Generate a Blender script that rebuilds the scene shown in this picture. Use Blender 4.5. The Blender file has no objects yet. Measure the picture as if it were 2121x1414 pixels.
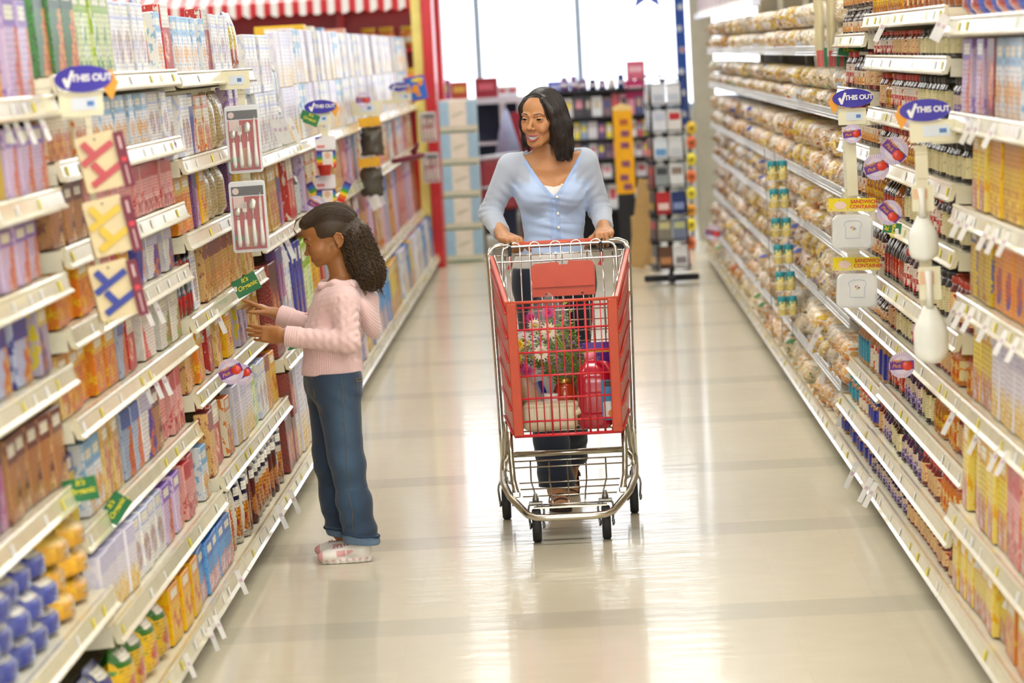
import bpy, math, random
import numpy as np
from mathutils import Vector, Matrix
S = bpy.context.scene
COL = S.collection
# ------------------------------------------------------------------ camera
YAW, PITCH, ROLL, FPX, CAMH = -0.02220933, 0.08798403, 0.05303078, 6750.0, 1.8
def cam_axes():
    cy, sy, cp, sp = math.cos(YAW), math.sin(YAW), math.cos(PITCH), math.sin(PITCH)
    f = Vector((sy*cp, cy*cp, -sp)); r0 = Vector((cy, -sy, 0)); d0 = f.cross(r0)
    c, s = math.cos(ROLL), math.sin(ROLL)
    return r0*c + d0*s, d0*c - r0*s, f
_r, _d, _f = cam_axes()
cam = bpy.data.objects.new('camera', bpy.data.cameras.new('camera')); COL.objects.link(cam)
_m = Matrix((_r, -_d, -_f)).transposed().to_4x4(); _m.translation = Vector((0, 0, CAMH)); cam.matrix_world = _m
cam.data.sensor_width = 36; cam.data.lens = FPX*36/2121; cam.data.clip_end = 200
cam.data.dof.use_dof = True; cam.data.dof.focus_distance = 12.3; cam.data.dof.aperture_fstop = 3.6
S.camera = cam
S.view_settings.view_transform = 'Standard'; S.view_settings.look = 'None'; S.view_settings.gamma = 1
S.view_settings.use_curve_mapping = False
S.view_settings.exposure = 0.27
C_ = S.cycles; C_.max_bounces = 4; C_.diffuse_bounces = 2; C_.glossy_bounces = 2; C_.transmission_bounces = 4; C_.transparent_max_bounces = 8
C_.caustics_reflective = False; C_.caustics_refractive = False; C_.use_adaptive_sampling = True; C_.adaptive_threshold = .1; C_.adaptive_min_samples = 16; C_.use_denoising = True
# ------------------------------------------------------------------ world and lights
W = bpy.data.worlds.new('World'); S.world = W; W.use_nodes = True
W.node_tree.nodes['Background'].inputs[0].default_value = (0.95, 0.97, 1.0, 1); W.node_tree.nodes['Background'].inputs[1].default_value = 0.95
def area(name, loc, sx, sy, power, col=(1, 1, 1), rot=(0, 0, 0)):
    l = bpy.data.lights.new(name, 'AREA'); l.shape = 'RECTANGLE'; l.size = sx; l.size_y = sy; l.energy = power; l.color = col
    o = bpy.data.objects.new(name, l); o.location = loc; o.rotation_euler = rot; COL.objects.link(o); return o
CEIL = 4.2
LAMP_Y = [3, 7, 11, 15, 19, 23, 27, 31]
for _y in LAMP_Y:
    for _x in (-3.6, 0.0, 3.6):
        area('ceiling_lamp_light', (_x, _y, CEIL-.13), 2.4, .5, 42, (1.0, .985, .95))
# soft fill lamp added behind the camera to brighten faces from the front
area('added_front_fill', (0.6, -3.0, 2.6), 7, 3.2, 330, (1.0, .98, .95), (math.radians(82), 0, 0))
# ------------------------------------------------------------------ helpers
rnd = random.Random(7)
def srgb(h):
    if isinstance(h, str):
        h = h.lstrip('#'); v = [int(h[i:i+2], 16)/255 for i in (0, 2, 4)]
    else: v = h
    return tuple((c/12.92 if c <= .04045 else ((c+.055)/1.055)**2.4) for c in v)
MATS = {}
def newmat(name):
    m = bpy.data.materials.new(name); m.use_nodes = True; return m, m.node_tree, m.node_tree.nodes['Principled BSDF']
def mat(name, col, rough=.5, metal=0, spec=.5, coat=0, emit=None, es=1, trans=0, ior=1.45, sss=0, alpha=1):
    if name in MATS: return MATS[name]
    m, t, b = newmat(name); c = (*srgb(col), 1)
    # a faint, fine colour variation keeps every surface procedural rather than dead flat
    if not trans and emit is None:
        n = t.nodes.new('ShaderNodeTexNoise'); n.inputs['Scale'].default_value = 14; n.inputs['Detail'].default_value = 3
        tc = t.nodes.new('ShaderNodeTexCoord'); t.links.new(tc.outputs['Object'], n.inputs['Vector'])
        mx = t.nodes.new('ShaderNodeMix'); mx.data_type = 'RGBA'; mx.blend_type = 'MULTIPLY'; mx.inputs[0].default_value = 1
        r = t.nodes.new('ShaderNodeMapRange'); r.inputs[1].default_value = .3; r.inputs[2].default_value = .7; r.inputs[3].default_value = .93; r.inputs[4].default_value = 1.03
        t.links.new(n.outputs[0], r.inputs[0]); mx.inputs[6].default_value = c; t.links.new(r.outputs[0], mx.inputs[7]); t.links.new(mx.outputs[2], b.inputs['Base Color'])
    b.inputs['Base Color'].default_value = c; b.inputs['Roughness'].default_value = rough; b.inputs['Metallic'].default_value = metal
    b.inputs['Specular IOR Level'].default_value = spec; b.inputs['Coat Weight'].default_value = coat; b.inputs['Coat Roughness'].default_value = .12
    b.inputs['Transmission Weight'].default_value = trans; b.inputs['IOR'].default_value = ior
    b.inputs['Alpha'].default_value = alpha
    if sss: b.inputs['Subsurface Weight'].default_value = sss; b.inputs['Subsurface Radius'].default_value = (.01, .004, .002); b.inputs['Subsurface Scale'].default_value = 1
    if emit: b.inputs['Emission Color'].default_value = (*srgb(emit), 1); b.inputs['Emission Strength'].default_value = es
    MATS[name] = m; return m
def attr_mat(name, rough=.5, bump=0, bscale=300, sss=0, spec=.5, coat=0, wave=None):
    """material whose base colour is the mesh's own 'Col' attribute (lips, brows, skin, print)"""
    if name in MATS: return MATS[name]
    m, t, b = newmat(name); a = t.nodes.new('ShaderNodeAttribute'); a.attribute_name = 'Col'
    t.links.new(a.outputs['Color'], b.inputs['Base Color']); b.inputs['Roughness'].default_value = rough
    b.inputs['Specular IOR Level'].default_value = spec; b.inputs['Coat Weight'].default_value = coat
    if sss: b.inputs['Subsurface Weight'].default_value = sss; b.inputs['Subsurface Radius'].default_value = (.01, .004, .002); b.inputs['Subsurface Scale'].default_value = 1
    if bump:
        tc = t.nodes.new('ShaderNodeTexCoord'); n = t.nodes.new('ShaderNodeTexNoise'); n.inputs['Scale'].default_value = bscale
        bp = t.nodes.new('ShaderNodeBump'); bp.inputs['Strength'].default_value = bump; bp.inputs['Distance'].default_value = .002
        t.links.new(tc.outputs['Object'], n.inputs['Vector']); t.links.new(n.outputs[0], bp.inputs['Height']); t.links.new(bp.outputs[0], b.inputs['Normal'])
    MATS[name] = m; return m
def link(o, parent=None):
    COL.objects.link(o)
    if parent is not None: o.parent = parent
    return o
def tag(o, label=None, cat=None, group=None, kind=None):
    if label: o['label'] = label
    if cat: o['category'] = cat
    if group: o['group'] = group
    if kind: o['kind'] = kind
    return o
def empty(name, loc=(0, 0, 0), rot=(0, 0, 0)):
    o = bpy.data.objects.new(name, None); o.empty_display_size = .05; o.location = loc; o.rotation_euler = rot; COL.objects.link(o); return o
class MB:
    """mesh builder: vertices + faces with a material slot each"""
    def __init__(s): s.v = []; s.f = []; s.m = []; s.mats = []; s.sm = []
    def mi(s, m):
        if m not in s.mats: s.mats.append(m)
        return s.mats.index(m)
    def add(s, vs, fs, m, smooth=False):
        k = len(s.v); s.v += [tuple(v) for v in vs]; i = s.mi(m)
        for f in fs: s.f.append(tuple(k+q for q in f)); s.m.append(i); s.sm.append(smooth)
        return s
    def box(s, c, d, m, rot=None, bev=0):
        x, y, z = d[0]/2, d[1]/2, d[2]/2
        if bev <= 0:
            vs = [Vector((a*x, b*y, e*z)) for e in (-1, 1) for b in (-1, 1) for a in (-1, 1)]
            fs = [(0, 2, 3, 1), (4, 5, 7, 6), (0, 1, 5, 4), (2, 6, 7, 3), (0, 4, 6, 2), (1, 3, 7, 5)]
        else:
            bev = min(bev, x*.9, y*.9, z*.9); vs = []; idx = {}
            for a in (-1, 1):
                for b in (-1, 1):
                    for e in (-1, 1):
                        for ax in range(3):
                            p = [a*(x-bev), b*(y-bev), e*(z-bev)]; p[ax] = (a, b, e)[ax]*(x, y, z)[ax]
                            idx[(a, b, e, ax)] = len(vs); vs.append(Vector(p))
            fs = []
            for ax in range(3):
                o1, o2 = [q for q in range(3) if q != ax]
                for sg in (-1, 1):
                    q = []
                    for (i1, i2) in ((-1, -1), (1, -1), (1, 1), (-1, 1)):
                        k = [0, 0, 0]; k[ax] = sg; k[o1] = i1; k[o2] = i2; q.append(idx[(*k, ax)])
                    if (sg > 0) == (ax == 1): q.reverse()
                    fs.append(tuple(q))
            for ax in range(3):      # edges parallel to ax
                o1, o2 = [q for q in range(3) if q != ax]
                for i1 in (-1, 1):
                    for i2 in (-1, 1):
                        k0 = [0, 0, 0]; k0[o1] = i1; k0[o2] = i2; k1 = list(k0); k0[ax] = -1; k1[ax] = 1
                        q = [idx[(*k0, o1)], idx[(*k1, o1)], idx[(*k1, o2)], idx[(*k0, o2)]]
                        n = (vs[q[1]]-vs[q[0]]).cross(vs[q[2]]-vs[q[1]]); cen = sum((vs[w] for w in q), Vector())/4; cen[ax] = 0
                        if n.dot(cen) < 0: q.reverse()
                        fs.append(tuple(q))
            for a in (-1, 1):
                for b in (-1, 1):
                    for e in (-1, 1):
                        q = [idx[(a, b, e, i)] for i in range(3)]
                        n = (vs[q[1]]-vs[q[0]]).cross(vs[q[2]]-vs[q[1]])
                        if n.dot(Vector((a, b, e))) < 0: q.reverse()
                        fs.append(tuple(q))
        if rot is not None: vs = [rot @ v for v in vs]
        c = Vector(c); return s.add([v+c for v in vs], fs, m)
    def tube(s, pts, r, m, n=8, closed=False, cap=True, smooth=True, sq=1.0):
        pts = [Vector(p) for p in pts]; N = len(pts); rs = r if isinstance(r, (list, tuple)) else [r]*N
        vs = []; up = None
        for i, p in enumerate(pts):
            a = pts[(i-1) % N] if (closed or i > 0) else p; b = pts[(i+1) % N] if (closed or i < N-1) else p
            t = (b-a); t = t.normalized() if t.length > 1e-9 else Vector((0, 0, 1))
            if up is None: up = Vector((0, 0, 1)) if abs(t.z) < .9 else Vector((1, 0, 0))
            x = t.cross(up)
            if x.length < 1e-6: x = t.orthogonal()
            x.normalize(); y = x.cross(t).normalized(); up = y
            for k in range(n):
                q = 2*math.pi*k/n; vs.append(p + x*math.cos(q)*rs[i] + y*math.sin(q)*rs[i]*sq)
        fs = []
        for i in range(N if closed else N-1):
            j = (i+1) % N
            for k in range(n):
                l = (k+1) % n; fs.append((i*n+k, i*n+l, j*n+l, j*n+k))
        if cap and not closed: fs.append(tuple(reversed(range(n)))); fs.append(tuple((N-1)*n+k for k in range(n)))
        return s.add(vs, [f[::-1] for f in fs], m, smooth)
    def lathe(s, prof, m, c=(0, 0, 0), n=16, smooth=True, ax='z', sx=1, sy=1, mats=None):
        """prof: (r, z) from the bottom up; mats: one material per ring band"""
        vs = []; c = Vector(c)
        for (r, z) in prof:
            for k in range(n):
                q = 2*math.pi*k/n; v = (r*math.cos(q)*sx, r*math.sin(q)*sy, z)
                if ax == 'x': v = (v[2], v[0], v[1])
                if ax == 'y': v = (v[1], v[2], v[0])
                vs.append(c+Vector(v))
        N = len(prof); base = len(s.v); s.v += [tuple(v) for v in vs]
        for i in range(N-1):
            mm = mats[i] if mats else m
            for k in range(n):
                l = (k+1) % n; s.f.append((base+i*n+k, base+i*n+l, base+(i+1)*n+l, base+(i+1)*n+k)); s.m.append(s.mi(mm)); s.sm.append(smooth)
        s.f.append(tuple(base+k for k in reversed(range(n)))); s.m.append(s.mi(mats[0] if mats else m)); s.sm.append(False)
        s.f.append(tuple(base+(N-1)*n+k for k in range(n))); s.m.append(s.mi(mats[-1] if mats else m)); s.sm.append(False)
        return s
    def sphere(s, c, r, m, n=12, rot=None):
        rx, ry, rz = r if isinstance(r, (tuple, list)) else (r, r, r); vs = []; fs = []; h = n//2; c = Vector(c)
        for i in range(h+1):
            a = math.pi*i/h
            for k in range(n):
                q = 2*math.pi*k/n; v = Vector((rx*math.sin(a)*math.cos(q), ry*math.sin(a)*math.sin(q), -rz*math.cos(a)))
                vs.append((rot @ v if rot is not None else v)+c)
        for i in range(h):
            for k in range(n): l = (k+1) % n; fs.append((i*n+k, i*n+l, (i+1)*n+l, (i+1)*n+k))
        return s.add(vs, fs, m, True)
    def prism(s, outline, z0, z1, m, M=None, smooth=False):
        """outline (x, y) extruded z0..z1; M places it"""
        n = len(outline); vs = [Vector((x, y, z0)) for x, y in outline]+[Vector((x, y, z1)) for x, y in outline]
        if M is not None: vs = [M @ v for v in vs]
        fs = [tuple(reversed(range(n))), tuple(range(n, 2*n))]+[(i, (i+1) % n, n+(i+1) % n, n+i) for i in range(n)]
        return s.add(vs, fs, m, smooth)
    def mesh(s, name):
        me = bpy.data.meshes.new(name); me.from_pydata(s.v, [], s.f)
        for m in s.mats: me.materials.append(m)
        me.polygons.foreach_set('material_index', s.m); me.polygons.foreach_set('use_smooth', s.sm); me.update(); return me
    def build(s, name, parent=None, loc=None, rot=None):
        o = bpy.data.objects.new(name, s.mesh(name)); link(o, parent)
        if loc is not None: o.location = loc
        if rot is not None: o.rotation_euler = rot
        return o
def ell(rx, ry, n=32, cx=0, cy=0): return [(cx+rx*math.cos(2*math.pi*k/n), cy+ry*math.sin(2*math.pi*k/n)) for k in range(n)]
def rrect(w, h, r, n=5, cx=0, cy=0):
    o = []
    for (sx, sy, a0) in ((1, 1, 0), (-1, 1, 90), (-1, -1, 180), (1, -1, 270)):
        for k in range(n+1):
            a = math.radians(a0+90*k/n); o.append((cx+sx*(w/2-r)+r*math.cos(a), cy+sy*(h/2-r)+r*math.sin(a)))
    return o
def arc(c, r, a0, a1, n, f):   # points on an arc through f(cos, sin)
    return [f(c, r*math.cos(math.radians(a0+(a1-a0)*k/n)), r*math.sin(math.radians(a0+(a1-a0)*k/n))) for k in range(n+1)]
def text(name, body, size, m, parent, M, extr=.0006, bold=0.0, shear=0, align='CENTER', space=1):
    cu = bpy.data.curves.new(name, 'FONT'); cu.body = body; cu.size = size; cu.extrude = extr; cu.offset = bold; cu.shear = shear
    cu.align_x = align; cu.align_y = 'CENTER'; cu.materials.append(m); cu.space_character = space; cu.resolution_u = 3
    o = bpy.data.objects.new(name+'_curve', cu); COL.objects.link(o); dg = bpy.context.evaluated_depsgraph_get(); me = bpy.data.meshes.new_from_object(o.evaluated_get(dg)); bpy.data.objects.remove(o); me.name = name
    o = bpy.data.objects.new(name, me); link(o, parent); o.matrix_local = M; return o
# frame whose local x runs along the picture's right, y up and z to the viewer
FACE = Matrix(((1, 0, 0, 0), (0, 0, -1, 0), (0, 1, 0, 0), (0, 0, 0, 1)))
def face(loc, yaw=0, tilt=0, lean=0):
    """upright sheet at loc facing -Y; yaw turns about z, tilt turns in its own plane"""
    return Matrix.Translation(loc) @ Matrix.Rotation(yaw, 4, 'Z') @ Matrix.Rotation(lean, 4, 'X') @ FACE @ Matrix.Rotation(tilt, 4, 'Z')
# ------------------------------------------------------------------ the shop: floor, walls, ceiling, windows
def floor_mat():
    m, t, b = newmat('vinyl_tile_floor'); N = t.nodes; L = t.links
    tc = N.new('ShaderNodeTexCoord'); sp = N.new('ShaderNodeSeparateXYZ'); L.new(tc.outputs['Object'], sp.inputs[0])
    def mth(op, a, b_=None, c=None):
        n = N.new('ShaderNodeMath'); n.operation = op
        for i, v in enumerate((a, b_, c)):
            if v is None: continue
            if isinstance(v, (int, float)): n.inputs[i].default_value = v
            else: L.new(v, n.inputs[i])
        return n.outputs[0]
    T = .297
    # dark rows, one tile wide, every sixth tile
    ph = mth('FLOORED_MODULO', mth('SUBTRACT', sp.outputs["Y"], 10.10), 1.782)
    band = mth('LESS_THAN', ph, T)
    ty = mth('FLOOR', mth('DIVIDE', sp.outputs['Y'], T)); tx = mth('FLOOR', mth('DIVIDE', sp.outputs['X'], T))
    cb = N.new('ShaderNodeCombineXYZ'); L.new(tx, cb.inputs[0]); L.new(ty, cb.inputs[1])
    wn = N.new('ShaderNodeTexWhiteNoise'); L.new(cb.outputs[0], wn.inputs['Vector'])
    no = N.new('ShaderNodeTexNoise'); no.inputs['Scale'].default_value = 9; no.inputs['Detail'].default_value = 6; L.new(tc.outputs['Object'], no.inputs['Vector'])
    sp2 = N.new('ShaderNodeTexNoise'); sp2.inputs['Scale'].default_value = 160; L.new(tc.outputs['Object'], sp2.inputs['Vector'])
    c1 = N.new('ShaderNodeMix'); c1.data_type = 'RGBA'; L.new(band, c1.inputs[0]); c1.inputs[6].default_value = (*srgb('#e4dabf'), 1); c1.inputs[7].default_value = (*srgb('#d3cbb2'), 1)
    v = mth('ADD', mth('MULTIPLY', wn.outputs[0], .05), mth('ADD', mth('MULTIPLY', no.outputs[0], .12), mth('ADD', mth('MULTIPLY', sp2.outputs[0], .06), .87)))
    # thin joints
    jx = mth('LESS_THAN', mth('FLOORED_MODULO', sp.outputs['X'], T), .003); jy = mth('LESS_THAN', mth('FLOORED_MODULO', mth('SUBTRACT', sp.outputs["Y"], 10.10), T), .003)
    v = mth('MULTIPLY', v, mth('SUBTRACT', 1, mth('MULTIPLY', mth('MAXIMUM', jx, jy), .05)))
    c2 = N.new('ShaderNodeMix'); c2.data_type = 'RGBA'; c2.blend_type = 'MULTIPLY'; c2.inputs[0].default_value = 1; L.new(c1.outputs[2], c2.inputs[6]); L.new(v, c2.inputs[7]); L.new(c2.outputs[2], b.inputs['Base Color'])
    b.inputs['Roughness'].default_value = .3; b.inputs['Specular IOR Level'].default_value = .35; b.inputs['Coat Weight'].default_value = .45; b.inputs['Coat Roughness'].default_value = .08
    mp = N.new('ShaderNodeMapping'); mp.inputs['Scale'].default_value = (1.4, 6, 1); L.new(tc.outputs['Object'], mp.inputs[0])
    bn = N.new('ShaderNodeTexNoise'); bn.inputs['Scale'].default_value = 2.2; bn.inputs['Detail'].default_value = 3; L.new(mp.outputs[0], bn.inputs['Vector'])
    bp = N.new('ShaderNodeBump'); bp.inputs['Strength'].default_value = .35; bp.inputs['Distance'].default_value = .004; L.new(bn.outputs[0], bp.inputs['Height'])
    L.new(bp.outputs[0], b.inputs['Normal']); L.new(bp.outputs[0], b.inputs['Coat Normal'])
    return m
def plane(name, pts, m, kind='structure'):
    o = MB().add(pts, [tuple(range(len(pts)))], m).build(name); return tag(o, kind=kind)
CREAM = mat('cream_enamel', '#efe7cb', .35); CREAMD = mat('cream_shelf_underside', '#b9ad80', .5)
WALLW = mat('wall_paint', '#e9e9e4', .7); CEILW = mat('ceiling_board', '#ecebe6', .9)
WHITE = mat('white_plastic', '#f3f3ef', .35, coat=.2); BLACK = mat('black_plastic', '#1a1a1c', .4)
MB().box((0, 15.5, -.05), (18, 41, .1), floor_mat()).build('floor')['kind'] = 'structure'
MB().box((0, 17.5, CEIL+.05), (18, 37, .1), CEILW).build('ceiling')['kind'] = 'structure'
MB().box((-9.05, 15.5, 2.1), (.1, 41, 4.4), WALLW).build('wall_left')['kind'] = 'structure'
MB().box((9.05, 15.5, 2.1), (.1, 41, 4.4), WALLW).build('wall_right')['kind'] = 'structure'
w = MB(); w.box((0, 36.05, .55), (18, .16, 1.1), WALLW); w.box((0, 36.05, 4.0), (18, .16, .5), WALLW)
w.box((-6.9, 36.05, 2.4), (4.2, .16, 2.8), WALLW); w.box((6.9, 36.05, 2.4), (4.2, .16, 2.8), WALLW)
w.build('wall_far')['kind'] = 'structure'
ALU = mat('window_aluminium', '#bcd0ea', .35, metal=.2); GLASS = mat('window_glass', '#ffffff', 0.02, trans=1, ior=1.01)
MULL = [-4.8, -3.2, -2.1, -1.0, .11, 1.22, 2.4, 3.6, 4.8]
for i in range(len(MULL)-1):
    a, b_ = MULL[i], MULL[i+1]; e = empty('window_%d' % (i+1), ((a+b_)/2, 36.0, 1.1)); tag(e, kind='structure')
    f = MB(); hw = (b_-a)/2
    for sx in (-1, 1): f.box((sx*(hw-.018), 0, 1.35), (.036, .07, 2.7), ALU)
    f.box((0, 0, .03), (2*hw, .1, .06), ALU); f.box((0, 0, 2.67), (2*hw, .07, .06), ALU); f.build('window_frame', e)
    MB().box((0, .0, 1.35), (2*hw-.07, .008, 2.6), GLASS).build('window_pane', e)
SKY = mat('bright_sky', '#f4f8ff', .9, emit='#f2f7ff', es=1.9)
tag(MB().add([(-14, 41, -2), (14, 41, -2), (14, 41, 8), (-14, 41, 8)], [(0, 1, 2, 3)], SKY).build('outdoor_sky'), kind='structure')
LAMPW = mat('lamp_diffuser', '#ffffff', .4, emit='#fffdf6', es=3.0)
_first = None
for _y in LAMP_Y:
    for _x in (-3.6, 0.0, 3.6):
        e = empty('ceiling_light', (_x, _y, CEIL)); tag(e, 'long white fluorescent ceiling light above the shop', 'ceiling light', 'ceiling lights in rows')
        if _first is None:
            a = MB().box((0, 0, -.03), (2.6, .62, .06), WHITE).build('housing', e); b_ = MB().box((0, 0, -.07), (2.5, .52, .02), LAMPW).build('diffuser', e); _first = (a, b_)
        else:
            for q in _first: c = q.copy(); link(c, e)
# ------------------------------------------------------------------ printed packaging
PM = {}
def print_mat(key, base, band, a1, a2, ink='#2a2a60', rough=.3, seed=0, style=0):
    """carton print: a top band with a pale name patch, a picture area, small print, all fixed to the pack"""
    if key in PM: return PM[key]
    m, t, b = newmat('print_'+key); N = t.nodes; L = t.links
    tc = N.new('ShaderNodeTexCoord'); oi = N.new('ShaderNodeObjectInfo')
    sp = N.new('ShaderNodeSeparateXYZ'); L.new(tc.outputs['Generated'], sp.inputs[0]); U, V = sp.outputs['Y'], sp.outputs['Z']
    def mth(op, a, b_=None):
        n = N.new('ShaderNodeMath'); n.operation = op
        for i, v in enumerate((a, b_)):
            if v is None: continue
            if isinstance(v, (int, float)): n.inputs[i].default_value = v
            else: L.new(v, n.inputs[i])
        return n.outputs[0]
    def mix(f, a, c):
        n = N.new('ShaderNodeMix'); n.data_type = 'RGBA'; L.new(f, n.inputs[0])
        for i, v in ((6, a), (7, c)):
            if isinstance(v, str): n.inputs[i].default_value = (*srgb(v), 1)
            else: L.new(v, n.inputs[i])
        return n.outputs[2]
    r = random.Random(seed*77+len(key))
    bt = r.uniform(.64, .78); cx, cy = r.uniform(.35, .65), r.uniform(.28, .4)
    mp = N.new('ShaderNodeMapping'); mp.inputs['Location'].default_value = (seed*3.1, seed*1.7, seed*.9); mp.inputs['Scale'].default_value = (2, 3, 5); L.new(tc.outputs['Generated'], mp.inputs[0])
    n1 = N.new('ShaderNodeTexNoise'); n1.inputs['Scale'].default_value = 1.1; n1.inputs['Detail'].default_value = 4; n1.inputs['Roughness'].default_value = .65; L.new(mp.outputs[0], n1.inputs['Vector'])
    col = mix(mth('GREATER_THAN', V, bt), base, band)
    # picture: an oval, a slanting wedge or an uneven lower block, by design
    lay = r.choice('oval wedge block wedge2'.split()); n1c = mth('MULTIPLY', mth('SUBTRACT', n1.outputs[0], .5), 1.6)
    if lay == 'oval':
        du = mth('DIVIDE', mth('SUBTRACT', U, cx), r.uniform(.3, .5)); dv = mth('DIVIDE', mth('SUBTRACT', V, cy), r.uniform(.2, .34)); d = mth('ADD', mth('ADD', mth('MULTIPLY', du, du), mth('MULTIPLY', dv, dv)), n1c)
    elif lay == 'block': d = mth('ADD', mth('MULTIPLY', V, r.uniform(2.0, 2.8)), n1c)
    else: d = mth('ADD', mth('ADD', mth('MULTIPLY', U, (1 if lay == 'wedge' else -1)*r.uniform(1.2, 2.2)), (0 if lay == 'wedge' else 1.6)), mth('ADD', mth('MULTIPLY', V, r.uniform(.6, 1.4)), n1c))
    d = mth('ADD', d, mth('MULTIPLY', mth('GREATER_THAN', V, bt), 3))
    f = N.new('ShaderNodeMapRange'); L.new(n1.outputs[0], f.inputs[0]); f.inputs[1].default_value = .4; f.inputs[2].default_value = .6
    pic = mix(f.outputs[0], a1, a2)
    vo = N.new('ShaderNodeTexVoronoi'); vo.inputs['Scale'].default_value = 5; L.new(mp.outputs[0], vo.inputs['Vector'])
    pic = mix(mth('LESS_THAN', vo.outputs['Distance'], .28), pic, a2)
    col = mix(mth('LESS_THAN', d, 1.0), col, pic)
    # name patch in the band with ink marks, small print below
    du = mth('DIVIDE', mth('SUBTRACT', U, .5), .4); dv = mth('DIVIDE', mth('SUBTRACT', V, (1+bt)/2), .09)
    if r.random() < .6: col = mix(mth('LESS_THAN', mth('MAXIMUM', mth('ABSOLUTE', du), mth('ABSOLUTE', dv)), .8), col, '#f6f3e8' if style != 1 else a2)
    mp2 = N.new('ShaderNodeMapping'); mp2.inputs['Scale'].default_value = (22, 26, 60); mp2.inputs['Location'].default_value = (seed, seed*2, 0); L.new(tc.outputs['Generated'], mp2.inputs[0])
    n2 = N.new('ShaderNodeTexNoise'); n2.inputs['Scale'].default_value = 1; n2.inputs['Detail'].default_value = 2; L.new(mp2.outputs[0], n2.inputs['Vector'])
    rows = mth('LESS_THAN', mth('FLOORED_MODULO', mth('MULTIPLY', V, 16), 1), .5)
    inkm = mth('MULTIPLY', mth('GREATER_THAN', n2.outputs[0], .54), rows)
    col = mix(mth('MULTIPLY', inkm, .6), col, ink)
    # the narrow sides carry the band colour and fine print
    ns = N.new('ShaderNodeSeparateXYZ'); L.new(tc.outputs['Normal'], ns.inputs[0])
    side = mth('GREATER_THAN', mth('ABSOLUTE', ns.outputs['Y']), .6)
    scol = mix(mth('MULTIPLY', mth('GREATER_THAN', n2.outputs[0], .5), .35), mix(mth('GREATER_THAN', n1.outputs[0], .55), base, band), '#fbf8f0')
    col = mix(side, col, scol)
    hs = N.new('ShaderNodeHueSaturation'); L.new(col, hs.inputs['Color'])
    mr = N.new('ShaderNodeMapRange'); L.new(oi.outputs['Random'], mr.inputs[0]); mr.inputs[3].default_value = .9; mr.inputs[4].default_value = 1.08; L.new(mr.outputs[0], hs.inputs['Value']); hs.inputs['Saturation'].default_value = 1.5
    gm_ = N.new('ShaderNodeGamma'); gm_.inputs[1].default_value = 1.55; L.new(hs.outputs[0], gm_.inputs[0]); L.new(gm_.outputs[0], b.inputs['Base Color'])
    b.inputs['Roughness'].default_value = rough+.05; b.inputs['Specular IOR Level'].default_value = .4; b.inputs['Coat Weight'].default_value = .12; b.inputs['Coat Roughness'].default_value = .15
    if style >= 2:   # crinkled film
        b.inputs['Coat Weight'].default_value = .9; b.inputs['Coat Roughness'].default_value = .08
        n3 = N.new('ShaderNodeTexNoise'); n3.inputs['Scale'].default_value = 7; n3.inputs['Detail'].default_value = 2; n3.inputs['Distortion'].default_value = 1.5; L.new(tc.outputs['Generated'], n3.inputs['Vector'])
        bp = N.new('ShaderNodeBump'); bp.inputs['Strength'].default_value = .55; bp.inputs['Distance'].default_value = .012; L.new(n3.outputs[0], bp.inputs['Height']); L.new(bp.outputs[0], b.inputs['Normal']); L.new(bp.outputs[0], b.inputs['Coat Normal'])
    PM[key] = m; return m
# ---- pack shapes: front face at x=0 looking +x, width along y, standing on z=0
def sh_box(m, w, h, d): return [('', MB().box((-d/2, 0, h/2), (d, w, h), m, bev=.003).mesh('carton'))]
def sh_bag(m, w, h, d):
    b = MB(); nu, nv = 8, 9; vs = []
    for side in (1, -1):
        for j in range(nv):
            v = j/(nv-1)
            for i in range(nu):
                u = i/(nu-1); e = (math.sin(math.pi*u)**.45)*(min(1, v/.12+.25)*min(1, (1-v)/.3))**.7 if 0 < u < 1 else 0
                pin = 1-.12*max(0, v-.7)/.3
                vs.append((-d/2+side*d/2*e, (u-.5)*w*pin, v*h))
    fs = []
    for s_ in (0, 1):
        o = s_*nu*nv
        for j in range(nv-1):
            for i in range(nu-1):
                q = (o+j*nu+i, o+j*nu+i+1, o+(j+1)*nu+i+1, o+(j+1)*nu+i); fs.append(q if s_ == 0 else q[::-1])
    b.add(vs, fs, m, True); return [('', b.mesh('bag'))]
def lid_mesh(r, h, z, m, c): return MB().lathe([(r*.97, z), (r, z+.004), (r, z+h-.003), (r*.94, z+h)], m, c=c, n=14).mesh('lid')
def sh_jar(m, w, h, d, lid=None, neck=.82, body=None):
    r = w/2; c = (-r, 0, 0); body = body or m
    p = [(r*.9, 0), (r, .006), (r, h*.12), (r*1.005, h*.13), (r*1.005, h*.66), (r, h*.67), (r*.98, h*.72), (r*neck, h*.8), (r*neck, h*.86)]
    ms = [body, body, body, m, body, body, body, body]
    return [('', MB().lathe(p, m, c=c, n=16, mats=ms).mesh('jar')), ('lid', lid_mesh(r*(neck+.05), h*.16, h*.84, lid, c))]
def sh_bottle(m, w, h, d, lid=None, neck=.36, body=None):
    r = w/2; c = (-r, 0, 0); body = body or m
    p = [(r*.92, 0), (r, .006), (r, h*.1), (r*1.005, h*.11), (r*1.005, h*.48), (r, h*.5), (r*.96, h*.58), (r*.62, h*.72), (r*neck, h*.82), (r*neck, h*.92)]
    return [('', MB().lathe(p, m, c=c, n=14, mats=[body, body, body, m, body, body, body, body, body]).mesh('bottle')), ('cap', lid_mesh(r*(neck+.08), h*.1, h*.9, lid, c))]
def sh_can(m, w, h, d, lid=None, neck=1, body=None):
    r = w/2; c = (-r, 0, 0)
    return [('', MB().lathe([(r, 0), (r, h*.97)], m, c=c, n=20).mesh('canister')), ('lid', lid_mesh(r*1.03, h*.06, h*.95, lid, c))]
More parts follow.
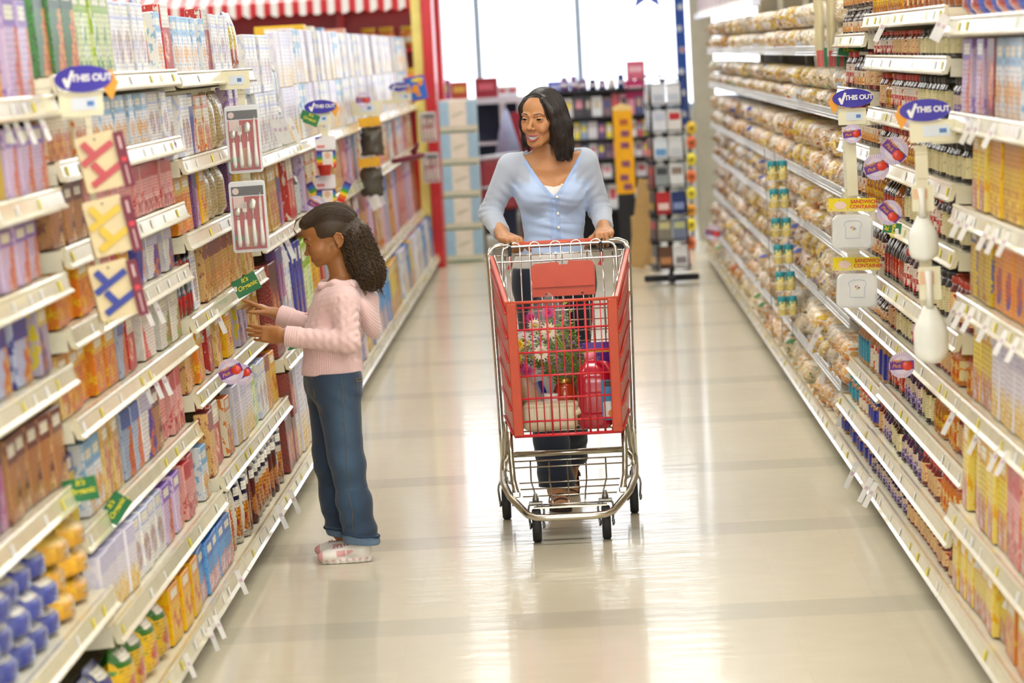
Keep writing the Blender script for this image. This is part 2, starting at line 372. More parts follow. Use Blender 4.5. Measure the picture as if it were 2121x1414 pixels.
def sh_loaf(m, w, h, d):
    """wrapped loaf: end towards the aisle, gathered tail of film at the front"""
    b = MB(); n = 14; rings = [(-d, .55), (-d+.015, .86), (-d+.05, 1), (-d*.6, 1.02), (-d*.3, 1), (-.04, .99), (-.015, .92), (.002, .75), (.012, .4), (.016, .14), (.026, .10), (.044, .26)]
    vs = []
    for (x, s_) in rings:
        for k in range(n):
            a = 2*math.pi*k/n; cy, cz = math.cos(a), math.sin(a)
            y = math.copysign(abs(cy)**.65, cy)*w/2; z = math.copysign(abs(cz)**.65, cz)*h/2
            if cz > 0: y *= 1.04
            vs.append((x, y*s_, h/2+z*s_))
    fs = [(i*n+k, i*n+(k+1) % n, (i+1)*n+(k+1) % n, (i+1)*n+k) for i in range(len(rings)-1) for k in range(n)]
    fs.append(tuple(reversed(range(n)))); b.add(vs, [f[::-1] for f in fs], m, True); return [('', b.mesh('loaf'))]
LOAFB = (.02, .03)
def loaf_mat(key, crust, prt, prt2, seed):
    if key in PM: return PM[key]
    m, t, b = newmat('loaf_'+key); N = t.nodes; L = t.links; tc = N.new('ShaderNodeTexCoord')
    sp = N.new('ShaderNodeSeparateXYZ'); L.new(tc.outputs['Generated'], sp.inputs[0])
    mp = N.new('ShaderNodeMapping'); mp.inputs['Location'].default_value = (seed*2.3, seed, seed*4.1); L.new(tc.outputs['Generated'], mp.inputs[0])
    n1 = N.new('ShaderNodeTexNoise'); n1.inputs['Scale'].default_value = 3.2; n1.inputs['Detail'].default_value = 3; L.new(mp.outputs[0], n1.inputs['Vector'])
    cr = N.new('ShaderNodeValToRGB'); L.new(n1.outputs[0], cr.inputs[0]); e = cr.color_ramp.elements; cr.color_ramp.interpolation = 'CONSTANT'
    e[0].position = 0; e[0].color = (*srgb(prt), 1); e[1].position = .40; e[1].color = (*srgb(crust), 1)
    for pos, c in ((.47, '#f3ead8'), (.525, crust), (.60, prt2)): q = e.new(pos); q.color = (*srgb(c), 1)
    oi = N.new('ShaderNodeObjectInfo'); hs = N.new('ShaderNodeHueSaturation'); mr = N.new('ShaderNodeMapRange'); L.new(oi.outputs['Random'], mr.inputs[0]); mr.inputs[3].default_value = .6; mr.inputs[4].default_value = 1.15; L.new(mr.outputs[0], hs.inputs['Value']); L.new(cr.outputs[0], hs.inputs['Color']); hs.inputs['Saturation'].default_value = 1.15
    L.new(hs.outputs[0], b.inputs['Base Color']); b.inputs['Roughness'].default_value = .4; b.inputs['Coat Weight'].default_value = 1; b.inputs['Coat Roughness'].default_value = .1
    n3 = N.new('ShaderNodeTexNoise'); n3.inputs['Scale'].default_value = 9; n3.inputs['Detail'].default_value = 2; n3.inputs['Distortion'].default_value = 2; L.new(mp.outputs[0], n3.inputs['Vector'])
    bp = N.new('ShaderNodeBump'); bp.inputs['Strength'].default_value = .7; bp.inputs['Distance'].default_value = .012; L.new(n3.outputs[0], bp.inputs['Height']); L.new(bp.outputs[0], b.inputs['Normal']); L.new(bp.outputs[0], b.inputs['Coat Normal'])
    PM[key] = m; return m
SHAPE = dict(box=sh_box, bag=sh_bag, jar=sh_jar, bottle=sh_bottle, can=sh_can, loaf=sh_loaf)
# key: shape, category, colour words, base, band, art1, art2, width, height, depth, [lid, body]
DS = {
 'blwh': ('box', 'cereal box', 'blue and white', '#dfe3f2', '#5560b8', '#d88a5a', '#f0d9a8', .19, .27, .06),
 'yelw': ('box', 'cereal box', 'yellow', '#f2d21e', '#e8b400', '#d99a3a', '#fff3b0', .17, .27, .055),
 'lilc': ('box', 'cereal box', 'lilac and pink', '#e6d9ea', '#b9a3d2', '#dd8f86', '#f3e2cf', .18, .25, .05),
 'grbx': ('box', 'pasta box', 'green', '#2d8a3f', '#1c6b30', '#d98a4a', '#f1d9a0', .2, .27, .05),
 'ltgr': ('box', 'pasta box', 'light green and white', '#e9efcf', '#b7d24a', '#7fae3a', '#ffffff', .17, .26, .05),
 'whtb': ('box', 'rice box', 'white', '#f3f2f0', '#dfe2ef', '#c9b6a6', '#e8e4f0', .15, .22, .045),
 'whbl': ('box', 'rice box', 'white and pale blue', '#f1f2f4', '#b9d3e6', '#f0c66a', '#e9eef4', .14, .2, .045),
 'orwh': ('box', 'rice box', 'white and orange', '#f2ead9', '#e9a45a', '#c86a3a', '#f3d6a0', .16, .21, .05),
 'ylbl': ('box', 'meal box', 'yellow and blue', '#e9d23c', '#8b8fb8', '#cf9a5e', '#e6e3c6', .17, .2, .045),
 'lbor': ('box', 'meal box', 'pale blue and orange', '#c9d2de', '#8fa3c9', '#e0894e', '#f0c99b', .18, .2, .045),
 'blye': ('box', 'meal box', 'blue topped with yellow', '#c7bfcb', '#e5d53c', '#4a4fa8', '#c99a6a', .17, .2, .045),
 'pink': ('box', 'cake box', 'pink striped', '#edc9c6', '#d8848a', '#c2505e', '#f6e2dc', .15, .2, .05),
 'brwn': ('box', 'cake box', 'brown and cream', '#c8a888', '#8d5a48', '#7a4638', '#ecd9bd', .16, .2, .05),
 'oryl': ('box', 'cracker box', 'orange and yellow', '#eda53e', '#f2d34a', '#d6603a', '#f6d98a', .2, .23, .06),
 'rdwh': ('box', 'cracker box', 'red and white', '#c9342e', '#e8e3dc', '#d04a38', '#f4e5d5', .18, .24, .06),
 'redb': ('box', 'cracker box', 'deep red', '#9e2f2a', '#7e2320', '#c5584a', '#e9c9a6', .16, .24, .06),
 'purp': ('box', 'cookie box', 'purple', '#7b2f86', '#5a2c92', '#c98fb4', '#e6cfe0', .15, .22, .05),
 'bluw': ('box', 'cookie box', 'blue', '#4c57b4', '#2f3a98', '#e0a05a', '#dfe4f2', .17, .22, .05),
 'whgr': ('box', 'fish fry box', 'white and green', '#eeece6', '#e3e0da', '#8fbe6a', '#e3a08a', .24, .26, .05),
 'whpk': ('box', 'fish fry box', 'white and pink', '#efeae6', '#e4dfda', '#dd7d86', '#f1c8c0', .24, .26, .05),
 'whbz': ('box', 'fish fry box', 'white and cobalt', '#edeae8', '#dad9e4', '#4c5fc0', '#e7b07a', .24, .22, .05),
 'begn': ('box', 'noodle box', 'beige', '#e8d7b0', '#d9c08a', '#c9824e', '#f3e7cc', .16, .22, .05),
 'begb': ('box', 'noodle box', 'beige and brown', '#ddc49b', '#a5615a', '#d9a05c', '#efe0c0', .17, .22, .05),
 'yelo': ('box', 'noodle box', 'bright yellow', '#f4cf12', '#f2b90c', '#d9582f', '#fbe77a', .19, .21, .06),
 'sky_': ('box', 'wafer box', 'sky blue', '#9cc4e4', '#6fa4d6', '#e39a84', '#e6eef4', .17, .21, .06),
 'orpw': ('box', 'macaroni box', 'orange with a purple band', '#efb64a', '#f0a83a', '#7d78b8', '#e07a4a', .19, .27, .05),
 'ywsp': ('box', 'macaroni box', 'yellow and white', '#f3e6a6', '#efc51f', '#e9e6ee', '#d99a2e', .15, .28, .05),
 'whsp': ('box', 'macaroni box', 'white with a yellow edge', '#f1eff4', '#e6e4f0', '#efcb2e', '#f6f2e6', .15, .28, .05),
 'blub': ('bag', 'snack bag', 'shiny dark blue', '#0f5cc0', '#0d3f9c', '#e6ecf6', '#2f8ae0', .2, .17, .12),
 'yelb': ('bag', 'snack bag', 'shiny yellow', '#f2c50c', '#f7d83a', '#e9e6da', '#c99a10', .2, .17, .12),
 'ygrb': ('bag', 'snack bag', 'yellow and green', '#f0d01e', '#4f9a30', '#d8452e', '#f6e04a', .2, .2, .1),
 'nutb': ('bag', 'nut bag', 'yellow and blue', '#f2e21a', '#2a66b0', '#c98a62', '#e8b48a', .18, .24, .06),
 'clrb': ('bag', 'bean bag', 'clear and orange', '#d9cdb0', '#cfc3a6', '#e08a1e', '#efe6cf', .2, .22, .07),
 'foil': ('bag', 'noodle packet', 'silver and dark green', '#dfe3e4', '#1f4a36', '#e8ecec', '#2c5a44', .17, .2, .05),
 'orbg': ('bag', 'chip bag', 'blue and orange', '#a9b2de', '#5566c8', '#e2603a', '#f2b07a', .24, .25, .1),
 'oats': ('can', 'oat canister', 'navy, white and red', '#e9e4dc', '#23305e', '#c8302e', '#f0c64a', .13, .24, 0, '#f2f0ea', None),
 'cocb': ('can', 'cocoa canister', 'brown and gold', '#8a4a34', '#6a3026', '#e2a83a', '#d9822e', .12, .22, 0, '#e6ded0', None),
 'whcn': ('can', 'milk canister', 'white with orange edges', '#f3eee2', '#efe8d8', '#e6823c', '#e9dcc0', .12, .25, 0, '#f3f1ec', None),
 'redc': ('can', 'bean can', 'red and black', '#c32a26', '#24202a', '#e8d8c0', '#3c8a3c', .085, .11, 0, '#b9b4a6', None),
 'syru': ('bottle', 'syrup bottle', 'dark brown red-labelled', '#c9332c', '#efe6da', '#e8dccb', '#c43a30', .085, .24, 0, '#a02e28', '#2a1512'),
 'grap': ('jar', 'jelly jar', 'purple grape', '#e7dccf', '#4a3a70', '#5a3f8a', '#e2d9ea', .085, .15, 0, '#2a2533', '#3a2144'),
 'strw': ('jar', 'jelly jar', 'red strawberry', '#efdcc0', '#c9342e', '#c22c30', '#e9a05a', .085, .15, 0, '#c8402c', '#6e1518'),
 'aprc': ('jar', 'jelly jar', 'orange marmalade', '#efe3c2', '#e59a2e', '#e27a20', '#efd9a0', .085, .15, 0, '#b93a26', '#c8721e'),
 'cher': ('jar', 'cherry jar', 'dark red gingham-labelled', '#f1eae2', '#c22c30', '#d8444a', '#f5efe6', .085, .15, 0, '#cf3a38', '#3c1012'),
 'drkj': ('jar', 'molasses jar', 'black-lidded dark', '#ebe5cc', '#d8d3b4', '#3a3030', '#c9c29c', .08, .15, 0, '#22242a', '#221614'),
 'swee': ('bottle', 'sauce bottle', 'white-labelled dark', '#efe6d8', '#b9302a', '#e2a23a', '#efe4c8', .06, .19, 0, '#e9e3d6', '#3a1f18'),
 'pbrd': ('jar', 'peanut butter jar', 'red-lidded', '#efe9dc', '#d8342c', '#d8342c', '#e9b53a', .095, .17, 0, '#d03a2c', '#a5713a'),
 'pbbl': ('jar', 'peanut butter jar', 'blue-lidded', '#2f49b0', '#24368e', '#efe9dc', '#f0cf2e', .1, .19, 0, '#22308e', '#a5713a'),
 'pbtl': ('jar', 'peanut butter jar', 'teal-labelled', '#37b0c4', '#2a8ea8', '#e98a2e', '#f2e27a', .09, .17, 0, '#2c93a4', '#a5713a'),
 'hony': ('bottle', 'honey bottle', 'amber', '#e8c04a', '#c98a1e', '#f2e2a0', '#b56a1a', .08, .2, 0, '#e9d23c', '#b06a14'),
 'amba': ('bottle', 'syrup bottle', 'amber', '#d99a2e', '#e8d8b8', '#efe3c8', '#a8581e', .085, .24, 0, '#efeae0', '#9a5420'),
}
LV = {'tan': ('#d29c58', '#efe8da', '#e8d8ba', 'plain tan'), 'yel': ('#d9ac66', '#f2d01c', '#f6e59a', 'yellow-printed'), 'blu': ('#dcb27a', '#2c50b8', '#5f86d8', 'blue-printed'),
      'red': ('#e0b684', '#c8342e', '#f0e9dc', 'red-printed'), 'org': ('#e3ad6a', '#e0702a', '#f2c88a', 'orange-printed'), 'brn': ('#b98450', '#6a3a26', '#efe2cc', 'dark brown'),
      'whi': ('#e2c9a0', '#f5f3ef', '#dfe6f2', 'white-wrapped'), 'grn': ('#e2bf8c', '#3f8f4a', '#f0ead6', 'green-printed')}
for i, (k, v) in enumerate(LV.items()):
    DS['L'+k] = ('loaf', 'bread loaf', v[3], v[0], v[1], v[2], i+1, .145, .13, .27)
    DS['B'+k] = ('loaf', 'bun pack', v[3], v[0], v[1], v[2], i+21, .21, .12, .24)
    DS['G'+k] = ('loaf', 'bagel bag', v[3], v[0], v[1], v[2], i+41, .165, .14, .2)
MESHC = {}
def pack(key, h=None):
    d = DS[key]; h = round(h or d[8], 3)
    if (key, h) in MESHC: return MESHC[(key, h)]
    sh = d[0]
    if sh == 'loaf': r = sh_loaf(loaf_mat(key, d[3], d[4], d[5], d[6]), d[7], h, d[9])
    elif sh in ('box', 'bag'): r = SHAPE[sh](print_mat(key, d[3], d[4], d[5], d[6], seed=len(PM)+1, style=2 if sh == 'bag' else 0), d[7], h, d[9])
    else:
        lid = mat('lid_'+key, d[10], .35, coat=.3); body = mat('body_'+key, d[11], .12, coat=.6) if d[11] else None
        r = SHAPE[sh](print_mat(key, d[3], d[4], d[5], d[6], seed=len(PM)+1, rough=.25), d[7], h, d[9], lid=lid, body=body)
    MESHC[(key, h)] = r; return r
REQ = []      # every pack asked for: (distance, key, h, location, rotation, run)
RUNS = {}
def add_pack(key, h, loc, rot, run): REQ.append((loc[1], key, h, loc, rot, run))
TILT = math.radians(3.6)
def xyz_on(side, xf, z, back, y):   # a point 'back' metres behind the front edge on the sloping deck
    return (side*(xf+back*math.cos(TILT)), y, z-back*math.sin(TILT))
def fill(side, xf, z, y0, y1, clear, runs, bay, shelf, rows=1, stack=1):
    """runs: (key, share[, height[, stack]]) laid from y0 to y1 along a shelf"""
    tot = sum(r[1] for r in runs); y = y0+.02; prev = None
    for ri, r in enumerate(runs):
        key, share = r[0], r[1]; d = DS[key]; w = d[7]; st = r[3] if len(r) > 3 else stack
        h = min(r[2] if len(r) > 2 and r[2] else d[8], (clear-.015)/st); h = round(max(h, .05), 2)
        yend = y+(y1-y0-.04)*share/tot; n = max(1, int((yend-y)/(w+(.014 if d[0] == 'loaf' else .004)))) if yend-y > w*.6 else 1
        if y+w > y1: break
        nb = runs[ri+1][0] if ri+1 < len(runs) else (runs[ri-1][0] if ri else None)
        words = d[2] if d[2] else ''; run = (words, d[1], bay, shelf, DS[nb][2]+' '+DS[nb][1].split()[-1] if nb and nb != key else None)
        step = (yend-y)/n
        for k in range(n):
            yy = y+w/2+step*k
            if yy+w/2 > y1: break
            for row in range(rows):
                for q in range(st):
                    jit = rnd.uniform(0, .012)+(.02 if rnd.random() < .08 else 0)
                    back = .012+jit+(rnd.uniform(-.022, .035) if d[0] == 'loaf' else 0)+row*(d[9] or w)*1.02
                    p = Vector(xyz_on(side, xf, z, back, yy))+Vector((-side*math.sin(TILT), 0, math.cos(TILT)))*0
                    up = Vector((side*math.sin(TILT), 0, math.cos(TILT))); p = p+up*(.001+q*(h+.001))
                    add_pack(key, h, tuple(p), (0, -TILT, (math.pi if side > 0 else 0)+rnd.uniform(-.03, .03)), run)
        y = yend
# ------------------------------------------------------------------ shelving
RAILW = mat('price_channel', '#ebe2c0', .22, coat=.6); TAGY = mat('shelf_tag_yellow', '#e9d94a', .5); TAGW = mat('shelf_tag_white', '#f2f2f0', .4)
PEG = mat('back_panel_tan', '#8c8062', .7); KICK = mat('kick_plate', '#c9cbd6', .22, metal=.25, coat=.5); DARKG = mat('dark_gap', '#4a4438', .8)
WIREW = mat('white_wire', '#eeeef0', .3, coat=.4)
def unit(side, y0, y1, levels, label, base_x, wire=False, back=1.82, kick_x=None, top=1.97):
    """levels: (height, front edge distance from the aisle middle)"""
    L = y1-y0; e = empty('shelving_unit', (side*1.5, (y0+y1)/2, 0)); tag(e, label, 'shelving', ('right' if side > 0 else 'left')+' aisle shelving')
    ox = side*1.5
    def P(x, y, z): return (side*x-ox, y, z)
    MB().box(P(back, 0, top/2), (.03, L-.004, top), PEG).build('back_panel', e)
    kx = kick_x or base_x+.03
    MB().box(P((kx+back)/2, 0, .04), (back-kx, L-.006, .08), KICK).build('base_plinth', e)
    for s_ in (-1, 1): MB().box(P(back-.03, s_*(L/2-.02), top/2), (.04, .03, top), CREAM).build('upright', e)
    for li, (z, xf) in enumerate([(.115, base_x)]+list(levels)):
        D = (back-.02-xf)/math.cos(TILT); R = Matrix.Rotation(side*TILT, 3, 'Y'); org = Vector(P(xf, 0, z))
        def Q(b_, y, dz): return org + R @ Vector((side*b_, y, dz))
        m = MB()
        if wire and li > 0:
            m.box(Q(D/2+.02, 0, -.004), (D-.04, L-.008, .004), WIREW, rot=R)
        else: m.box(Q(D/2, 0, -.012), (D, L-.008, .024), CREAM, rot=R)
        if not wire or li == 0:
            for s_ in (-1, 1): m.box(Q(D/2, s_*(L/2-.012), -.03), (D, .012, .05), CREAM, rot=R)
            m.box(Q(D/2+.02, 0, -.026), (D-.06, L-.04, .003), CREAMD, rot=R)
        sh = m.build('shelf', e)
        m = MB(); hh = .044
        if wire and li > 0:
            for dz in (.0, .028): m.tube([Q(-.005, -L/2+.01, dz), Q(-.005, L/2-.01, dz)], .0035, WIREW, n=5)
            nw = int(L/.075)
            for k in range(nw+1):
                y = -L/2+.012+k*(L-.024)/nw; m.tube([Q(-.005, y, .028), Q(-.005, y, -.012), Q(.04, y, -.014)], .0025, WIREW, n=4)
            m.tube([Q(-.008, -L/2+.01, -.012), Q(-.008, L/2-.01, -.012)], .0045, WIREW, n=5)
            m.build('wire_front', sh)
        else:
            # channel section: rolled top lip, leaning face, lower hook
            sec = [(0, .006), (-.012, .008), (-.016, .002), (-.013, -.004), (-.02, -.036), (-.03, -.044), (-.026, -.05), (-.008, -.046), (0, -.02)]
            vs = []
            for y in (-L/2+.006, L/2-.006): vs += [Q(a, y, b_) for a, b_ in sec]
            n = len(sec); fs = [(i, (i+1) % n, n+(i+1) % n, n+i) for i in range(n)]+[tuple(range(n))[::-1], tuple(range(n, 2*n))]
            m.add(vs, fs, RAILW)
            r2 = random.Random(int(y0*10)+li*7+(side > 0)); y = -L/2+.08
            while y < L/2-.08:   # little price labels slid into the channel
                w = r2.choice((.02, .03, .04)); mm = r2.choice((TAGW, TAGW, TAGY)) if r2.random() < .7 else None
                if mm: m.box(Q(-.0195, y, -.021), (.0015, w, .026), mm, rot=R @ Matrix.Rotation(side*.2, 3, 'Y'))
                y += r2.uniform(.14, .34)
            m.build('price_rail', sh)
    return e
XU, XLo, XB = 1.35, 1.28, 1.225
def stock(side, y0, y1, levels, base_x, rows, bay, top_clear=.3, tops=None):
    lv = [(.12, base_x)]+[(z+.004, x) for z, x in levels]
    names = ['bottom', 'second', 'third', 'fourth', 'fifth', 'sixth', 'seventh', 'eighth', 'ninth']
    for i, (z, x) in enumerate(lv):
        clear = (lv[i+1][0]-z-.05) if i+1 < len(lv) else top_clear
        nm = 'top' if i == len(lv)-1 else names[i]
        if rows[i]: fill(side, x, z, y0, y1, clear, rows[i], bay, nm)
# left: three near bays written out from the photograph
A = [(.46, XLo), (.75, XU), (1.05, XU), (1.29, XU), (1.51, XU), (1.75, XU)]
unit(-1, 5.8, 8.45, A, 'cream steel shelving bay nearest the camera on the left of the aisle', XB)
stock(-1, 5.8, 8.45, A, XB, [
    [('blub', 1, .17, 1)], [('blub', 9, .17, 3), ('yelb', 2.4, .17, 3)], [('lbor', 2), ('blub', 2, .2), ('redb', 1.2), ('purp', 1.3), ('brwn', 3)],
    [('blye', 5), ('lbor', 1), ('blwh', 2), ('blye', 1)], [('lbor', 5), ('ylbl', 1.6), ('lilc', 2.5)],
    [('orwh', 5), ('ylbl', 2.2), ('lilc', 2)], [('orbg', 5), ('blwh', 2), ('yelw', 1), ('blwh', 2), ('lilc', 2)]], 'in the nearest left bay', .36)
B_ = [(.355, XLo), (.6, XU), (.9, XU), (1.14, XU), (1.35, XU), (1.575, XU), (1.8, XU)]
unit(-1, 8.45, 11.1, B_, 'cream steel shelving bay behind the hanging wooden cutting boards', XB)
stock(-1, 8.45, 11.1, B_, XB, [
    [('ygrb', 3.2, .2), ('yelo', 2.4), ('sky_', 3, .21, 1)], [('whsp', 3, .2), ('whtb', 3), ('lilc', 2.4), ('pink', 2), ('whbl', 1)],
    [('ylbl', 1.2), ('whbl', 1.2), ('begn', 1.6), ('lbor', 1.6), ('whbz', 1), ('brwn', 1), ('pink', 2.2)],
    [('begn', .8), ('oryl', 4), ('lbor', 1), ('rdwh', 1.6), ('whpk', 1.6), ('whgr', 2.6)],
    [('oryl', 3), ('pink', 1.6), ('yelo', 1.2), ('bluw', 1), ('whbz', 2.6)], [('brwn', 2), ('pink', 6)],
    [('orwh', 2.6), ('whbl', 4), ('whtb', 1.5)], [('grbx', 2), ('ltgr', 2.2), ('whtb', 2.5), ('nutb', .9), ('whbl', .6)]], 'in the bay behind the cutting boards', .3)
C_ = [(.40, XLo), (.69, XU), (.95, XU), (1.235, XU), (1.495, XU), (1.79, XU)]
unit(-1, 11.1, 13.75, C_, 'cream steel shelving bay the girl is reaching into', XB)
stock(-1, 11.1, 13.75, C_, XB, [
    [('whcn', 1), ('oats', 1), ('cocb', 1), ('oats', 1.7), ('cocb', 1.2), ('oats', 1), ('redb', 1)],
    [('begb', 1), ('rdwh', .8), ('orwh', 1), ('whsp', 2), ('ltgr', .7), ('whtb', 1), ('begb', .8), ('yelo', .8)],
    [('begb', 1), ('oryl', 1), ('rdwh', .7), ('begn', 1), ('yelo', .7), ('blye', 1.8), ('begn', 1)],
    [('redc', 1, .11, 2), ('whtb', .9), ('begb', 2.6), ('begn', 2)], [('oryl', 1.4), ('purp', .6), ('yelo', .4), ('clrb', 2), ('purp', .6), ('ylbl', 1.6)],
    [('whtb', 1.3), ('bluw', .5), ('orwh', .9), ('clrb', 1.6), ('lilc', 1.2)], [('rdwh', .6), ('whbl', 3), ('rdwh', .5), ('whtb', 2), ('nutb', 1.3)]], 'in the bay the girl reaches into', .3)
D_ = [(.56, XLo), (1.06, XU), (1.42, XU)]
unit(-1, 13.75, 16.4, D_, 'cream steel shelving bay behind the girl\'s back', XB)
stock(-1, 13.75, 16.4, D_, XB, [
    [('redb', .5, .2, 2), ('whsp', 3, .4), ('whtb', 2, .4), ('whsp', 2, .4)], [('redb', 1, .4), ('purp', 1, .22, 2), ('whtb', 1.2, .4), ('bluw', 1.6, .42), ('ltgr', 1.6, .4), ('yelo', 1.4, .4)],
    [('ltgr', .6, .3), ('begn', 2.4, .3), ('purp', .5), ('yelo', .6, .3), ('rdwh', 1, .3), ('foil', 1)], [('grbx', .8), ('whtb', 3, .26, 2), ('foil', 1, .2, 2), ('whsp', 2, .27, 2)]], 'in the bay behind the girl', .62)
FAR = [('purp', 'red'), ]
pal = ['whsp', 'lilc', 'pink', 'brwn', 'rdwh', 'ywsp', 'lbor', 'oryl', 'bluw', 'whtb', 'begb', 'sky_', 'whbl', 'orwh']
for bi, (y0, nm) in enumerate([(16.4, 'in the fifth left bay'), (19.3, 'in the sixth left bay'), (22.2, 'in the seventh left bay'), (25.1, 'in the farthest left bay')]):
    y1 = y0+2.9; E_ = [(.51, XU-.02), (1.06, XU), (1.42, XU)]
    unit(-1, y0, y1, E_, ['cream steel shelving bay just past the hanging rainbow bibs', 'cream steel shelving bay past the hanging dried pepper bags', 'cream steel shelving bay near the hanging oven mitt', 'cream steel shelving bay at the far left end, next to the red post'][bi], XB, top=1.97)
    def rr(*ks, n=7, h=.3, st=1): return [(rnd.choice(ks), rnd.uniform(.5, 1.4), h, st) for _ in range(n)]
    stock(-1, y0, y1, E_, XB, [rr('whsp', 'whtb', 'ywsp', 'sky_', 'begn', h=.34), rr('pink', 'brwn', 'redb', 'lbor', 'begb', 'lilc', 'rdwh', 'orwh', h=.48),
        rr('lilc', 'lbor', 'pink', 'whbl', 'orwh', 'begn', 'purp', h=.3), rr('whsp', 'whtb', 'whbl', 'whsp', h=.28, st=2)], nm, .6)  # white packs on the top shelf put window glare into the pack colour
# right: near bay, jar bays, bread bays
RX = 1.15; RL = 1.10; RB = 1.07
N_ = [(.36, RL), (.68, RX), (1.0, RX), (1.27, RX), (1.55, RX), (1.83, RX)]
unit(1, 7.2, 9.9, N_, 'cream steel shelving bay nearest the camera on the right of the aisle', RB, back=1.62, top=2.2)
stock(1, 7.2, 9.9, N_, RB, [[('ywsp', 1, .16), ('oryl', 1, .16), ('ywsp', 1.4, .16)], [('whsp', 2, .3), ('ywsp', 2, .3), ('pink', 1, .3), ('ywsp', 3, .3)], [('ywsp', 2), ('whsp', 5), ('ywsp', 1.5)],
    [('orpw', 6, .24), ('ylbl', 1.6, .24)], [('begn', 2, .22), ('yelw', 3, .24), ('ywsp', 1.2, .24)], [('whbz', 1), ('bluw', .6), ('whbl', 2, .24), ('redb', .5), ('lilc', 1, .24)], [('orbg', 1)]], 'in the nearest right bay', .3)
J_ = [(.27, RL), (.45, RX), (.68, RX), (.87, RX), (1.125, RX), (1.33, RX), (1.52, RX), (1.715, RX), (1.87, RX)]
unit(1, 9.9, 12.6, J_, 'cream steel shelving bay of jars and bottles on the right', RB, back=1.62, top=2.2)
J = [('aprc', 3), ('strw', 3), ('grap', 4), ('drkj', 2), ('grap', 1.5), ('strw', 1)]
stock(1, 9.9, 12.6, J_, RB, [
    [('strw', 1, .09), ('grap', 1, .09)], J, [('strw', 2), ('aprc', 1.6), ('hony', 1.6), ('drkj', 1.6), ('grap', 2.6), ('syru', 2.4)],
    [('aprc', 2), ('strw', 2), ('grap', 1.6), ('cher', 1.6), ('drkj', 2), ('strw', 1.4)], [('strw', 1.8), ('drkj', 1.8), ('cher', 2), ('syru', 2.2)],
    [('drkj', 2), ('cher', 2), ('drkj', 1.6), ('amba', 1), ('syru', 1.4)], [('drkj', 3), ('hony', .6), ('aprc', 1), ('cher', 1.4)], [('grap', 1), ('drkj', 3), ('cher', 2.4), ('hony', .6), ('strw', 1)],
    [('drkj', 2.4), ('strw', 2), ('cher', 1.4)], [('amba', 3), ('hony', 2)]], 'in the jar bay', .2)
P_ = [(.265, RL), (.42, RX), (.68, RX), (.92, RX), (1.14, RX), (1.36, RX), (1.58, RX), (1.8, RX)]
unit(1, 12.6, 14.0, P_, 'cream steel shelving bay of peanut butter beside the bread', RB, back=1.62, top=2.2)
stock(1, 12.6, 14.0, P_, RB, [[('pbbl', 1, .08)], [('pbbl', 1), ('pbrd', 1), ('pbtl', 1)], [('pbbl', 1.2), ('pbrd', 1), ('pbtl', 1.6)], [('swee', 1, .1, 2), ('pbtl', 1)], [('swee', 1), ('pbrd', 1, .09, 2)],
    [('hony', 1), ('swee', 1.4)], [('swee', 1), ('pbrd', .8)], [('strw', 1), ('swee', 1.4), ('cher', 1)], [('swee', 1, .11, 2)]], 'in the peanut butter bay', .3)
BR = [(.29, RL), (.56, RX), (.86, RX), (1.12, RX), (1.455, RX), (1.73, RX)]
bread_bays = [(14.0, 16.6, 'in the nearest bread bay'), (16.6, 19.2, 'in the second bread bay'), (19.2, 21.8, 'in the third bread bay'), (21.8, 24.4, 'in the fourth bread bay'), (24.4, 27.2, 'in the farthest bread bay')]
bl = ['white wire-fronted bread shelving bay next to the peanut butter', 'white wire-fronted bread shelving bay behind the hanging spice jars', 'white wire-fronted bread shelving bay midway along the right', 'white wire-fronted bread shelving bay second from the far end', 'white wire-fronted bread shelving bay at the far right end, by the grey pillar']
for bi, (y0, y1, nm) in enumerate(bread_bays):
    unit(1, y0, y1, BR, bl[bi], RB, wire=True, back=1.62, top=2.2)
    def rb(pre, cols, n, h, st): return [(rnd.choice(pre)+rnd.choice(cols), rnd.uniform(.5, 1.5), h, st) for _ in range(n)]
    tanish = ['tan', 'tan', 'whi', 'yel', 'org', 'brn', 'red', 'whi', 'blu', 'yel', 'grn', 'brn']
    rows = [rb('LB', ['tan', 'grn', 'org', 'tan'], 4, .11, 1), rb('GLB', tanish, 6, .13, 2), rb('LGB', tanish+['blu'], 6, .115, 2), rb('LB', tanish, 6, .11, 2), rb('LG', tanish+['blu'], 6, .14, 2), rb('LB', tanish+['yel'], 6, .12, 2), rb('LB', ['whi', 'tan', 'whi', 'yel'], 5, .125, 2)]
    stock(1, y0, y1, BR, RB, rows, nm, .3)
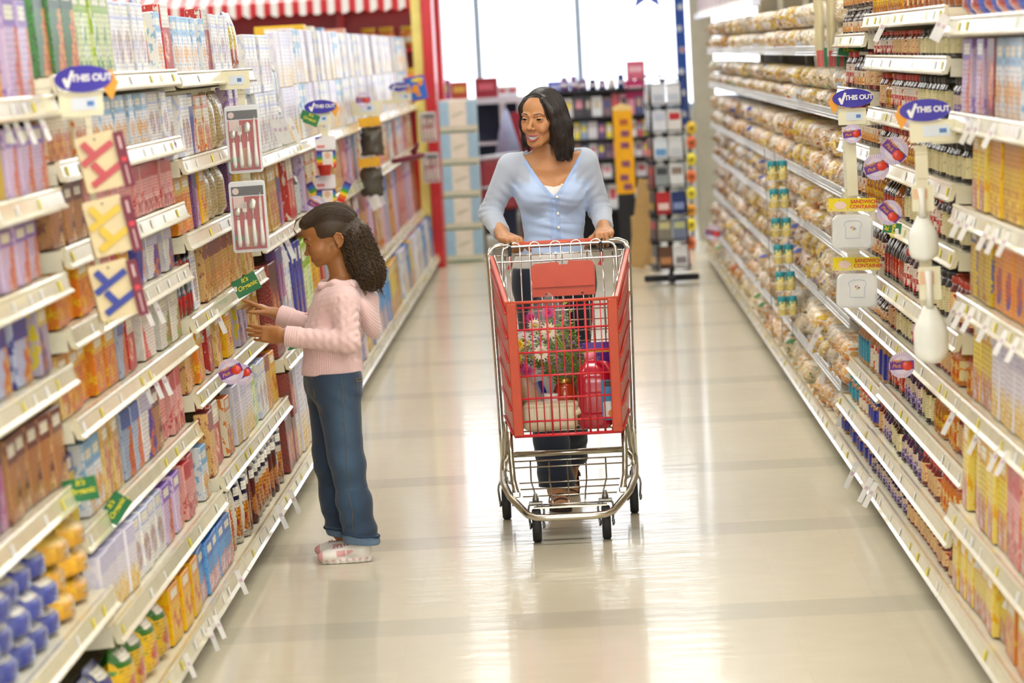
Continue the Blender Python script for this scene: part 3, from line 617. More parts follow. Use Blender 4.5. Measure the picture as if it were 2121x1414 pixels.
# ---- place the packs: per kind the 300 nearest are objects, the rest one object of stuff
def loaf_scale(key, loc):
    if DS[key][0] != 'loaf': return Vector((1, 1, 1))
    q = math.sin(loc[1]*91.7+loc[2]*37.1)*437.5; q -= math.floor(q); return Vector((.8+.2*q, .84+.16*((q*7) % 1), .93+.07*q))
def place_packs():
    bycat = {}
    for r in REQ: bycat.setdefault(DS[r[1]][1], []).append(r)
    runid = {}; used = set()
    def label(run, key):
        words, cat, bay, shelf, nb = run; k = (key,)+run
        if k in runid: return runid[k]
        sh = shelf+' shelf' if shelf != 'base' else 'base'
        base = '%s %s, %s %s' % (words, cat, sh, bay); opts = [base]
        if nb: opts.append('%s, beside the %s' % (base, nb)); opts.append('%s, next to a %s' % (base, nb)); opts.append('%s, just before the %s' % (base, nb))
        opts += [base+', nearer to the camera', base+', farther from the camera', base+', around the middle', base+', in another block', base+', towards the bay end']
        for o_ in opts:
            if o_ not in used and len(o_.split()) <= 16: used.add(o_); runid[k] = o_; return o_
        runid[k] = base; return base
    for cat, rs in bycat.items():
        rs.sort(key=lambda r: r[0]); nm = cat.replace(' ', '_')
        for r in rs[:290]:
            _, key, h, loc, rot, run = r; ps = pack(key, h); o = bpy.data.objects.new(nm, ps[0][1]); COL.objects.link(o); o.location = loc; o.rotation_euler = rot; o.scale = loaf_scale(key, loc)
            lb = label(run, key); tag(o, lb, cat, lb)
            if loc[1] < 17:
                for pn, me in ps[1:]: c = bpy.data.objects.new(pn, me); COL.objects.link(c); c.parent = o
        rest = rs[290:]
        if rest:
            V = []; F = []; MI = []; mats = []; SM = []; base = 0
            for r in rest:
                _, key, h, loc, rot, run = r
                M = Matrix.LocRotScale(Vector(loc), __import__('mathutils').Euler(rot), loaf_scale(key, loc))
                for pn, me in pack(key, h):
                    nv = len(me.vertices); a = np.empty(nv*3, 'f'); me.vertices.foreach_get('co', a); a = a.reshape(-1, 3)
                    R = np.array(M.to_3x3()); V.append(a @ R.T+np.array(M.translation))
                    idx = []
                    for mm in me.materials:
                        if mm not in mats: mats.append(mm)
                        idx.append(mats.index(mm))
                    for p in me.polygons: F.append([base+v for v in p.vertices]); MI.append(idx[p.material_index]); SM.append(p.use_smooth)
                    base += nv
            me = bpy.data.meshes.new(nm+'_mass'); me.from_pydata(np.concatenate(V).tolist(), [], F)
            for mm in mats: me.materials.append(mm)
            me.polygons.foreach_set('material_index', MI); me.polygons.foreach_set('use_smooth', SM); me.update()
            o = bpy.data.objects.new('distant_%ss' % nm, me); COL.objects.link(o); far = 'right' if rest[0][3][0] > 0 else 'left'
            tag(o, 'distant %ss filling the %s shelves towards the far end' % (cat, far), cat, kind='stuff')
place_packs()
# ------------------------------------------------------------------ shopping cart
CHR = mat('worn_chrome', '#c9c3b4', .22, metal=1); CHB = mat('bright_chrome', '#dedcd6', .15, metal=1); REDP = mat('red_plastic', '#d8352a', .38, coat=.25); ORNP = mat('faded_red_plastic', '#d4573c', .42, coat=.2)
REDW = mat('red_coated_wire', '#d9303a', .35, coat=.3); RUB = mat('black_rubber', '#26272a', .55); STL = mat('dull_steel', '#8d8a84', .4, metal=.9)
CX, CY = -.082, 12.25
cart = empty('shopping_cart', (CX, CY, 0)); tag(cart, 'chrome shopping cart with red plastic basket pushed by the woman', 'shopping cart')
def cl(*p): return Vector((p[0], p[1]-CY, p[2]))      # x from the cart's middle, world Y, z
# lower frame with the bent front bumper
m = MB(); pts = []
for s_ in (-1, 1):
    side = [cl(s_*.255, 12.60, .215), cl(s_*.252, 12.35, .205), cl(s_*.245, 12.12, .195), cl(s_*.222, 11.99, .165), cl(s_*.175, 11.885, .128), cl(s_*.155, 11.855, .112), cl(s_*.125, 11.838, .104), cl(s_*.08, 11.834, .102)]
    pts += side if s_ < 0 else side[::-1]
m.tube(pts, .0135, CHR, n=10)
for s_ in (-1, 1):   # looped side brackets behind the front legs
    m.tube([cl(s_*.205, 12.42, .268), cl(s_*.228, 12.41, .262), cl(s_*.246, 12.4, .24), cl(s_*.25, 12.38, .205)], .011, CHR)
m.tube([cl(-.205, 12.42, .268), cl(.205, 12.42, .268)], .0115, CHR)
m.build('lower_frame', cart)
for s_ in (-1, 1):
    m = MB(); m.tube([cl(s_*.213, 12.06, .40), cl(s_*.212, 12.05, .30), cl(s_*.208, 12.03, .22), cl(s_*.196, 11.985, .175)], .011, CHR); m.box(cl(s_*.198, 11.98, .172), (.03, .03, .02), CHR, bev=.004); m.build('front_leg', cart)
    m = MB(); m.tube([cl(s_*.255, 12.58, .2), cl(s_*.257, 12.6, .36), cl(s_*.262, 12.64, .6), cl(s_*.272, 12.70, .99), cl(s_*.272, 12.705, 1.02), cl(s_*.262, 12.72, 1.043), cl(s_*.235, 12.74, 1.052), cl(s_*.17, 12.745, 1.053)], .0115, CHB, n=10)
    m.tube([cl(s_*.235, 12.36, .40), cl(s_*.238, 12.45, .3), cl(s_*.248, 12.5, .21)], .009, CHR); m.build('rear_leg', cart)
# wire tray under the basket
m = MB()
for z, y in ((.262, 12.25), (.242, 12.22)): m.tube([cl(-.21, y, z), cl(.21, y, z)], .0032, CHR, n=6)
for s_ in (-1, 1): m.tube([cl(s_*.215, 12.24, .222), cl(s_*.232, 12.24, .23), cl(s_*.238, 12.24, .245), cl(s_*.228, 12.24, .262), cl(s_*.2, 12.25, .262)], .0032, CHR, n=6)
for x in (-.145, -.075, -.005, .065, .14): m.tube([cl(x, 12.25, .262), cl(x, 12.21, .19), cl(x*.9, 12.05, .165), cl(x*.85, 11.95, .14), cl(x*.85, 11.95, .12)], .003, CHR, n=6)
for y, z, w in ((12.2, .185, .19), (12.12, .172, .185), (12.02, .158, .175), (11.95, .135, .15)): m.tube([cl(-w, y, z), cl(w, y, z)], .003, CHR, n=6)
m.box(cl(0, 11.93, .128), (.27, .035, .006), CHR)
m.build('wire_tray', cart)
def caster(x, y, front):
    e = empty('caster', (0, 0, 0)); e.parent = cart; e.location = cl(x, y, 0)
    m = MB(); R_ = .062
    m.lathe([(.02, -.014), (.045, -.016), (.057, -.0165), (R_, -.012), (R_+.0005, 0), (R_, .012), (.057, .0165), (.045, .016), (.02, .014)], RUB, n=24, ax='x', c=(0, 0, R_)); m.build('wheel', e)
    m = MB()
    for s_ in (-1, 1):
        m.tube([(s_*.012, .0, .143), (s_*.026, 0, .135), (s_*.029, 0, .115), (s_*.024, 0, .062)], .0045, STL, n=6)
        m.lathe([(.0, .0), (.014, 0), (.014, .006), (.006, .01)], STL, n=8, ax='x', c=(s_*.022-(.005 if s_ < 0 else 0), 0, R_))
    m.box((0, 0, .145), (.05, .045, .008), STL, bev=.002); m.lathe([(.012, 0), (.012, .012), (.007, .02), (.007, .03)], STL, n=8, c=(0, 0, .15)); m.build('fork', e)
for a in ((-.127, 11.932, 1), (.13, 11.932, 1), (-.252, 12.57, 0), (.244, 12.57, 0)): caster(*a)
# basket: tapered red box, front narrow, back wide
def corner(s_, v, back):      # v 0 bottom .. 1 top
    if back: return cl(.003+s_*(.236+.030*v), 12.50+.18*v, .40+.615*v)
    return cl(.006+s_*(.199+.003*v), 11.99-.06*v+.0, .388+.502*v)
m = MB()
for s_ in (-1, 1):
    for (v0, v1) in ((0, 1),):
        a, b_, c, d = corner(s_, 0, 0), corner(s_, 1, 0), corner(s_, 1, 1), corner(s_, 0, 1)
        a.z += .0; n_ = Vector((s_*.003, 0, 0))
        vs = [a+n_, b_+n_, c+n_, d+n_, a-n_, b_-n_, c-n_, d-n_]; f = [(0, 1, 2, 3), (7, 6, 5, 4), (0, 4, 5, 1), (1, 5, 6, 2), (2, 6, 7, 3), (3, 7, 4, 0)]
        if s_ > 0: f = [q[::-1] for q in f]
        mm = MB().add(vs, f, REDP)
        for v in (.02, .2, .38, .56, .74, .92): mm.tube([corner(s_, v, 0)+n_*2, corner(s_, v, 1)+n_*2], .0048, REDP, n=6)
        mm.build('side_panel', cart)
        mm = MB(); p0, p1 = corner(s_, 1.0, 0), corner(s_, 1.0, 1); dr = (p1-p0).normalized()
        mm.box((p0+p1)/2, (.016, (p1-p0).length, .012), ORNP, rot=dr.to_track_quat('Y', 'Z').to_matrix(), bev=.003)
        mm.tube([p0+Vector((-s_*.012, 0, .004)), p1+Vector((-s_*.012, 0, .004))], .004, CHB, n=6); mm.build('top_rail', cart)
for s_ in (-1, 1):
    a, b_ = corner(s_, 0, 0), corner(s_, 1, 0); c = (a+b_)/2-Vector((s_*.016, .0, 0)); q = (b_-a).normalized().to_track_quat('Z', 'Y').to_matrix()
    MB().box(c, (.038, .014, (b_-a).length), ORNP, rot=q, bev=.004).build('corner_post', cart)
m = MB()
for z in (.388, .442, .528, .613, .70, .786, .868, .888):
    v = (z-.388)/.502; a, b_ = corner(-1, v, 0), corner(1, v, 0); m.tube([a, b_], .0065 if z in (.888, .388) else .0042, ORNP if z == .888 else REDW, n=6)
a0 = .168
for k in range(13):
    x = -a0+2*a0*k/12; m.tube([cl(x+.006, 11.988, .39), cl(x*1.01+.006, 11.93, .888)], .0042 if k in (4, 9) else .0026, REDW, n=6)
m.build('front_grille', cart)
m = MB()
for k in range(15): x = -.2+.4*k/14; m.tube([cl(x*.95+.005, 11.99, .391), cl(x*1.1, 12.52, .40)], .0025, CHR, n=5)
for y in (12.1, 12.22, 12.34, 12.46): m.tube([cl(-.21, y, .392), cl(.215, y, .392)], .0035, CHR, n=6)
m.build('basket_floor', cart)
m = MB(); F2 = lambda x, z: cl(x, 12.50+.18*(z-.415)/.6, z)
m.tube([F2(-.235, .42), F2(-.222, .99), F2(-.219, 1.03), F2(-.212, 1.044), F2(-.195, 1.05), F2(.195, 1.05), F2(.212, 1.044), F2(.222, 1.03), F2(.224, .99), F2(.235, .42)], .0055, CHB, n=8)
for i, x in enumerate((-.171, -.093, -.012, .068, .146)):
    w = .0205; m.tube([F2(x-w, .42), F2(x-w, 1.04)]+[F2(x+w*math.cos(a), 1.045+w*.95*math.sin(a)) for a in [math.pi*(1-j/8) for j in range(9)]]+[F2(x+w, 1.04), F2(x+w, .42)], .003, CHB, n=6)
for z in (.55, .62, .68, .72, .76, .80): m.tube([F2(-.23, z), F2(.23, z)], .0026, CHB, n=6)
for z in (1.0, .996): pass
m.tube([F2(-.252, 1.01), F2(-.25, .996), F2(-.24, .992), F2(.235, .992), F2(.245, .996), F2(.248, 1.015)], .004, CHB, n=6)
m.tube([F2(-.262, 1.015)+Vector((0, .02, 0)), F2(.262, 1.015)+Vector((0, .02, 0))], .004, CHB, n=6)
for x in (-.21, -.15, -.11, .11, .17, .21, -.012, .012): m.tube([F2(x, .70)+Vector((0, .03, 0)), F2(x, 1.022)+Vector((0, .022, 0))], .003, CHB, n=6)
m.build('rear_gate', cart)
ol = [(-.122, 0), (.122, 0), (.124, .115), (.118, .128), (.108, .133), (.022, .136), (.02, .122), (-.014, .122), (-.016, .133), (-.108, .128), (-.118, .122), (-.123, .11)]
m = MB().prism(ol, -.006, .006, ORNP, M=Matrix.Translation(cl(.013, 12.60, .856)) @ FACE); m.box(cl(.013, 12.592, .892), (.236, .004, .002), mat('panel_groove', '#a8412c', .5))
for x in (-.067, .072): m.box(cl(x+.013, 12.592, .865), (.009, .005, .005), BLACK, bev=.001)
m.build('child_seat_flap', cart)
MB().tube([cl(-.195, 12.748, 1.052), cl(.195, 12.748, 1.052)], .0135, ORNP, n=12).build('handle_bar', cart)
for x in (-.19, .165):
    m = MB(); p = F2(x, 1.045)+Vector((0, -.008, 0)); m.box(p+Vector((0, 0, -.012)), (.013, .012, .04), BLACK, bev=.003); m.tube([p+Vector((.002, 0, .012)), p+Vector((.008, 0, .022))], .004, BLACK)
    m.build('strap_buckle', cart)
    m = MB(); q = p+Vector((0, -.002, -.03)); m.add([q+Vector(v) for v in ((-.004, 0, 0), (.004, 0, 0), (.008, .001, -.03), (-.002, .002, -.028), (-.016, 0, -.05), (.002, .002, -.056))], [(0, 1, 2, 3), (3, 2, 5, 4)], REDW); m.build('strap_end', cart)
# ------------------------------------------------------------------ groceries in the cart
def gp(x, y, z=.400): return (CX+x, y, z)
MILK = mat('cream_jug_plastic', '#f3e6c4', .4, coat=.25, sss=.3); JUICE = mat('red_juice_plastic', '#c41b38', .16, coat=.7)
def soft_box(m, w, d, h, mt, r=.03, n=6, c=(0, 0, 0), bulge=0):
    """rounded block from stacked rounded rectangles"""
    rings = []; K = 5
    prof = [(math.sin(math.pi/2*k/K), -math.cos(math.pi/2*k/K)) for k in range(K+1)]
    lv = [(r*(1-a), r*(1+b_)) for a, b_ in prof]+[(r*(1-a), h-r*(1+b_)) for a, b_ in reversed(prof)]
    vs = []; nn = None
    for ins, z in lv:
        o = rrect(w-2*ins, d-2*ins, max(r*1.1-ins, .004), n); nn = len(o); vs += [(c[0]+x, c[1]+y, c[2]+z) for x, y in o]
    fs = [(i*nn+k, i*nn+(k+1) % nn, (i+1)*nn+(k+1) % nn, (i+1)*nn+k) for i in range(len(lv)-1) for k in range(nn)]
    fs += [tuple(reversed(range(nn))), tuple((len(lv)-1)*nn+k for k in range(nn))]; return m.add(vs, fs, mt, True)
t = empty('milk_jug', gp(-.058, 12.085)); tag(t, 'cream coloured plastic jug lying at the front of the cart basket', 'jug')
m = MB(); soft_box(m, .205, .12, .1, MILK, .022)
for x in (-.06, 0, .055): m.box((x, 0, .05), (.0025, .1215, .09), MILK, bev=.001)
m.build('jug_body', t); m = MB(); m.tube([(.075, -.045, .05), (.108, -.055, .065), (.113, -.03, .08), (.09, -.02, .095)], .012, MILK); m.build('jug_handle', t)
t = empty('juice_jug', gp(.109, 12.075)); tag(t, 'large red juice jug standing in the front right of the cart', 'jug')
m = MB(); vs = []; nn = 0; lv = [(.9, 0), (1, .012), (1, .17), (.97, .19), (.8, .215), (.5, .238), (.36, .248), (.34, .256)]
for s_, z in lv: o = rrect(.125*s_, .12*s_, .035*s_, 5); nn = len(o); vs += [(x-(1-s_)*.012, y, z) for x, y in o]
m.add(vs, [(i*nn+k, i*nn+(k+1) % nn, (i+1)*nn+(k+1) % nn, (i+1)*nn+k) for i in range(len(lv)-1) for k in range(nn)]+[tuple(reversed(range(nn))), tuple((len(lv)-1)*nn+k for k in range(nn))], JUICE, True); m.build('jug_body', t)
MB().lathe([(.021, 0), (.023, .003), (.023, .02), (.02, .023)], mat('pink_cap', '#ee8fa0', .4, coat=.2), c=(-.008, 0, .256), n=18).build('cap', t)
m = MB(); m.tube([(.022, -.02, .238), (.05, -.03, .235), (.068, -.034, .2), (.068, -.034, .14), (.058, -.03, .115)], .013, JUICE); m.build('jug_handle', t)
m = MB(); m.prism(rrect(.05, .15, .01), 0, .002, mat('label_blue', '#3f8fc4', .4), M=Matrix.Translation((.052, -.0605, .105)) @ FACE); m.prism(rrect(.04, .06, .006), .0, .003, mat('label_white', '#f2f0ea', .4), M=Matrix.Translation((.052, -.0605, .07)) @ FACE)
m.prism(ell(.012, .013), .0, .0035, mat('label_orange', '#ef8a2a', .4), M=Matrix.Translation((.06, -.0605, .055)) @ FACE); m.box((.05, -.062, .165), (.03, .003, .02), BLACK); m.build('label', t)
t = empty('sauce_jar', gp(-.0, 12.19)); tag(t, 'glass jar of red tomato sauce with gold lid in the cart', 'jar')
sauce = mat('tomato_sauce', '#b5401c', .12, coat=.9)
MB().lathe([(.038, 0), (.043, .01), (.044, .1), (.043, .13), (.036, .15), (.031, .16)], sauce, n=20).build('glass', t); MB().lathe([(.033, .16), (.034, .162), (.034, .176), (.031, .178)], mat('gold_lid', '#c9a85a', .3, metal=.8), n=20).build('lid', t)
MB().lathe([(.0445, .02), (.0448, .022), (.0448, .09), (.0445, .092)], mat('sauce_label', '#e0c24a', .4), n=20).build('label', t)
PURP = mat('purple_film', '#5a2a8c', .3, coat=.6)
t = empty('snack_bag', gp(.125, 12.33)); tag(t, 'purple snack bag standing behind the red juice jug', 'bag')
o = bpy.data.objects.new('bag_body', sh_bag(PURP, .15, .29, .07)[0][1]); link(o, t); o.rotation_euler = (0, 0, -math.pi/2); 
text('lettering', 'in', .07, mat('white_ink', '#f6f4f2', .4), t, face((-.005, -.035, .185), 0, .06), bold=.001)
MB().box((0, -.014, .262), (.12, .003, .012), mat('gold_foil', '#d9a83a', .3, metal=.5)).build('gold_band', t)
t = empty('pasta_bag', gp(.045, 12.3)); tag(t, 'yellow striped bag behind the sauce jar in the cart', 'bag')
def stripes(name, a, b_, sc, ang=.5):
    m, tr, bs = newmat(name); tc = tr.nodes.new('ShaderNodeTexCoord'); w_ = tr.nodes.new('ShaderNodeTexWave'); w_.inputs['Scale'].default_value = sc; w_.inputs['Distortion'].default_value = 0
    mp = tr.nodes.new('ShaderNodeMapping'); mp.inputs['Rotation'].default_value = (0, ang, 0); tr.links.new(tc.outputs['Object'], mp.inputs[0]); tr.links.new(mp.outputs[0], w_.inputs['Vector'])
    r = tr.nodes.new('ShaderNodeValToRGB'); r.color_ramp.interpolation = 'CONSTANT'; r.color_ramp.elements[0].color = (*srgb(a), 1); r.color_ramp.elements[1].color = (*srgb(b_), 1); r.color_ramp.elements[1].position = .5
    tr.links.new(w_.outputs[0], r.inputs[0]); tr.links.new(r.outputs[0], bs.inputs['Base Color']); bs.inputs['Roughness'].default_value = .4; return m
o = bpy.data.objects.new('bag_body', sh_bag(stripes('yellow_stripes', '#f2d93a', '#e8b8a0', 14), .12, .19, .06)[0][1]); link(o, t); o.rotation_euler = (0, .1, -math.pi/2)
t = empty('cookie_packet', gp(-.085, 12.24)); tag(t, 'small shiny blue packet between the white bag and the jar', 'packet')
o = bpy.data.objects.new('packet_body', sh_bag(mat('blue_film', '#1f3fa4', .2, coat=.9), .09, .16, .04)[0][1]); link(o, t); o.rotation_euler = (.25, 0, -math.pi/2)
t = empty('yogurt_tub', gp(-.055, 12.17)); tag(t, 'small white lidded tub in front of the blue packet', 'tub')
MB().lathe([(.026, 0), (.03, .11)], WHITE, n=16).build('tub_body', t); MB().lathe([(.032, .11), (.032, .122), (.03, .124)], WHITE, n=16).build('lid', t)
def crumple(name, w, h, d, mt, parent, rot, seed, loc=(0, 0, 0)):
    me = sh_bag(mt, w, h, d)[0][1]; me = me.copy(); r = random.Random(seed)
    for v in me.vertices: v.co += Vector((r.uniform(-1, 1), r.uniform(-1, 1), r.uniform(-1, 1)))*.006
    o = bpy.data.objects.new(name, me); link(o, parent); o.rotation_euler = rot; o.location = loc; sd = o.modifiers.new('s', 'SUBSURF'); sd.levels = 2; sd.render_levels = 2; return o
t = empty('bread_bag', gp(-.14, 12.17)); tag(t, 'tan baguette in a clear bag leaning at the left of the cart', 'bread')
m = MB(); m.tube([(.05, .0, .03), (.02, 0, .08), (-.01, 0, .15), (-.03, 0, .24), (-.035, 0, .27)], [.02, .036, .038, .034, .012], mat('baguette_crust', '#c9924e', .55, coat=.4), n=14); m.build('baguette', t)
FILM = mat('clear_film', '#fffdf8', .12, trans=.0, alpha=.22, coat=1)
m = MB(); m.tube([(.075, 0, .0), (.04, 0, .05), (.005, 0, .12), (-.02, 0, .22), (-.03, 0, .31)], [.03, .045, .05, .045, .02], FILM, n=14); m.build('clear_bag', t)
t = empty('paper_bag', gp(-.105, 12.32)); tag(t, 'crumpled white bag behind the baguette in the cart', 'bag')
crumple('bag_body', .2, .34, .08, mat('white_bag', '#eeeae4', .5, coat=.3), t, (-.06, 0, -math.pi/2), 4)
# bouquet
t = empty('flower_bouquet', gp(.115, 12.26, .49)); tag(t, 'mixed flower bouquet in clear wrap with white and yellow daisies', 'bouquet')
GRN = mat('leaf_green', '#7aa63a', .5); DGR = mat('dark_leaf_green', '#4c7330', .5); STG = mat('stem_green', '#93b43a', .45)
hd = Vector((-.18, -.09, .31)); r = random.Random(5)
def bq(u, v, w): # u along stems 0..1, v,w across
    ax = Vector((-.2, -.1, .27)); s_ = ax*u; a = Vector((.27, 0, .2)).normalized(); b_ = Vector((0, -1, -.2)).normalized(); return s_+a*v*(.02+.11*u)+b_*w*(.02+.08*u)
m = MB()
for k in range(9): v, w = r.uniform(-.8, .8), r.uniform(-.4, 1); m.tube([bq(-.05, v*.5, w*.5), bq(.5, v*.8, w*.9), bq(.92, v, w)], .0035, STG, n=5)
m.build('stems', t)
m = MB()
for k in range(1700):
    u = r.uniform(.3, 1.02); v, w = r.uniform(-1, 1.0), r.uniform(-1, 1); p = bq(u, v, w); q = Matrix.Rotation(r.uniform(0, 6.3), 3, 'Z') @ Matrix.Rotation(r.uniform(0, 3), 3, 'X'); L_ = r.uniform(.009, .026)
    m.add([p, p+q @ Vector((L_*.5, .25*L_, 0)), p+q @ Vector((L_, 0, .1*L_)), p+q @ Vector((L_*.5, -.25*L_, 0))], [(0, 1, 2, 3)], r.choice((GRN, DGR, GRN)))
m.build('foliage', t)
def daisy(u, v, w, R_, col, nc, ccol, name, layers=1):
    p = bq(u, v, w); nrm = Vector((r.uniform(-.3, .2), -1, r.uniform(.0, .5))).normalized(); q = nrm.to_track_quat('Z', 'Y').to_matrix(); m = MB()
    for ly in range(layers):
        for k in range(nc):
            a = 2*math.pi*(k+.5*ly)/nc; rr_ = R_*(1-.22*ly); d_ = Vector((math.cos(a), math.sin(a), 0)); e_ = Vector((-math.sin(a), math.cos(a), 0)); pw = rr_*2.6/nc
            z = lambda f: Vector((0, 0, .25*rr_*f*(1-f)*2+.002*ly))
            m.add([p+q @ (d_*rr_*.15), p+q @ (d_*rr_*.6+e_*pw*.5+z(.6)), p+q @ (d_*rr_*.9+e_*pw*.3+z(.9)), p+q @ (d_*rr_+z(1)), p+q @ (d_*rr_*.9-e_*pw*.3+z(.9)), p+q @ (d_*rr_*.6-e_*pw*.5+z(.6))], [(0, 1, 2, 3, 4, 5)], col)
    m.sphere(p+q @ Vector((0, 0, .003)), (R_*.24, R_*.24, R_*.16), ccol, n=8, rot=q); m.build(name, t)
PW = mat('petal_cream', '#f6f0d8', .5); PY = mat('petal_yellow', '#f5d312', .5); PMG = mat('petal_magenta', '#c23a86', .5); PR = mat('petal_red', '#a8283a', .5); PV = mat('petal_lilac', '#9a86b8', .6); CYE = mat('flower_eye', '#d8c23a', .6)
daisy(1.0, .35, 1, .035, PW, 16, CYE, 'white_daisy', 2); daisy(.86, -.25, 1.1, .034, PW, 16, CYE, 'white_daisy', 2); daisy(1.12, .1, .6, .03, PW, 16, CYE, 'white_daisy', 2)
daisy(1.0, -.85, 1, .03, PY, 14, CYE, 'yellow_daisy', 2); daisy(1.1, -.5, 1, .024, PY, 14, CYE, 'yellow_daisy', 2)
daisy(.88, -1.05, .9, .028, PMG, 16, PR, 'magenta_flower', 2); daisy(.78, -1.1, .9, .026, PMG, 16, PR, 'magenta_flower', 2); daisy(1.14, .55, .5, .028, PMG, 16, PR, 'magenta_flower', 2); daisy(1.2, .1, .3, .024, PMG, 16, PR, 'magenta_flower', 2)
m = MB()
for k in range(150): p = bq(r.uniform(.6, 1.05), r.uniform(-1, 1), r.uniform(.2, 1.1)); m.sphere(p, r.uniform(.002, .0045), r.choice((PV, PV, PY if p.x < -.15 else PV)), n=6)
tag(m.build('filler_flowers', t), kind='stuff')
m = MB(); vs = []; nn = 18
for i in range(9):
    u = -.12+1.55*i/8; rr_ = (.015+.1*min(u, .95))*(1 if u < 1 else max(.25, 1-(u-1)*1.3)); rr_ = max(rr_, .014)
    for k in range(nn):
        a = 2*math.pi*k/nn; wv = 1+.1*math.sin(5*a+i); A_ = Vector((.27, 0, .2)).normalized(); B2 = Vector((0, -1, -.2)).normalized(); off = Vector((.10, .02, .0))*max(0, u-.8)*1.4
        vs.append(Vector((-.2, -.1, .27))*u+off+(A_*math.cos(a)+B2*math.sin(a)*.8)*rr_*wv)
m.add(vs, [(i*nn+k, i*nn+(k+1) % nn, (i+1)*nn+(k+1) % nn, (i+1)*nn+k) for i in range(8) for k in range(nn)], mat('cellophane', '#ffffff', .08, alpha=.13, coat=1), True); m.build('clear_wrap', t)
# ------------------------------------------------------------------ soft bodies: blended distance fields turned into meshes
F32 = np.float32
def V3(*a): return np.array(a if len(a) > 1 else a[0], F32)
def smin(a, b, k): 
    if k <= 0: return np.minimum(a, b)
    h = np.clip(.5+.5*(b-a)/k, 0, 1); return b+(a-b)*h-k*h*(1-h)
def smax(a, b, k): return -smin(-a, -b, k)
def d_ell(P, c, r, R=None):
    p = P-V3(c)
    if R is not None: p = p @ np.asarray(R, F32)      # columns = local axes
    r = V3(r); k0 = np.sqrt(((p/r)**2).sum(1)); k1 = np.sqrt(((p/(r*r))**2).sum(1))+1e-9
    return k0*(k0-1)/k1
def d_cap(P, a, b, ra, rb, flat=None):
    a = V3(a); b = V3(b); ba = b-a; pa = P-a; h = np.clip(pa @ ba/(ba @ ba+1e-12), 0, 1)
    q = pa-h[:, None]*ba
    if flat is not None:      # (axis, factor): thinner along that axis
        ax = V3(flat[0]); q = q+ax*((q @ ax)*(1/flat[1]-1))[:, None]
    return np.sqrt((q*q).sum(1))-(ra+(rb-ra)*h)
def d_chain(P, pts, rs, k=.004, flat=None):
    d = None
    for i in range(len(pts)-1):
        e = d_cap(P, pts[i], pts[i+1], rs[i], rs[i+1], flat); d = e if d is None else smin(d, e, k)
    return d
def d_box(P, c, hx, r, R=None):
    p = P-V3(c)
    if R is not None: p = p @ np.asarray(R, F32)
    q = np.abs(p)-(V3(hx)-r); return np.sqrt((np.maximum(q, 0)**2).sum(1))+np.minimum(q.max(1), 0)-r
def nets(fn, lo, hi, h):
    """naive surface nets over a grid; only cells near the surface are evaluated finely"""
    lo = np.array(lo, float); hi = np.array(hi, float); n = np.ceil((hi-lo)/h).astype(int)+1; st = 4
    n = (np.ceil((n-1)/st)*st+1).astype(int)
    ax = [lo[i]+h*np.arange(n[i]) for i in range(3)]
    def ev(X, Y, Z):
        P = np.stack([X.ravel(), Y.ravel(), Z.ravel()], 1).astype(F32); out = np.empty(len(P), F32)
        for i in range(0, len(P), 400000): out[i:i+400000] = fn(P[i:i+400000])
        return out
    C = ev(*np.meshgrid(ax[0][::st], ax[1][::st], ax[2][::st], indexing='ij')).reshape([(m-1)//st+1 for m in n])
    Vv = C.repeat(st, 0).repeat(st, 1).repeat(st, 2)[:n[0], :n[1], :n[2]].copy()
    near = np.abs(C) < h*st*1.6
    # dilate by one coarse cell towards -
    nm = near.copy(); nm[1:] |= near[:-1]; nm[:-1] |= near[1:]; nm[:, 1:] |= near[:, :-1]; nm[:, :-1] |= near[:, 1:]; nm[:, :, 1:] |= near[:, :, :-1]; nm[:, :, :-1] |= near[:, :, 1:]
    I = nm.repeat(st, 0).repeat(st, 1).repeat(st, 2)[:n[0], :n[1], :n[2]]; idx = np.argwhere(I)
    P = (lo+idx*h).astype(F32); out = np.empty(len(P), F32)
    for i in range(0, len(P), 400000): out[i:i+400000] = fn(P[i:i+400000])
    Vv[I] = out
    ins = Vv < 0; s = ins.astype(np.int8)
    cs = sum(s[a:n[0]-1+a, b:n[1]-1+b, c:n[2]-1+c] for a in (0, 1) for b in (0, 1) for c in (0, 1))
    cells = np.argwhere((cs > 0) & (cs < 8)); vid = -np.ones(n-1, int); vid[tuple(cells.T)] = np.arange(len(cells))
    acc = np.zeros((len(cells), 3)); cnt = np.zeros(len(cells))
    co = [(a, b, c) for a in (0, 1) for b in (0, 1) for c in (0, 1)]
    for i in range(8):
        for j in range(i+1, 8):
            d = np.array(co[j])-np.array(co[i])
            if abs(d).sum() != 1: continue
            va = Vv[tuple((cells+co[i]).T)]; vb = Vv[tuple((cells+co[j]).T)]; m = (va < 0) != (vb < 0)
            t = va/(va-vb+1e-12); acc[m] += (np.array(co[i])+t[m, None]*d); cnt[m] += 1
    verts = lo+(cells+acc/cnt[:, None])*h
    faces = []
    for a in range(3):
        b, c = (a+1) % 3, (a+2) % 3; sl0 = [slice(None)]*3; sl1 = [slice(None)]*3; sl0[a] = slice(0, -1); sl1[a] = slice(1, None)
        e = np.argwhere(ins[tuple(sl0)] != ins[tuple(sl1)]); e = e[(e[:, b] > 0) & (e[:, c] > 0) & (e[:, b] < n[b]-1) & (e[:, c] < n[c]-1)]
        fl = ins[tuple(e.T)]; db = np.zeros(3, int); db[b] = 1; dc = np.zeros(3, int); dc[c] = 1
        q = np.stack([vid[tuple((e-db-dc).T)], vid[tuple((e-dc).T)], vid[tuple(e.T)], vid[tuple((e-db).T)]], 1)
        q[~fl] = q[~fl][:, ::-1]; faces.append(q)
    return verts, np.concatenate(faces)
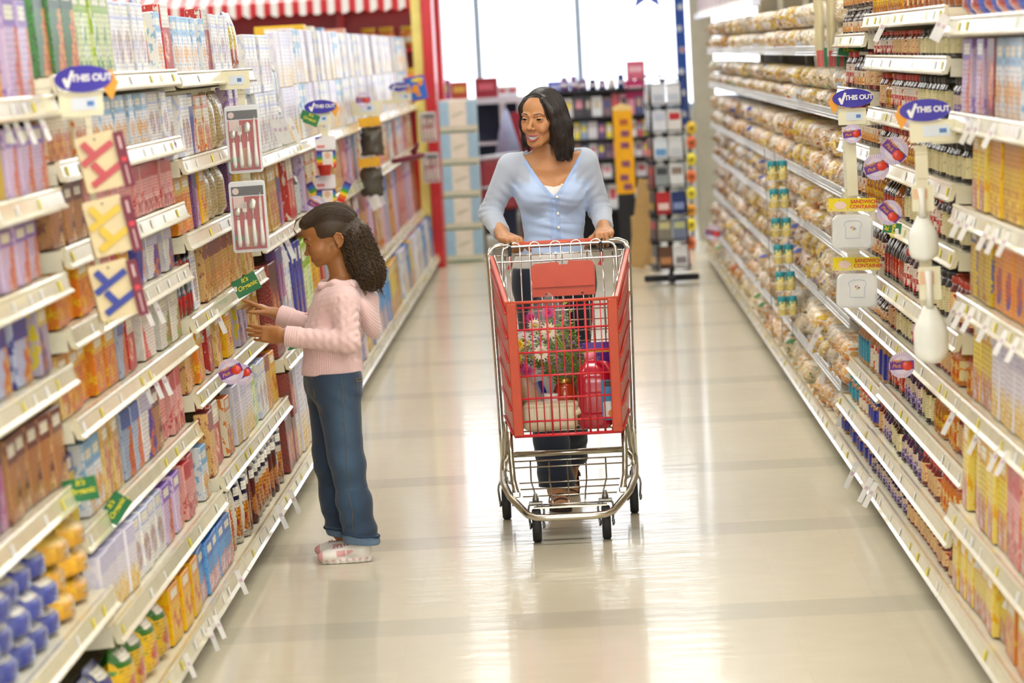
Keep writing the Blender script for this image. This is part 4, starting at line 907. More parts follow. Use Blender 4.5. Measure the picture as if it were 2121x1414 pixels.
def smooth_mesh(v, f, it=1, lam=.5):
    e = np.concatenate([f[:, [0, 1]], f[:, [1, 2]], f[:, [2, 3]], f[:, [3, 0]]])
    for _ in range(it):
        s = np.zeros_like(v); c = np.zeros(len(v)); np.add.at(s, e[:, 0], v[e[:, 1]]); np.add.at(s, e[:, 1], v[e[:, 0]]); np.add.at(c, e[:, 0], 1); np.add.at(c, e[:, 1], 1)
        v = v+lam*(s/c[:, None]-v)
    return v
def mesh_obj(name, pieces, m, parent=None, colfn=None, loc=None, mats=None):
    """pieces: [(verts, faces, colours or None)] joined into one mesh"""
    vs = []; fs = []; cs = []; b = 0
    for v, f, c in pieces: vs.append(v); fs.append(f+b); b += len(v); cs.append(c if c is not None else np.ones((len(v), 3)))
    v = np.concatenate(vs); f = np.concatenate(fs); me = bpy.data.meshes.new(name)
    me.vertices.add(len(v)); me.vertices.foreach_set('co', v.astype(F32).ravel()); me.loops.add(f.size); me.loops.foreach_set('vertex_index', f.astype(np.int32).ravel())
    me.polygons.add(len(f)); me.polygons.foreach_set('loop_start', np.arange(0, f.size, 4, dtype=np.int32)); me.polygons.foreach_set('loop_total', np.full(len(f), 4, np.int32))
    me.polygons.foreach_set('use_smooth', np.ones(len(f), bool)); me.update(calc_edges=True); me.materials.append(m)
    a = me.color_attributes.new('Col', 'FLOAT_COLOR', 'POINT'); c = np.concatenate(cs); a.data.foreach_set('color', np.concatenate([c, np.ones((len(c), 1))], 1).astype(F32).ravel())
    o = bpy.data.objects.new(name, me); link(o, parent)
    if loc is not None: o.location = loc
    return o
def rgb(h): return np.array(srgb(h))
def frame(y, z):
    y = np.array(y, float); y /= np.linalg.norm(y); z = np.array(z, float); x = np.cross(y, z); x /= np.linalg.norm(x); z = np.cross(x, y); return np.stack([x, y, z], 1)   # columns
def sstep(a, b, x): t = np.clip((x-a)/(b-a), 0, 1); return t*t*(3-2*t)
def nz(P, s, seed=0):      # cheap smooth noise
    x, y, z = (P*s).T; return (np.sin(x*1.7+seed+1.3*np.sin(y*1.1+z*.7))+np.sin(y*2.1+seed*2+1.2*np.sin(z*1.3+x*.5))+np.sin(z*1.9+seed*3+1.1*np.sin(x*1.2+y*.9)))/3
# ---- head: +y out of the face, +z up, +x the person's right
HP_W = dict(wx=1.07, cran=((0, -.016, .038), (.071, .089, .079)), fore=((0, .031, .043), (.056, .050, .055)), mid=((0, .030, -.012), (.056, .054, .068)), cheek=((.038, .051, -.010), (.021, .024, .019)),
            puff=((.033, .067, -.030), .0175), jaw=((.048, .002, -.034), (.020, .064, -.086)), chin=((0, .070, -.091), (.018, .016, .015)), mound=((0, .061, -.059), (.032, .028, .032)), fill=((0, .02, -.045), (.042, .05, .05)),
            bridge=(.081, .016), tip=(.105, -.023, .0105), ala=(.0135, .094, -.028, .0085), eye=(.031, .0715, .0075, .0118), brow=((.012, .083, .025), (.044, .073, .027)), ear=(-.006, .0), smile=1)
HP_G = dict(cran=((0, -.012, .034), (.073, .093, .076)), fore=((0, .036, .034), (.058, .052, .052)), mid=((0, .030, -.022), (.057, .052, .056)), cheek=((.036, .046, -.036), (.025, .027, .022)),
            puff=((.033, .052, -.046), .020), jaw=((.046, -.014, -.045), (.018, .048, -.078)), chin=((0, .0575, -.083), (.015, .013, .013)), mound=((0, .052, -.061), (.024, .025, .023)), fill=((0, .012, -.045), (.044, .05, .042)),
            bridge=(.0795, -.010), tip=(.0905, -.040, .0082), ala=(.0115, .083, -.043, .0068), eye=(.029, .0665, -.013, .0115), brow=((.012, .083, .006), (.042, .070, .008)), ear=(-.030, -.018), smile=0)
def mouth_curves(H, x):
    if H['smile']: t = 1-(np.abs(x)/.0285)**2; return -.0515-.0075*t, -.0515-.0200*t
    t = 1-(np.abs(x)/.018)**2; z0 = H['mound'][0][2]-.002; return z0-.0015*t+.0006, z0-.0015*t-.0006
def lip_pts(H, up):
    w = .0305 if H['smile'] else .019; out = []
    for k in range(9):
        x = -w+2*w*k/8; zu, zl = mouth_curves(H, np.array(x)*.93); t = 1-(x/w)**2
        y = (.0885-6.0*x*x if H['smile'] else .0745-9*x*x)
        z = (zu+.0028*t+.0006 if up else zl-.0036*t) if H['smile'] else (zu+.003*t if up else zl-.0036*t)
        if up and abs(x) < .004: z -= .0008
        out.append((x, y+.001*t, float(z)))
    g_ = .78 if H['smile'] else .8; r = [g_*(.0012+(.0030 if up else .0042)*(1-(abs(-1+2*k/8))**2)) for k in range(9)]; return out, r
def head_sdf(P, H):
    A = P.copy(); A[:, 0] = np.abs(A[:, 0])/H.get('wx', 1)
    d = d_ell(A, *H['cran']); d = smin(d, d_ell(A, *H['fore']), .02); d = smin(d, d_ell(A, *H['mid']), .02); d = smin(d, d_ell(A, *H['fill']), .02)
    d = smin(d, d_cap(A, H['jaw'][0], H['jaw'][1], .016, .013), .022); d = smin(d, d_ell(A, *H['chin']), .014)
    d = smin(d, d_ell(A, *H['cheek']), .02); d = smin(d, d_ell(A, *H['mound']), .014); d = smin(d, d_ell(A, H['puff'][0], (H['puff'][1],)*3), .012)
    d = smin(d, d_cap(A, H['brow'][0], H['brow'][1], .0065, .005), .012)
    xe, ye, ze, re = H['eye']
    d = smax(d, -d_ell(A, (xe-.001, ye+.0215, ze+.003), (.0165, .0125, .0095)), .012)
    by, bz = H['bridge']; ty, tz, tr = H['tip']
    d = smin(d, d_cap(A, (0, by-.004, bz), (0, ty-.004, tz+.004), .0055, .0075), .011); d = smin(d, d_ell(A, (0, ty, tz), (tr*1.05, tr, tr*.9)), .006)
    ax, ay, az, ar = H['ala']; d = smin(d, d_ell(A, (ax, ay, az), (ar*.85, ar*1.1, ar*.8)), .004)
    d = smax(d, -d_ell(A, (ax*.62, ay+.006, az-.0065), (.0036, .0048, .0035)), .002)
    d = smin(d, d_ell(A, (xe, ye+.001, ze), (.0158, .0128, .0122)), .004)
    # eye slit
    x = A[:, 0]-xe; t = np.clip(1-(x/.0125)**2, 0, None); up = ze+.0032*t+.0008*(x/.0125); lw = ze-.0022*t+.0008*(x/.0125)
    if not H['smile']: up = ze-.0005*t; lw = ze-.0045*t
    sl = np.maximum(np.maximum(A[:, 2]-up, lw-A[:, 2]), np.maximum(np.abs(x)-.0125, (ye+.003)-A[:, 1])); d = smax(d, -sl, .0012)
    # lips
    for u in (1, 0):
        p, r = lip_pts(H, u); d = smin(d, d_chain(A, p[4:], r[4:], .001), .003 if H['smile'] else .0035)
    zu, zl = mouth_curves(H, A[:, 0]); w = .0265 if H['smile'] else .017
    mo = np.maximum(np.maximum(A[:, 2]-zu, zl-A[:, 2]), np.maximum(A[:, 0]-w, (.066 if H['smile'] else .070)-A[:, 1])); d = smax(d, -mo, .0012)
    if H['smile']: d = smax(d, -(d_chain(A, [(.0175, .098, -.030), (.029, .087, -.042), (.036, .077, -.054)], [.0012, .0018, .001])), .006)
    # ears
    ey, ez = H['ear']; R = np.array(frame((0.35, -.9, .1), (0, .15, 1)))
    e = d_ell(A, (.072, ey-.004, ez+.004), (.0055, .0155, .024), None)
    rim = d_chain(A, [(.071, ey+.010, ez+.006), (.0735, ey+.010, ez+.018), (.0765, ey+.0, ez+.027), (.080, ey-.012, ez+.022), (.080, ey-.017, ez+.007), (.077, ey-.012, ez-.009), (.073, ey-.002, ez-.018), (.0715, ey+.004, ez-.021)], [.003, .0032, .0034, .0034, .0034, .0032, .0042, .0045])
    e = smin(e, rim, .004); e = smax(e, -d_ell(A, (.080, ey-.001, ez+.003), (.006, .007, .011)), .003); d = smin(d, e, .005)
    return d
def head_paint(P, H, skin, lip, brow, lash):
    P = P.copy(); P[:, 0] /= H.get('wx', 1); c = np.tile(rgb(skin), (len(P), 1)); x = np.abs(P[:, 0]); 
    def blend(m, h): m = m[:, None]; c[:] = c*(1-m)+rgb(h)*m
    front = (P[:, 1] > .04)
    A = P.copy(); A[:, 0] = x
    blend(.16*np.exp(-((x-.036)**2+(P[:, 2]-H['puff'][0][2])**2)/(2*.014**2))*front, lip)
    dl = np.full(len(P), 1.)
    for u in (1, 0):
        p, r = lip_pts(H, u); dl = np.minimum(dl, d_chain(A.astype(F32), p[4:], [q+.0005 for q in r[4:]], 0))
    blend((1-sstep(0, .0013, dl))*front, lip)
    if H['smile']:
        zu, zl = mouth_curves(H, x); ins = (P[:, 2] < zu+.0005) & (P[:, 2] > zl-.0005) & (x < .027) & (P[:, 1] < .086) & (P[:, 1] > .055); c[ins] = rgb('#3a1512')
    b0, b1 = H['brow']; pts = [(.0145, b0[1]+.006, b0[2]+.0035), (.024, b0[1]+.006, b0[2]+.0055), (.035, b1[1]+.008, b1[2]+.0052), (.0465, b1[1]+.0, b1[2]-.0005)]
    pp = A.copy(); pp[:, 1] = 0; q = [(a, 0, b) for a, _, b in pts]; db = d_chain(pp.astype(F32), q, [.0014, .0017, .0013, .0006], 0)
    blend((1-sstep(0, .0013, db))*1.0*front, brow)
    xe, ye, ze, re = H['eye']; t = lambda u: max(0, 1-(u/.0125)**2); s_ = H['smile']
    q = [(xe+u, 0, ze+(.0032*t(u) if s_ else -.0005*t(u))+.0008*(u/.0125)+.0006) for u in (-.0125, -.008, -.003, .003, .008, .0135)]
    dd = d_chain(pp.astype(F32), q, [.0006, .0012, .0014, .0016, .0017, .0009], 0); blend((1-sstep(0, .0009, dd))*1.0*front, lash)
    q2 = [(a, 0, ze-(.0022 if s_ else .0045)*t(a-xe)) for a, _, _ in q]; dd = d_chain(pp.astype(F32), q2, [.0004]*6, 0); blend((1-sstep(0, .0009, dd))*.45*front, lash)
    return c
def add_face_parts(H, T, parent, gaze):
    """eyes and teeth as children; T: 4x4 head matrix in the parent's space"""
    T = T @ Matrix.Diagonal((H.get('wx', 1), 1, 1, 1)); xe, ye, ze, re = H['eye']; g = Vector(gaze).normalized()
    for s_ in (1, -1):
        v = []; f = []; c = []; n = 20
        q = g.to_track_quat('Z', 'Y').to_matrix()
        m = MB(); ew = mat('eye_white', '#e6ded8', .3); ei = mat('iris_brown', '#120805', .25, spec=.3); rings = []
        for i in range(n//2+1): a = math.pi*i/(n//2); rings.append((re*math.sin(a), re*math.cos(a)))
        vs = [T @ (Vector((s_*xe, ye, ze))+q @ Vector((r_*math.cos(2*math.pi*k/n), r_*math.sin(2*math.pi*k/n), z))) for r_, z in rings for k in range(n)]
        for i in range(n//2): m.add([], [], ew)
        b = len(m.v); m.v += [tuple(x) for x in vs]
        for i in range(n//2):
            for k in range(n): l = (k+1) % n; m.f.append((b+i*n+k, b+(i+1)*n+k, b+(i+1)*n+l, b+i*n+l)); m.m.append(m.mi(ei if i < 3 else ew)); m.sm.append(True)
        m.build('eye', parent)
    if H['smile']:
        for up in (1, 0):
            m = MB(); TW = mat('teeth', '#f4efe6', .2, coat=.5)
            for k in range(-4, 5):
                if up == 0 and abs(k) > 3: continue
                w = .0056 if k == 0 else .0052; x = (k)*.0053 if up else k*.0048; 
                if up: x = (k-.5)*.0062 if k > 0 else (k+.5)*.0062
                if up and k == 0: continue
                y = .0825-7.5*x*x; zc = -.0515-.0070*(1-(x/.0285)**2) - (.0042 if up else .0098); 
                m.sphere(T @ Vector((x, y, zc)), (.0033, .003, .0062 if up else .004), TW, n=8, rot=T.to_3x3())
            if len(m.v): m.build('teeth', parent)
# ---- hand: +y towards the fingertips, +z the back of the hand, thumb on +x (mirror: -x)
def hand_sdf(P, curl, spread=.06, thumb=(0.75, .6, -.35), tc=.5, L=(.070, .078, .073, .057), mir=1, s=1.0, palm_r=.012):
    """curl: four lists of three joint bends (radians, towards the palm)"""
    A = P.copy()/s; A[:, 0] *= mir
    d = d_box(A, (.0, .046, -.001), (.038, .046, .0125), .0122); d = smin(d, d_ell(A, (.022, .03, -.008), (.018, .028, .014)), .012); d = smin(d, d_ell(A, (-.022, .035, -.006), (.014, .032, .012)), .01)
    d = smin(d, d_cap(A, (0, -.03, 0), (0, .02, 0), .024, .026, ((0, 0, 1), .72)), .018)
    for i in range(4):
        bx = (.0275, .0092, -.0095, -.0275)[i]; p = np.array([bx, (.088, .092, .088, .078)[i], 0.]); a = 0; sp = spread*(1.5-i)
        sg = (.44*L[i], .30*L[i], .26*L[i]); r = [.0092, .0082, .0076, .0066]
        if i == 3: r = [q*.88 for q in r]
        pts = [p-np.array([0, .014, .001]), p]
        for j in range(3):
            a += curl[i][j]; dr = np.array([math.sin(sp)*math.cos(a), math.cos(sp)*math.cos(a), -math.sin(a)]); p = p+dr*sg[j]; pts.append(p)
        d = smin(d, d_chain(A, pts, [.0095]+r, .0015), .004)
    t = np.array(thumb, float); t /= np.linalg.norm(t); p0 = np.array([.022, .02, -.006]); p1 = p0+t*.040; t2 = t+np.array([-.25, .55, -.25])*tc; t2 /= np.linalg.norm(t2); p2 = p1+t2*.031; t3 = t2+np.array([-.25, .35, -.2])*tc; t3 /= np.linalg.norm(t3); p3 = p2+t3*.023
    d = smin(d, d_chain(A, [p0, p1, p2, p3], [.014, .0112, .0098, .0082], .002), .008)
    return d*s
# ------------------------------------------------------------------ the woman
SKIN_W, LIP_W = '#c48a5c', '#b35a5e'
skin = attr_mat('skin', rough=.42, bump=.12, bscale=700, sss=.12, spec=.45)
WO = Vector((-.10, 13.0, 0)); woman = empty('person', WO); 
def wl(*p): return V3(p[0]-WO.x, p[1]-WO.y, p[2])
def head_matrix(fwd, up, loc, s):
    R = frame(fwd, up); M = Matrix([[*(R[i]*s), loc[i]] for i in range(3)]+[[0, 0, 0, 1]]); return R, M
wyaw = math.radians(31); wp = math.radians(4)
Rw, Mw = head_matrix((-math.sin(wyaw)*math.cos(wp), -math.cos(wyaw)*math.cos(wp), -math.sin(wp)), (.05, 0, 1), wl(-.120, 12.975, 1.533), 1.0)
tw = wl(-.120, 12.975, 1.533)
def to_local(P, R, t, s): return ((P-V3(t)) @ np.asarray(R, F32)/s).astype(F32)
nk0 = wl(-.112, 13.0, 1.50); nk1 = wl(-.10, 13.035, 1.375)
def w_neck(P): return smin(d_cap(P, nk0, nk1, .047, .050), d_cap(P, wl(-.10, 13.02, 1.39), wl(-.10, 13.03, 1.36), .052, .075), .02)
def w_head(P): return smin(to_and(P), w_neck(P), .018)
def to_and(P): return head_sdf(to_local(P, Rw, tw, 1.0), HP_W)
shR, elR, wrR = wl(-.262, 13.03, 1.345), wl(-.350, 13.06, 1.165), wl(-.298, 12.86, 1.083)
shL, elL, wrL = wl(.040, 13.03, 1.350), wl(.090, 13.07, 1.155), wl(.105, 12.86, 1.085)
hpR, knR, anR = wl(-.185, 13.02, .87), wl(-.170, 12.86, .47), wl(-.140, 12.84, .09)
hpL, knL, anL = wl(-.030, 13.02, .87), wl(-.065, 13.02, .46), wl(-.080, 13.27, .14)
def w_torso(P):
    d = d_ell(P, wl(-.10, 13.05, 1.27), (.150, .095, .130)); d = smin(d, d_ell(P, wl(-.098, 13.04, 1.13), (.118, .085, .13)), .05); d = smin(d, d_ell(P, wl(-.106, 13.05, .94), (.150, .11, .13)), .06)
    d = smin(d, d_cap(P, wl(-.245, 13.045, 1.352), wl(.03, 13.045, 1.357), .045, .045), .05)
    for x in (-.165, -.035): d = smin(d, d_ell(P, wl(x, 12.965, 1.232), (.058, .052, .056)), .03)
    return smin(d, d_cap(P, wl(-.10, 13.035, 1.36), wl(-.10, 13.02, 1.40), .07, .052), .04)
def w_arms(P, e=0, fore=1):
    d = smin(d_cap(P, shR, elR, .045, .036), d_cap(P, elR, wrR, .037, .026), .02); d2 = smin(d_cap(P, shL, elL, .045, .036), d_cap(P, elL, wrL, .037, .026), .02); return np.minimum(d, d2)
def w_legs(P, e=0):
    a = smin(d_chain(P, [hpR, knR, anR], [.085, .055, .04], .03), d_chain(P, [hpL, knL, anL], [.085, .055, .04], .03), .01); return a
def w_body(P): return smin(smin(w_torso(P), w_arms(P), .035), w_legs(P), .04)
pcs = []
v, f = nets(w_head, wl(-.24, 12.84, 1.36), wl(.0, 13.12, 1.67), .0019); v = smooth_mesh(v, f, 1, .35)
pcs.append((v, f, head_paint(to_local(v, Rw, tw, 1.0), HP_W, SKIN_W, LIP_W, '#160a05', '#0c0503')))
v, f = nets(lambda P: smin(w_body(P), w_neck(P)+.0015, .03), wl(-.46, 12.75, .03), wl(.24, 13.4, 1.45), .0055); pcs.append((v, f, np.tile(rgb(SKIN_W), (len(v), 1))))
# hands closed over the handle
hRc = Matrix.Identity(3)
def hand_piece(R, t, s, mir, curl, elbow, rw, **kw):
    R = np.asarray(R); t = V3(t); eb = V3(elbow); wr = t
    def fn(P):
        d = hand_sdf(to_local(P, R, t, 1.0), curl, s=s, mir=mir, **kw); a = wr+(eb-wr)*.55; return smin(d, d_cap(P, wr, a, rw, rw*1.25), .012)
    ctr = t+(R @ np.array([0, .05, 0])).astype(F32); lo = np.minimum(ctr, wr+(eb-wr)*.5)-.125*s; hi = np.maximum(ctr, wr+(eb-wr)*.5)+.125*s
    v, f = nets(fn, lo, hi, .0021); return smooth_mesh(v, f, 1, .3), f
grip = [[1.0, 1.15, .7], [1.05, 1.2, .7], [1.1, 1.2, .7], [1.15, 1.2, .7]]
# right hand comes in from the side with its back to the camera and up, left hand straight on
Rh = frame((.42, -.80, -.10), (.0, -.05, 1)); v, f = hand_piece(Rh, wl(-.292, 12.825, 1.083), .98, -1, grip, elR, .0245, thumb=(.9, .35, -.45), tc=.9, spread=.05); pcs.append((v, f, np.tile(rgb(SKIN_W), (len(v), 1))))
Rl = frame((-.02, -.92, -.10), (.0, -.05, 1)); v, f = hand_piece(Rl, wl(.102, 12.835, 1.087), .98, 1, grip, elL, .0245, thumb=(.9, .3, -.5), tc=.9, spread=.05); pcs.append((v, f, np.tile(rgb(SKIN_W), (len(v), 1))))
def foot_sdf(P, R, heel, s=1):
    A = to_local(P, R, heel, s)     # +y toes, +z up, origin under the heel
    d = smin(d_ell(A, (0, .02, .032), (.028, .034, .032)), d_cap(A, (0, .05, .045), (.002, .16, .02), .034, .026, ((0, 0, 1), .8)), .03); d = smin(d, d_ell(A, (.0, .165, .018), (.042, .04, .017)), .02)
    for i, (x, y, r) in enumerate(((-.026, .222, .0125), (-.006, .222, .009), (.009, .215, .0085), (.022, .206, .008), (.033, .195, .0075))): d = smin(d, d_cap(A, (x*.9, y-.05, .016), (x, y, .012), r*1.05, r), .004)
    d = smin(d, d_cap(A, (0, .015, .06), (0, .0, .13), .033, .036), .03); return smax(d, -A[:, 2]+.001, .003)*s
Rf = frame((.10, -1, 0), (0, 0, 1)); heelR = wl(-.142, 12.90, .016)
Rb = frame((-.10, -.85, -.52), (0, -.52, .85)); heelL = wl(-.078, 13.315, .095)
# the big toe is on the inner side: mirror the right foot in x
def footR(P): A = to_local(P, Rf, heelR, 1); A[:, 0] *= 1; return foot_sdf((A @ np.asarray(Rf, F32).T)+V3(heelR), Rf, heelR)
def footL(P): A = to_local(P, Rb, heelL, 1); A[:, 0] *= -1; return foot_sdf((A @ np.asarray(Rb, F32).T)+V3(heelL), Rb, heelL)
for fn, hl in ((footR, heelR), (footL, heelL)):
    v, f = nets(fn, hl-V3(.09, .26, .09), hl+V3(.08, .07, .12), .003); pcs.append((v, f, np.tile(rgb('#c08a62'), (len(v), 1))))
wb = mesh_obj('person_body', pcs, skin); wb.name = 'person'; bpy.data.objects.remove(woman); woman = wb; woman.name = 'person'; woman.location = WO
tag(woman, 'smiling woman in a light blue cardigan and dark jeans pushing the red shopping cart', 'person')
add_face_parts(HP_W, Mw, woman, [.20, 1, -.16])
# hair: straight bob parted on her right, long side falling in front of her left shoulder
def w_hair(P):
    A = to_local(P, Rw, tw, 1.0); x, y, z = A.T
    cap = d_ell(A, (0, -.018, .040), (.0785, .096, .087))
    face = d_ell(A, (.008, .118, -.034), (.068, .078, .120)); cap = smax(cap, -face, .005)
    cap = smax(cap, -(z+.03), .01)
    back = d_ell(A, (-.010, -.050, -.045), (.086, .062, .115)); back = smax(back, -(z+.142), .004)
    lf = d_chain(A, [(-.045, .050, .080), (-.072, .036, .035), (-.080, .022, -.02), (-.084, .012, -.075), (-.080, .008, -.130), (-.076, .010, -.155)], [.014, .022, .028, .030, .022, .008], .03, ((1, 0, 0), .85))
    lb = d_chain(A, [(-.06, -.02, .05), (-.080, -.025, -.03), (-.078, -.025, -.10), (-.068, -.025, -.15)], [.025, .030, .032, .02], .03)
    rf = d_chain(A, [(.045, .040, .080), (.068, .026, .045), (.075, .014, -.02), (.073, .010, -.08), (.066, .010, -.125)], [.012, .015, .016, .014, .005], .03)
    d = smin(cap, back, .03); d = smin(d, lf, .02); d = smin(d, lb, .02); d = smin(d, rf, .02)
    d = smax(d, -d_ell(A, (.004, .085, -.095), (.052, .075, .075)), .006)
    return d
v, f = nets(w_hair, wl(-.28, 12.82, 1.34), wl(.04, 13.14, 1.68), .0026); v = smooth_mesh(v, f, 1, .3)
hm, ht, hb = newmat('dark_straight_hair'); hb.inputs['Roughness'].default_value = .38; hb.inputs['Specular IOR Level'].default_value = .5
def strand_bump(t, b, c1, c2, sc, st=.5, dist=.003):
    tc = t.nodes.new('ShaderNodeTexCoord'); mp = t.nodes.new('ShaderNodeMapping'); mp.inputs['Scale'].default_value = sc; n = t.nodes.new('ShaderNodeTexNoise'); n.inputs['Scale'].default_value = 1; n.inputs['Detail'].default_value = 4
    t.links.new(tc.outputs['Object'], mp.inputs[0]); t.links.new(mp.outputs[0], n.inputs['Vector']); r = t.nodes.new('ShaderNodeMix'); r.data_type = 'RGBA'; r.inputs[6].default_value = (*srgb(c1), 1); r.inputs[7].default_value = (*srgb(c2), 1)
    t.links.new(n.outputs[0], r.inputs[0]); t.links.new(r.outputs[2], b.inputs['Base Color']); bp = t.nodes.new('ShaderNodeBump'); bp.inputs['Strength'].default_value = st; bp.inputs['Distance'].default_value = dist; t.links.new(n.outputs[0], bp.inputs['Height']); t.links.new(bp.outputs[0], b.inputs['Normal'])
strand_bump(ht, hb, '#120c0d', '#33251f', (260, 260, 9))
mesh_obj('hair', [(v, f, None)], hm, woman)
# strands combed over the mass: rough paths pressed onto its surface
def press(P, fn, off, it=4):
    P = P.astype(F32); e = .0015
    for _ in range(it):
        d = fn(P); g = np.stack([fn(P+V3(*(e*np.eye(3)[i])))-fn(P-V3(*(e*np.eye(3)[i]))) for i in range(3)], 1); g /= (np.linalg.norm(g, axis=1)[:, None]+1e-6); P = P-g*(np.clip(d-off, -.02, .02))[:, None]
    return P
def strands(name, paths, sdf, offs, r0, mt, parent, hold=1.0, n=4, taper=True):
    """paths: (count, points, 3); the first 'hold' share of every path hugs the surface"""
    K, N, _ = paths.shape; h = max(2, int(N*hold)); Q = paths.copy(); Q[:, :h] = press(paths[:, :h].reshape(-1, 3), sdf, np.repeat(offs, h)).reshape(K, h, 3)
    if h < N: Q[:, h:] += (Q[:, h-1]-paths[:, h-1])[:, None]
    m = MB()
    for k in range(K): m.tube(Q[k].tolist(), [r0]*(N-2)+[r0*.7, r0*.25] if taper else r0, mt, n=n, cap=False)
    return m.build(name, parent)
r = random.Random(3); paths = []
Rw32 = np.asarray(Rw, F32)
for k in range(900):
    side = -1 if r.random() < .70 else 1; u = r.random(); y0 = .075-.165*u; N = 26; pts = []; end = (-.148+r.uniform(-.014, .010)+.012*u) if side < 0 else (-.118+r.uniform(-.012, .01))
    for j in range(N):
        q = j/(N-1)
        if q < .45: a = q/.45*math.pi/2; x = .022+(side*.090-.022)*math.sin(a)**.9; z = .045+.09*math.cos(a)
        else: w = (q-.45)/.55; z = .045+(end-.045)*w; x = side*(.092-.012*w*w)
        yy = y0*(.85+.0*q)-(.012 if u < .5 else 0)*q+(.006*math.sin(q*6+k) if q > .6 else 0); pts.append((x, yy, z))
    paths.append(pts)
P_ = np.array(paths, F32); P_ = (P_.reshape(-1, 3) @ Rw32.T+tw).reshape(P_.shape)
strands('hair_strands', P_, w_hair, np.array([r.uniform(-.0004, .0016) for _ in paths], F32), .00085, hm, woman, hold=.9)
m = MB(); T = Mw
for k in range(6): o_ = k*.0010; m.tube([T @ Vector(p) for p in ((-.036+o_, .070, .094), (-.056+o_, .070, .05), (-.064+o_*1.2, .060, .0), (-.067+o_*1.5, .050, -.05), (-.067+o_*1.8, .045, -.105), (-.066+o_*1.5, .044, -.14))], [.0008, .0008, .0008, .0007, .0005, .0002], hm, n=4)
m.build('cheek_strand', woman)
# cardigan
CARD, CARDT = '#b9cdee', '#a9c2ec'
def knit(name, c, rough=.8, sheen=.4, sc=900, st=.25):
    m, t, b = newmat(name); tc = t.nodes.new('ShaderNodeTexCoord'); n = t.nodes.new('ShaderNodeTexNoise'); n.inputs['Scale'].default_value = sc; w = t.nodes.new('ShaderNodeTexNoise'); w.inputs['Scale'].default_value = 12
    t.links.new(tc.outputs['Object'], n.inputs['Vector']); t.links.new(tc.outputs['Object'], w.inputs['Vector']); a = t.nodes.new('ShaderNodeAttribute'); a.attribute_name = 'Col'
    mx = t.nodes.new('ShaderNodeMix'); mx.data_type = 'RGBA'; mx.blend_type = 'MULTIPLY'; mx.inputs[0].default_value = 1; r = t.nodes.new('ShaderNodeMapRange'); r.inputs[3].default_value = .94; r.inputs[4].default_value = 1.04
    t.links.new(w.outputs[0], r.inputs[0]); t.links.new(a.outputs['Color'], mx.inputs[6]); t.links.new(r.outputs[0], mx.inputs[7]); t.links.new(mx.outputs[2], b.inputs['Base Color'])
    bp = t.nodes.new('ShaderNodeBump'); bp.inputs['Strength'].default_value = st; bp.inputs['Distance'].default_value = .001; t.links.new(n.outputs[0], bp.inputs['Height']); t.links.new(bp.outputs[0], b.inputs['Normal'])
    b.inputs['Roughness'].default_value = rough; b.inputs['Sheen Weight'].default_value = sheen; return m
KN = knit('fine_knit', CARD)
vz = 1.232; vx = -.090-WO.x
def wrinkle(P, c, dr, f_, amp, r_):   # folds running across direction dr around point c
    q = P-V3(c); w = np.exp(-(q*q).sum(1)/(2*r_*r_)); return amp*w*np.sin((q @ V3(dr))*f_+nz(P, 25)*1.2)
def w_card(P, off=.0085):
    t = w_torso(P); a = w_arms(P)
    d = smin(t-off, a-off*.95, .022)
    d = d+wrinkle(P, elR, (.3, .4, .85), 260, .0022, .05)+wrinkle(P, elL, (-.3, .4, .85), 260, .0022, .05)+wrinkle(P, wl(-.25, 12.98, 1.23), (.7, 0, .7), 190, .0025, .045)+wrinkle(P, wl(.03, 12.98, 1.24), (-.7, 0, .7), 190, .0025, .045)
    d = d+wrinkle(P, wl(-.10, 12.95, 1.08), (.25, 0, 1), 150, .0020, .08)+wrinkle(P, wl(-.1, 12.93, 1.18), (.2, 0, 1), 210, .0012, .07)
    # seam under the bust
    zz = 1.118+.012*np.cos((P[:, 0]-vx)*11)-.006*np.sign(P[:, 0]-vx); d = d-.0015*np.exp(-((P[:, 2]-zz)/.0035)**2)*(P[:, 1] < .03)
    d = smax(d, -(P[:, 2]-.965), .004)
    # V neck in front, scoop behind
    x = np.abs(P[:, 0]-vx); z = P[:, 2]; wdt = .092*np.clip((z-vz)/.125, 0, 1.3)**.8
    cut = np.maximum(x-wdt, np.maximum(vz-z, P[:, 1]-.02)); nkh = d_cap(P, wl(-.10, 13.05, 1.38), wl(-.10, 13.03, 1.5), .083, .083)
    d = smax(d, -cut, .003); d = smax(d, -nkh, .003)
    # trim: raised band along the opening
    band = np.maximum(np.abs(np.where(z > vz, x-wdt-.009, x-.011))-.0095, np.where(P[:, 1] < .03, 0, 1)*1.); trim = np.maximum(np.maximum(band, t-off-.0022), -(t-off+.004)); trim = np.maximum(trim, np.maximum(.966-z, z-1.372)); d = smin(d, trim, .001)
    # cut sleeves at the cuffs
    for wr, el in ((wrR, elR), (wrL, elL)):
        ax = (el-wr)/np.linalg.norm(el-wr); q = (P-wr) @ ax; nearw = np.sqrt(((P-wr)**2).sum(1)) < .12; d = np.where(nearw, smax(d, -(q-.035), .003), d)
    return d
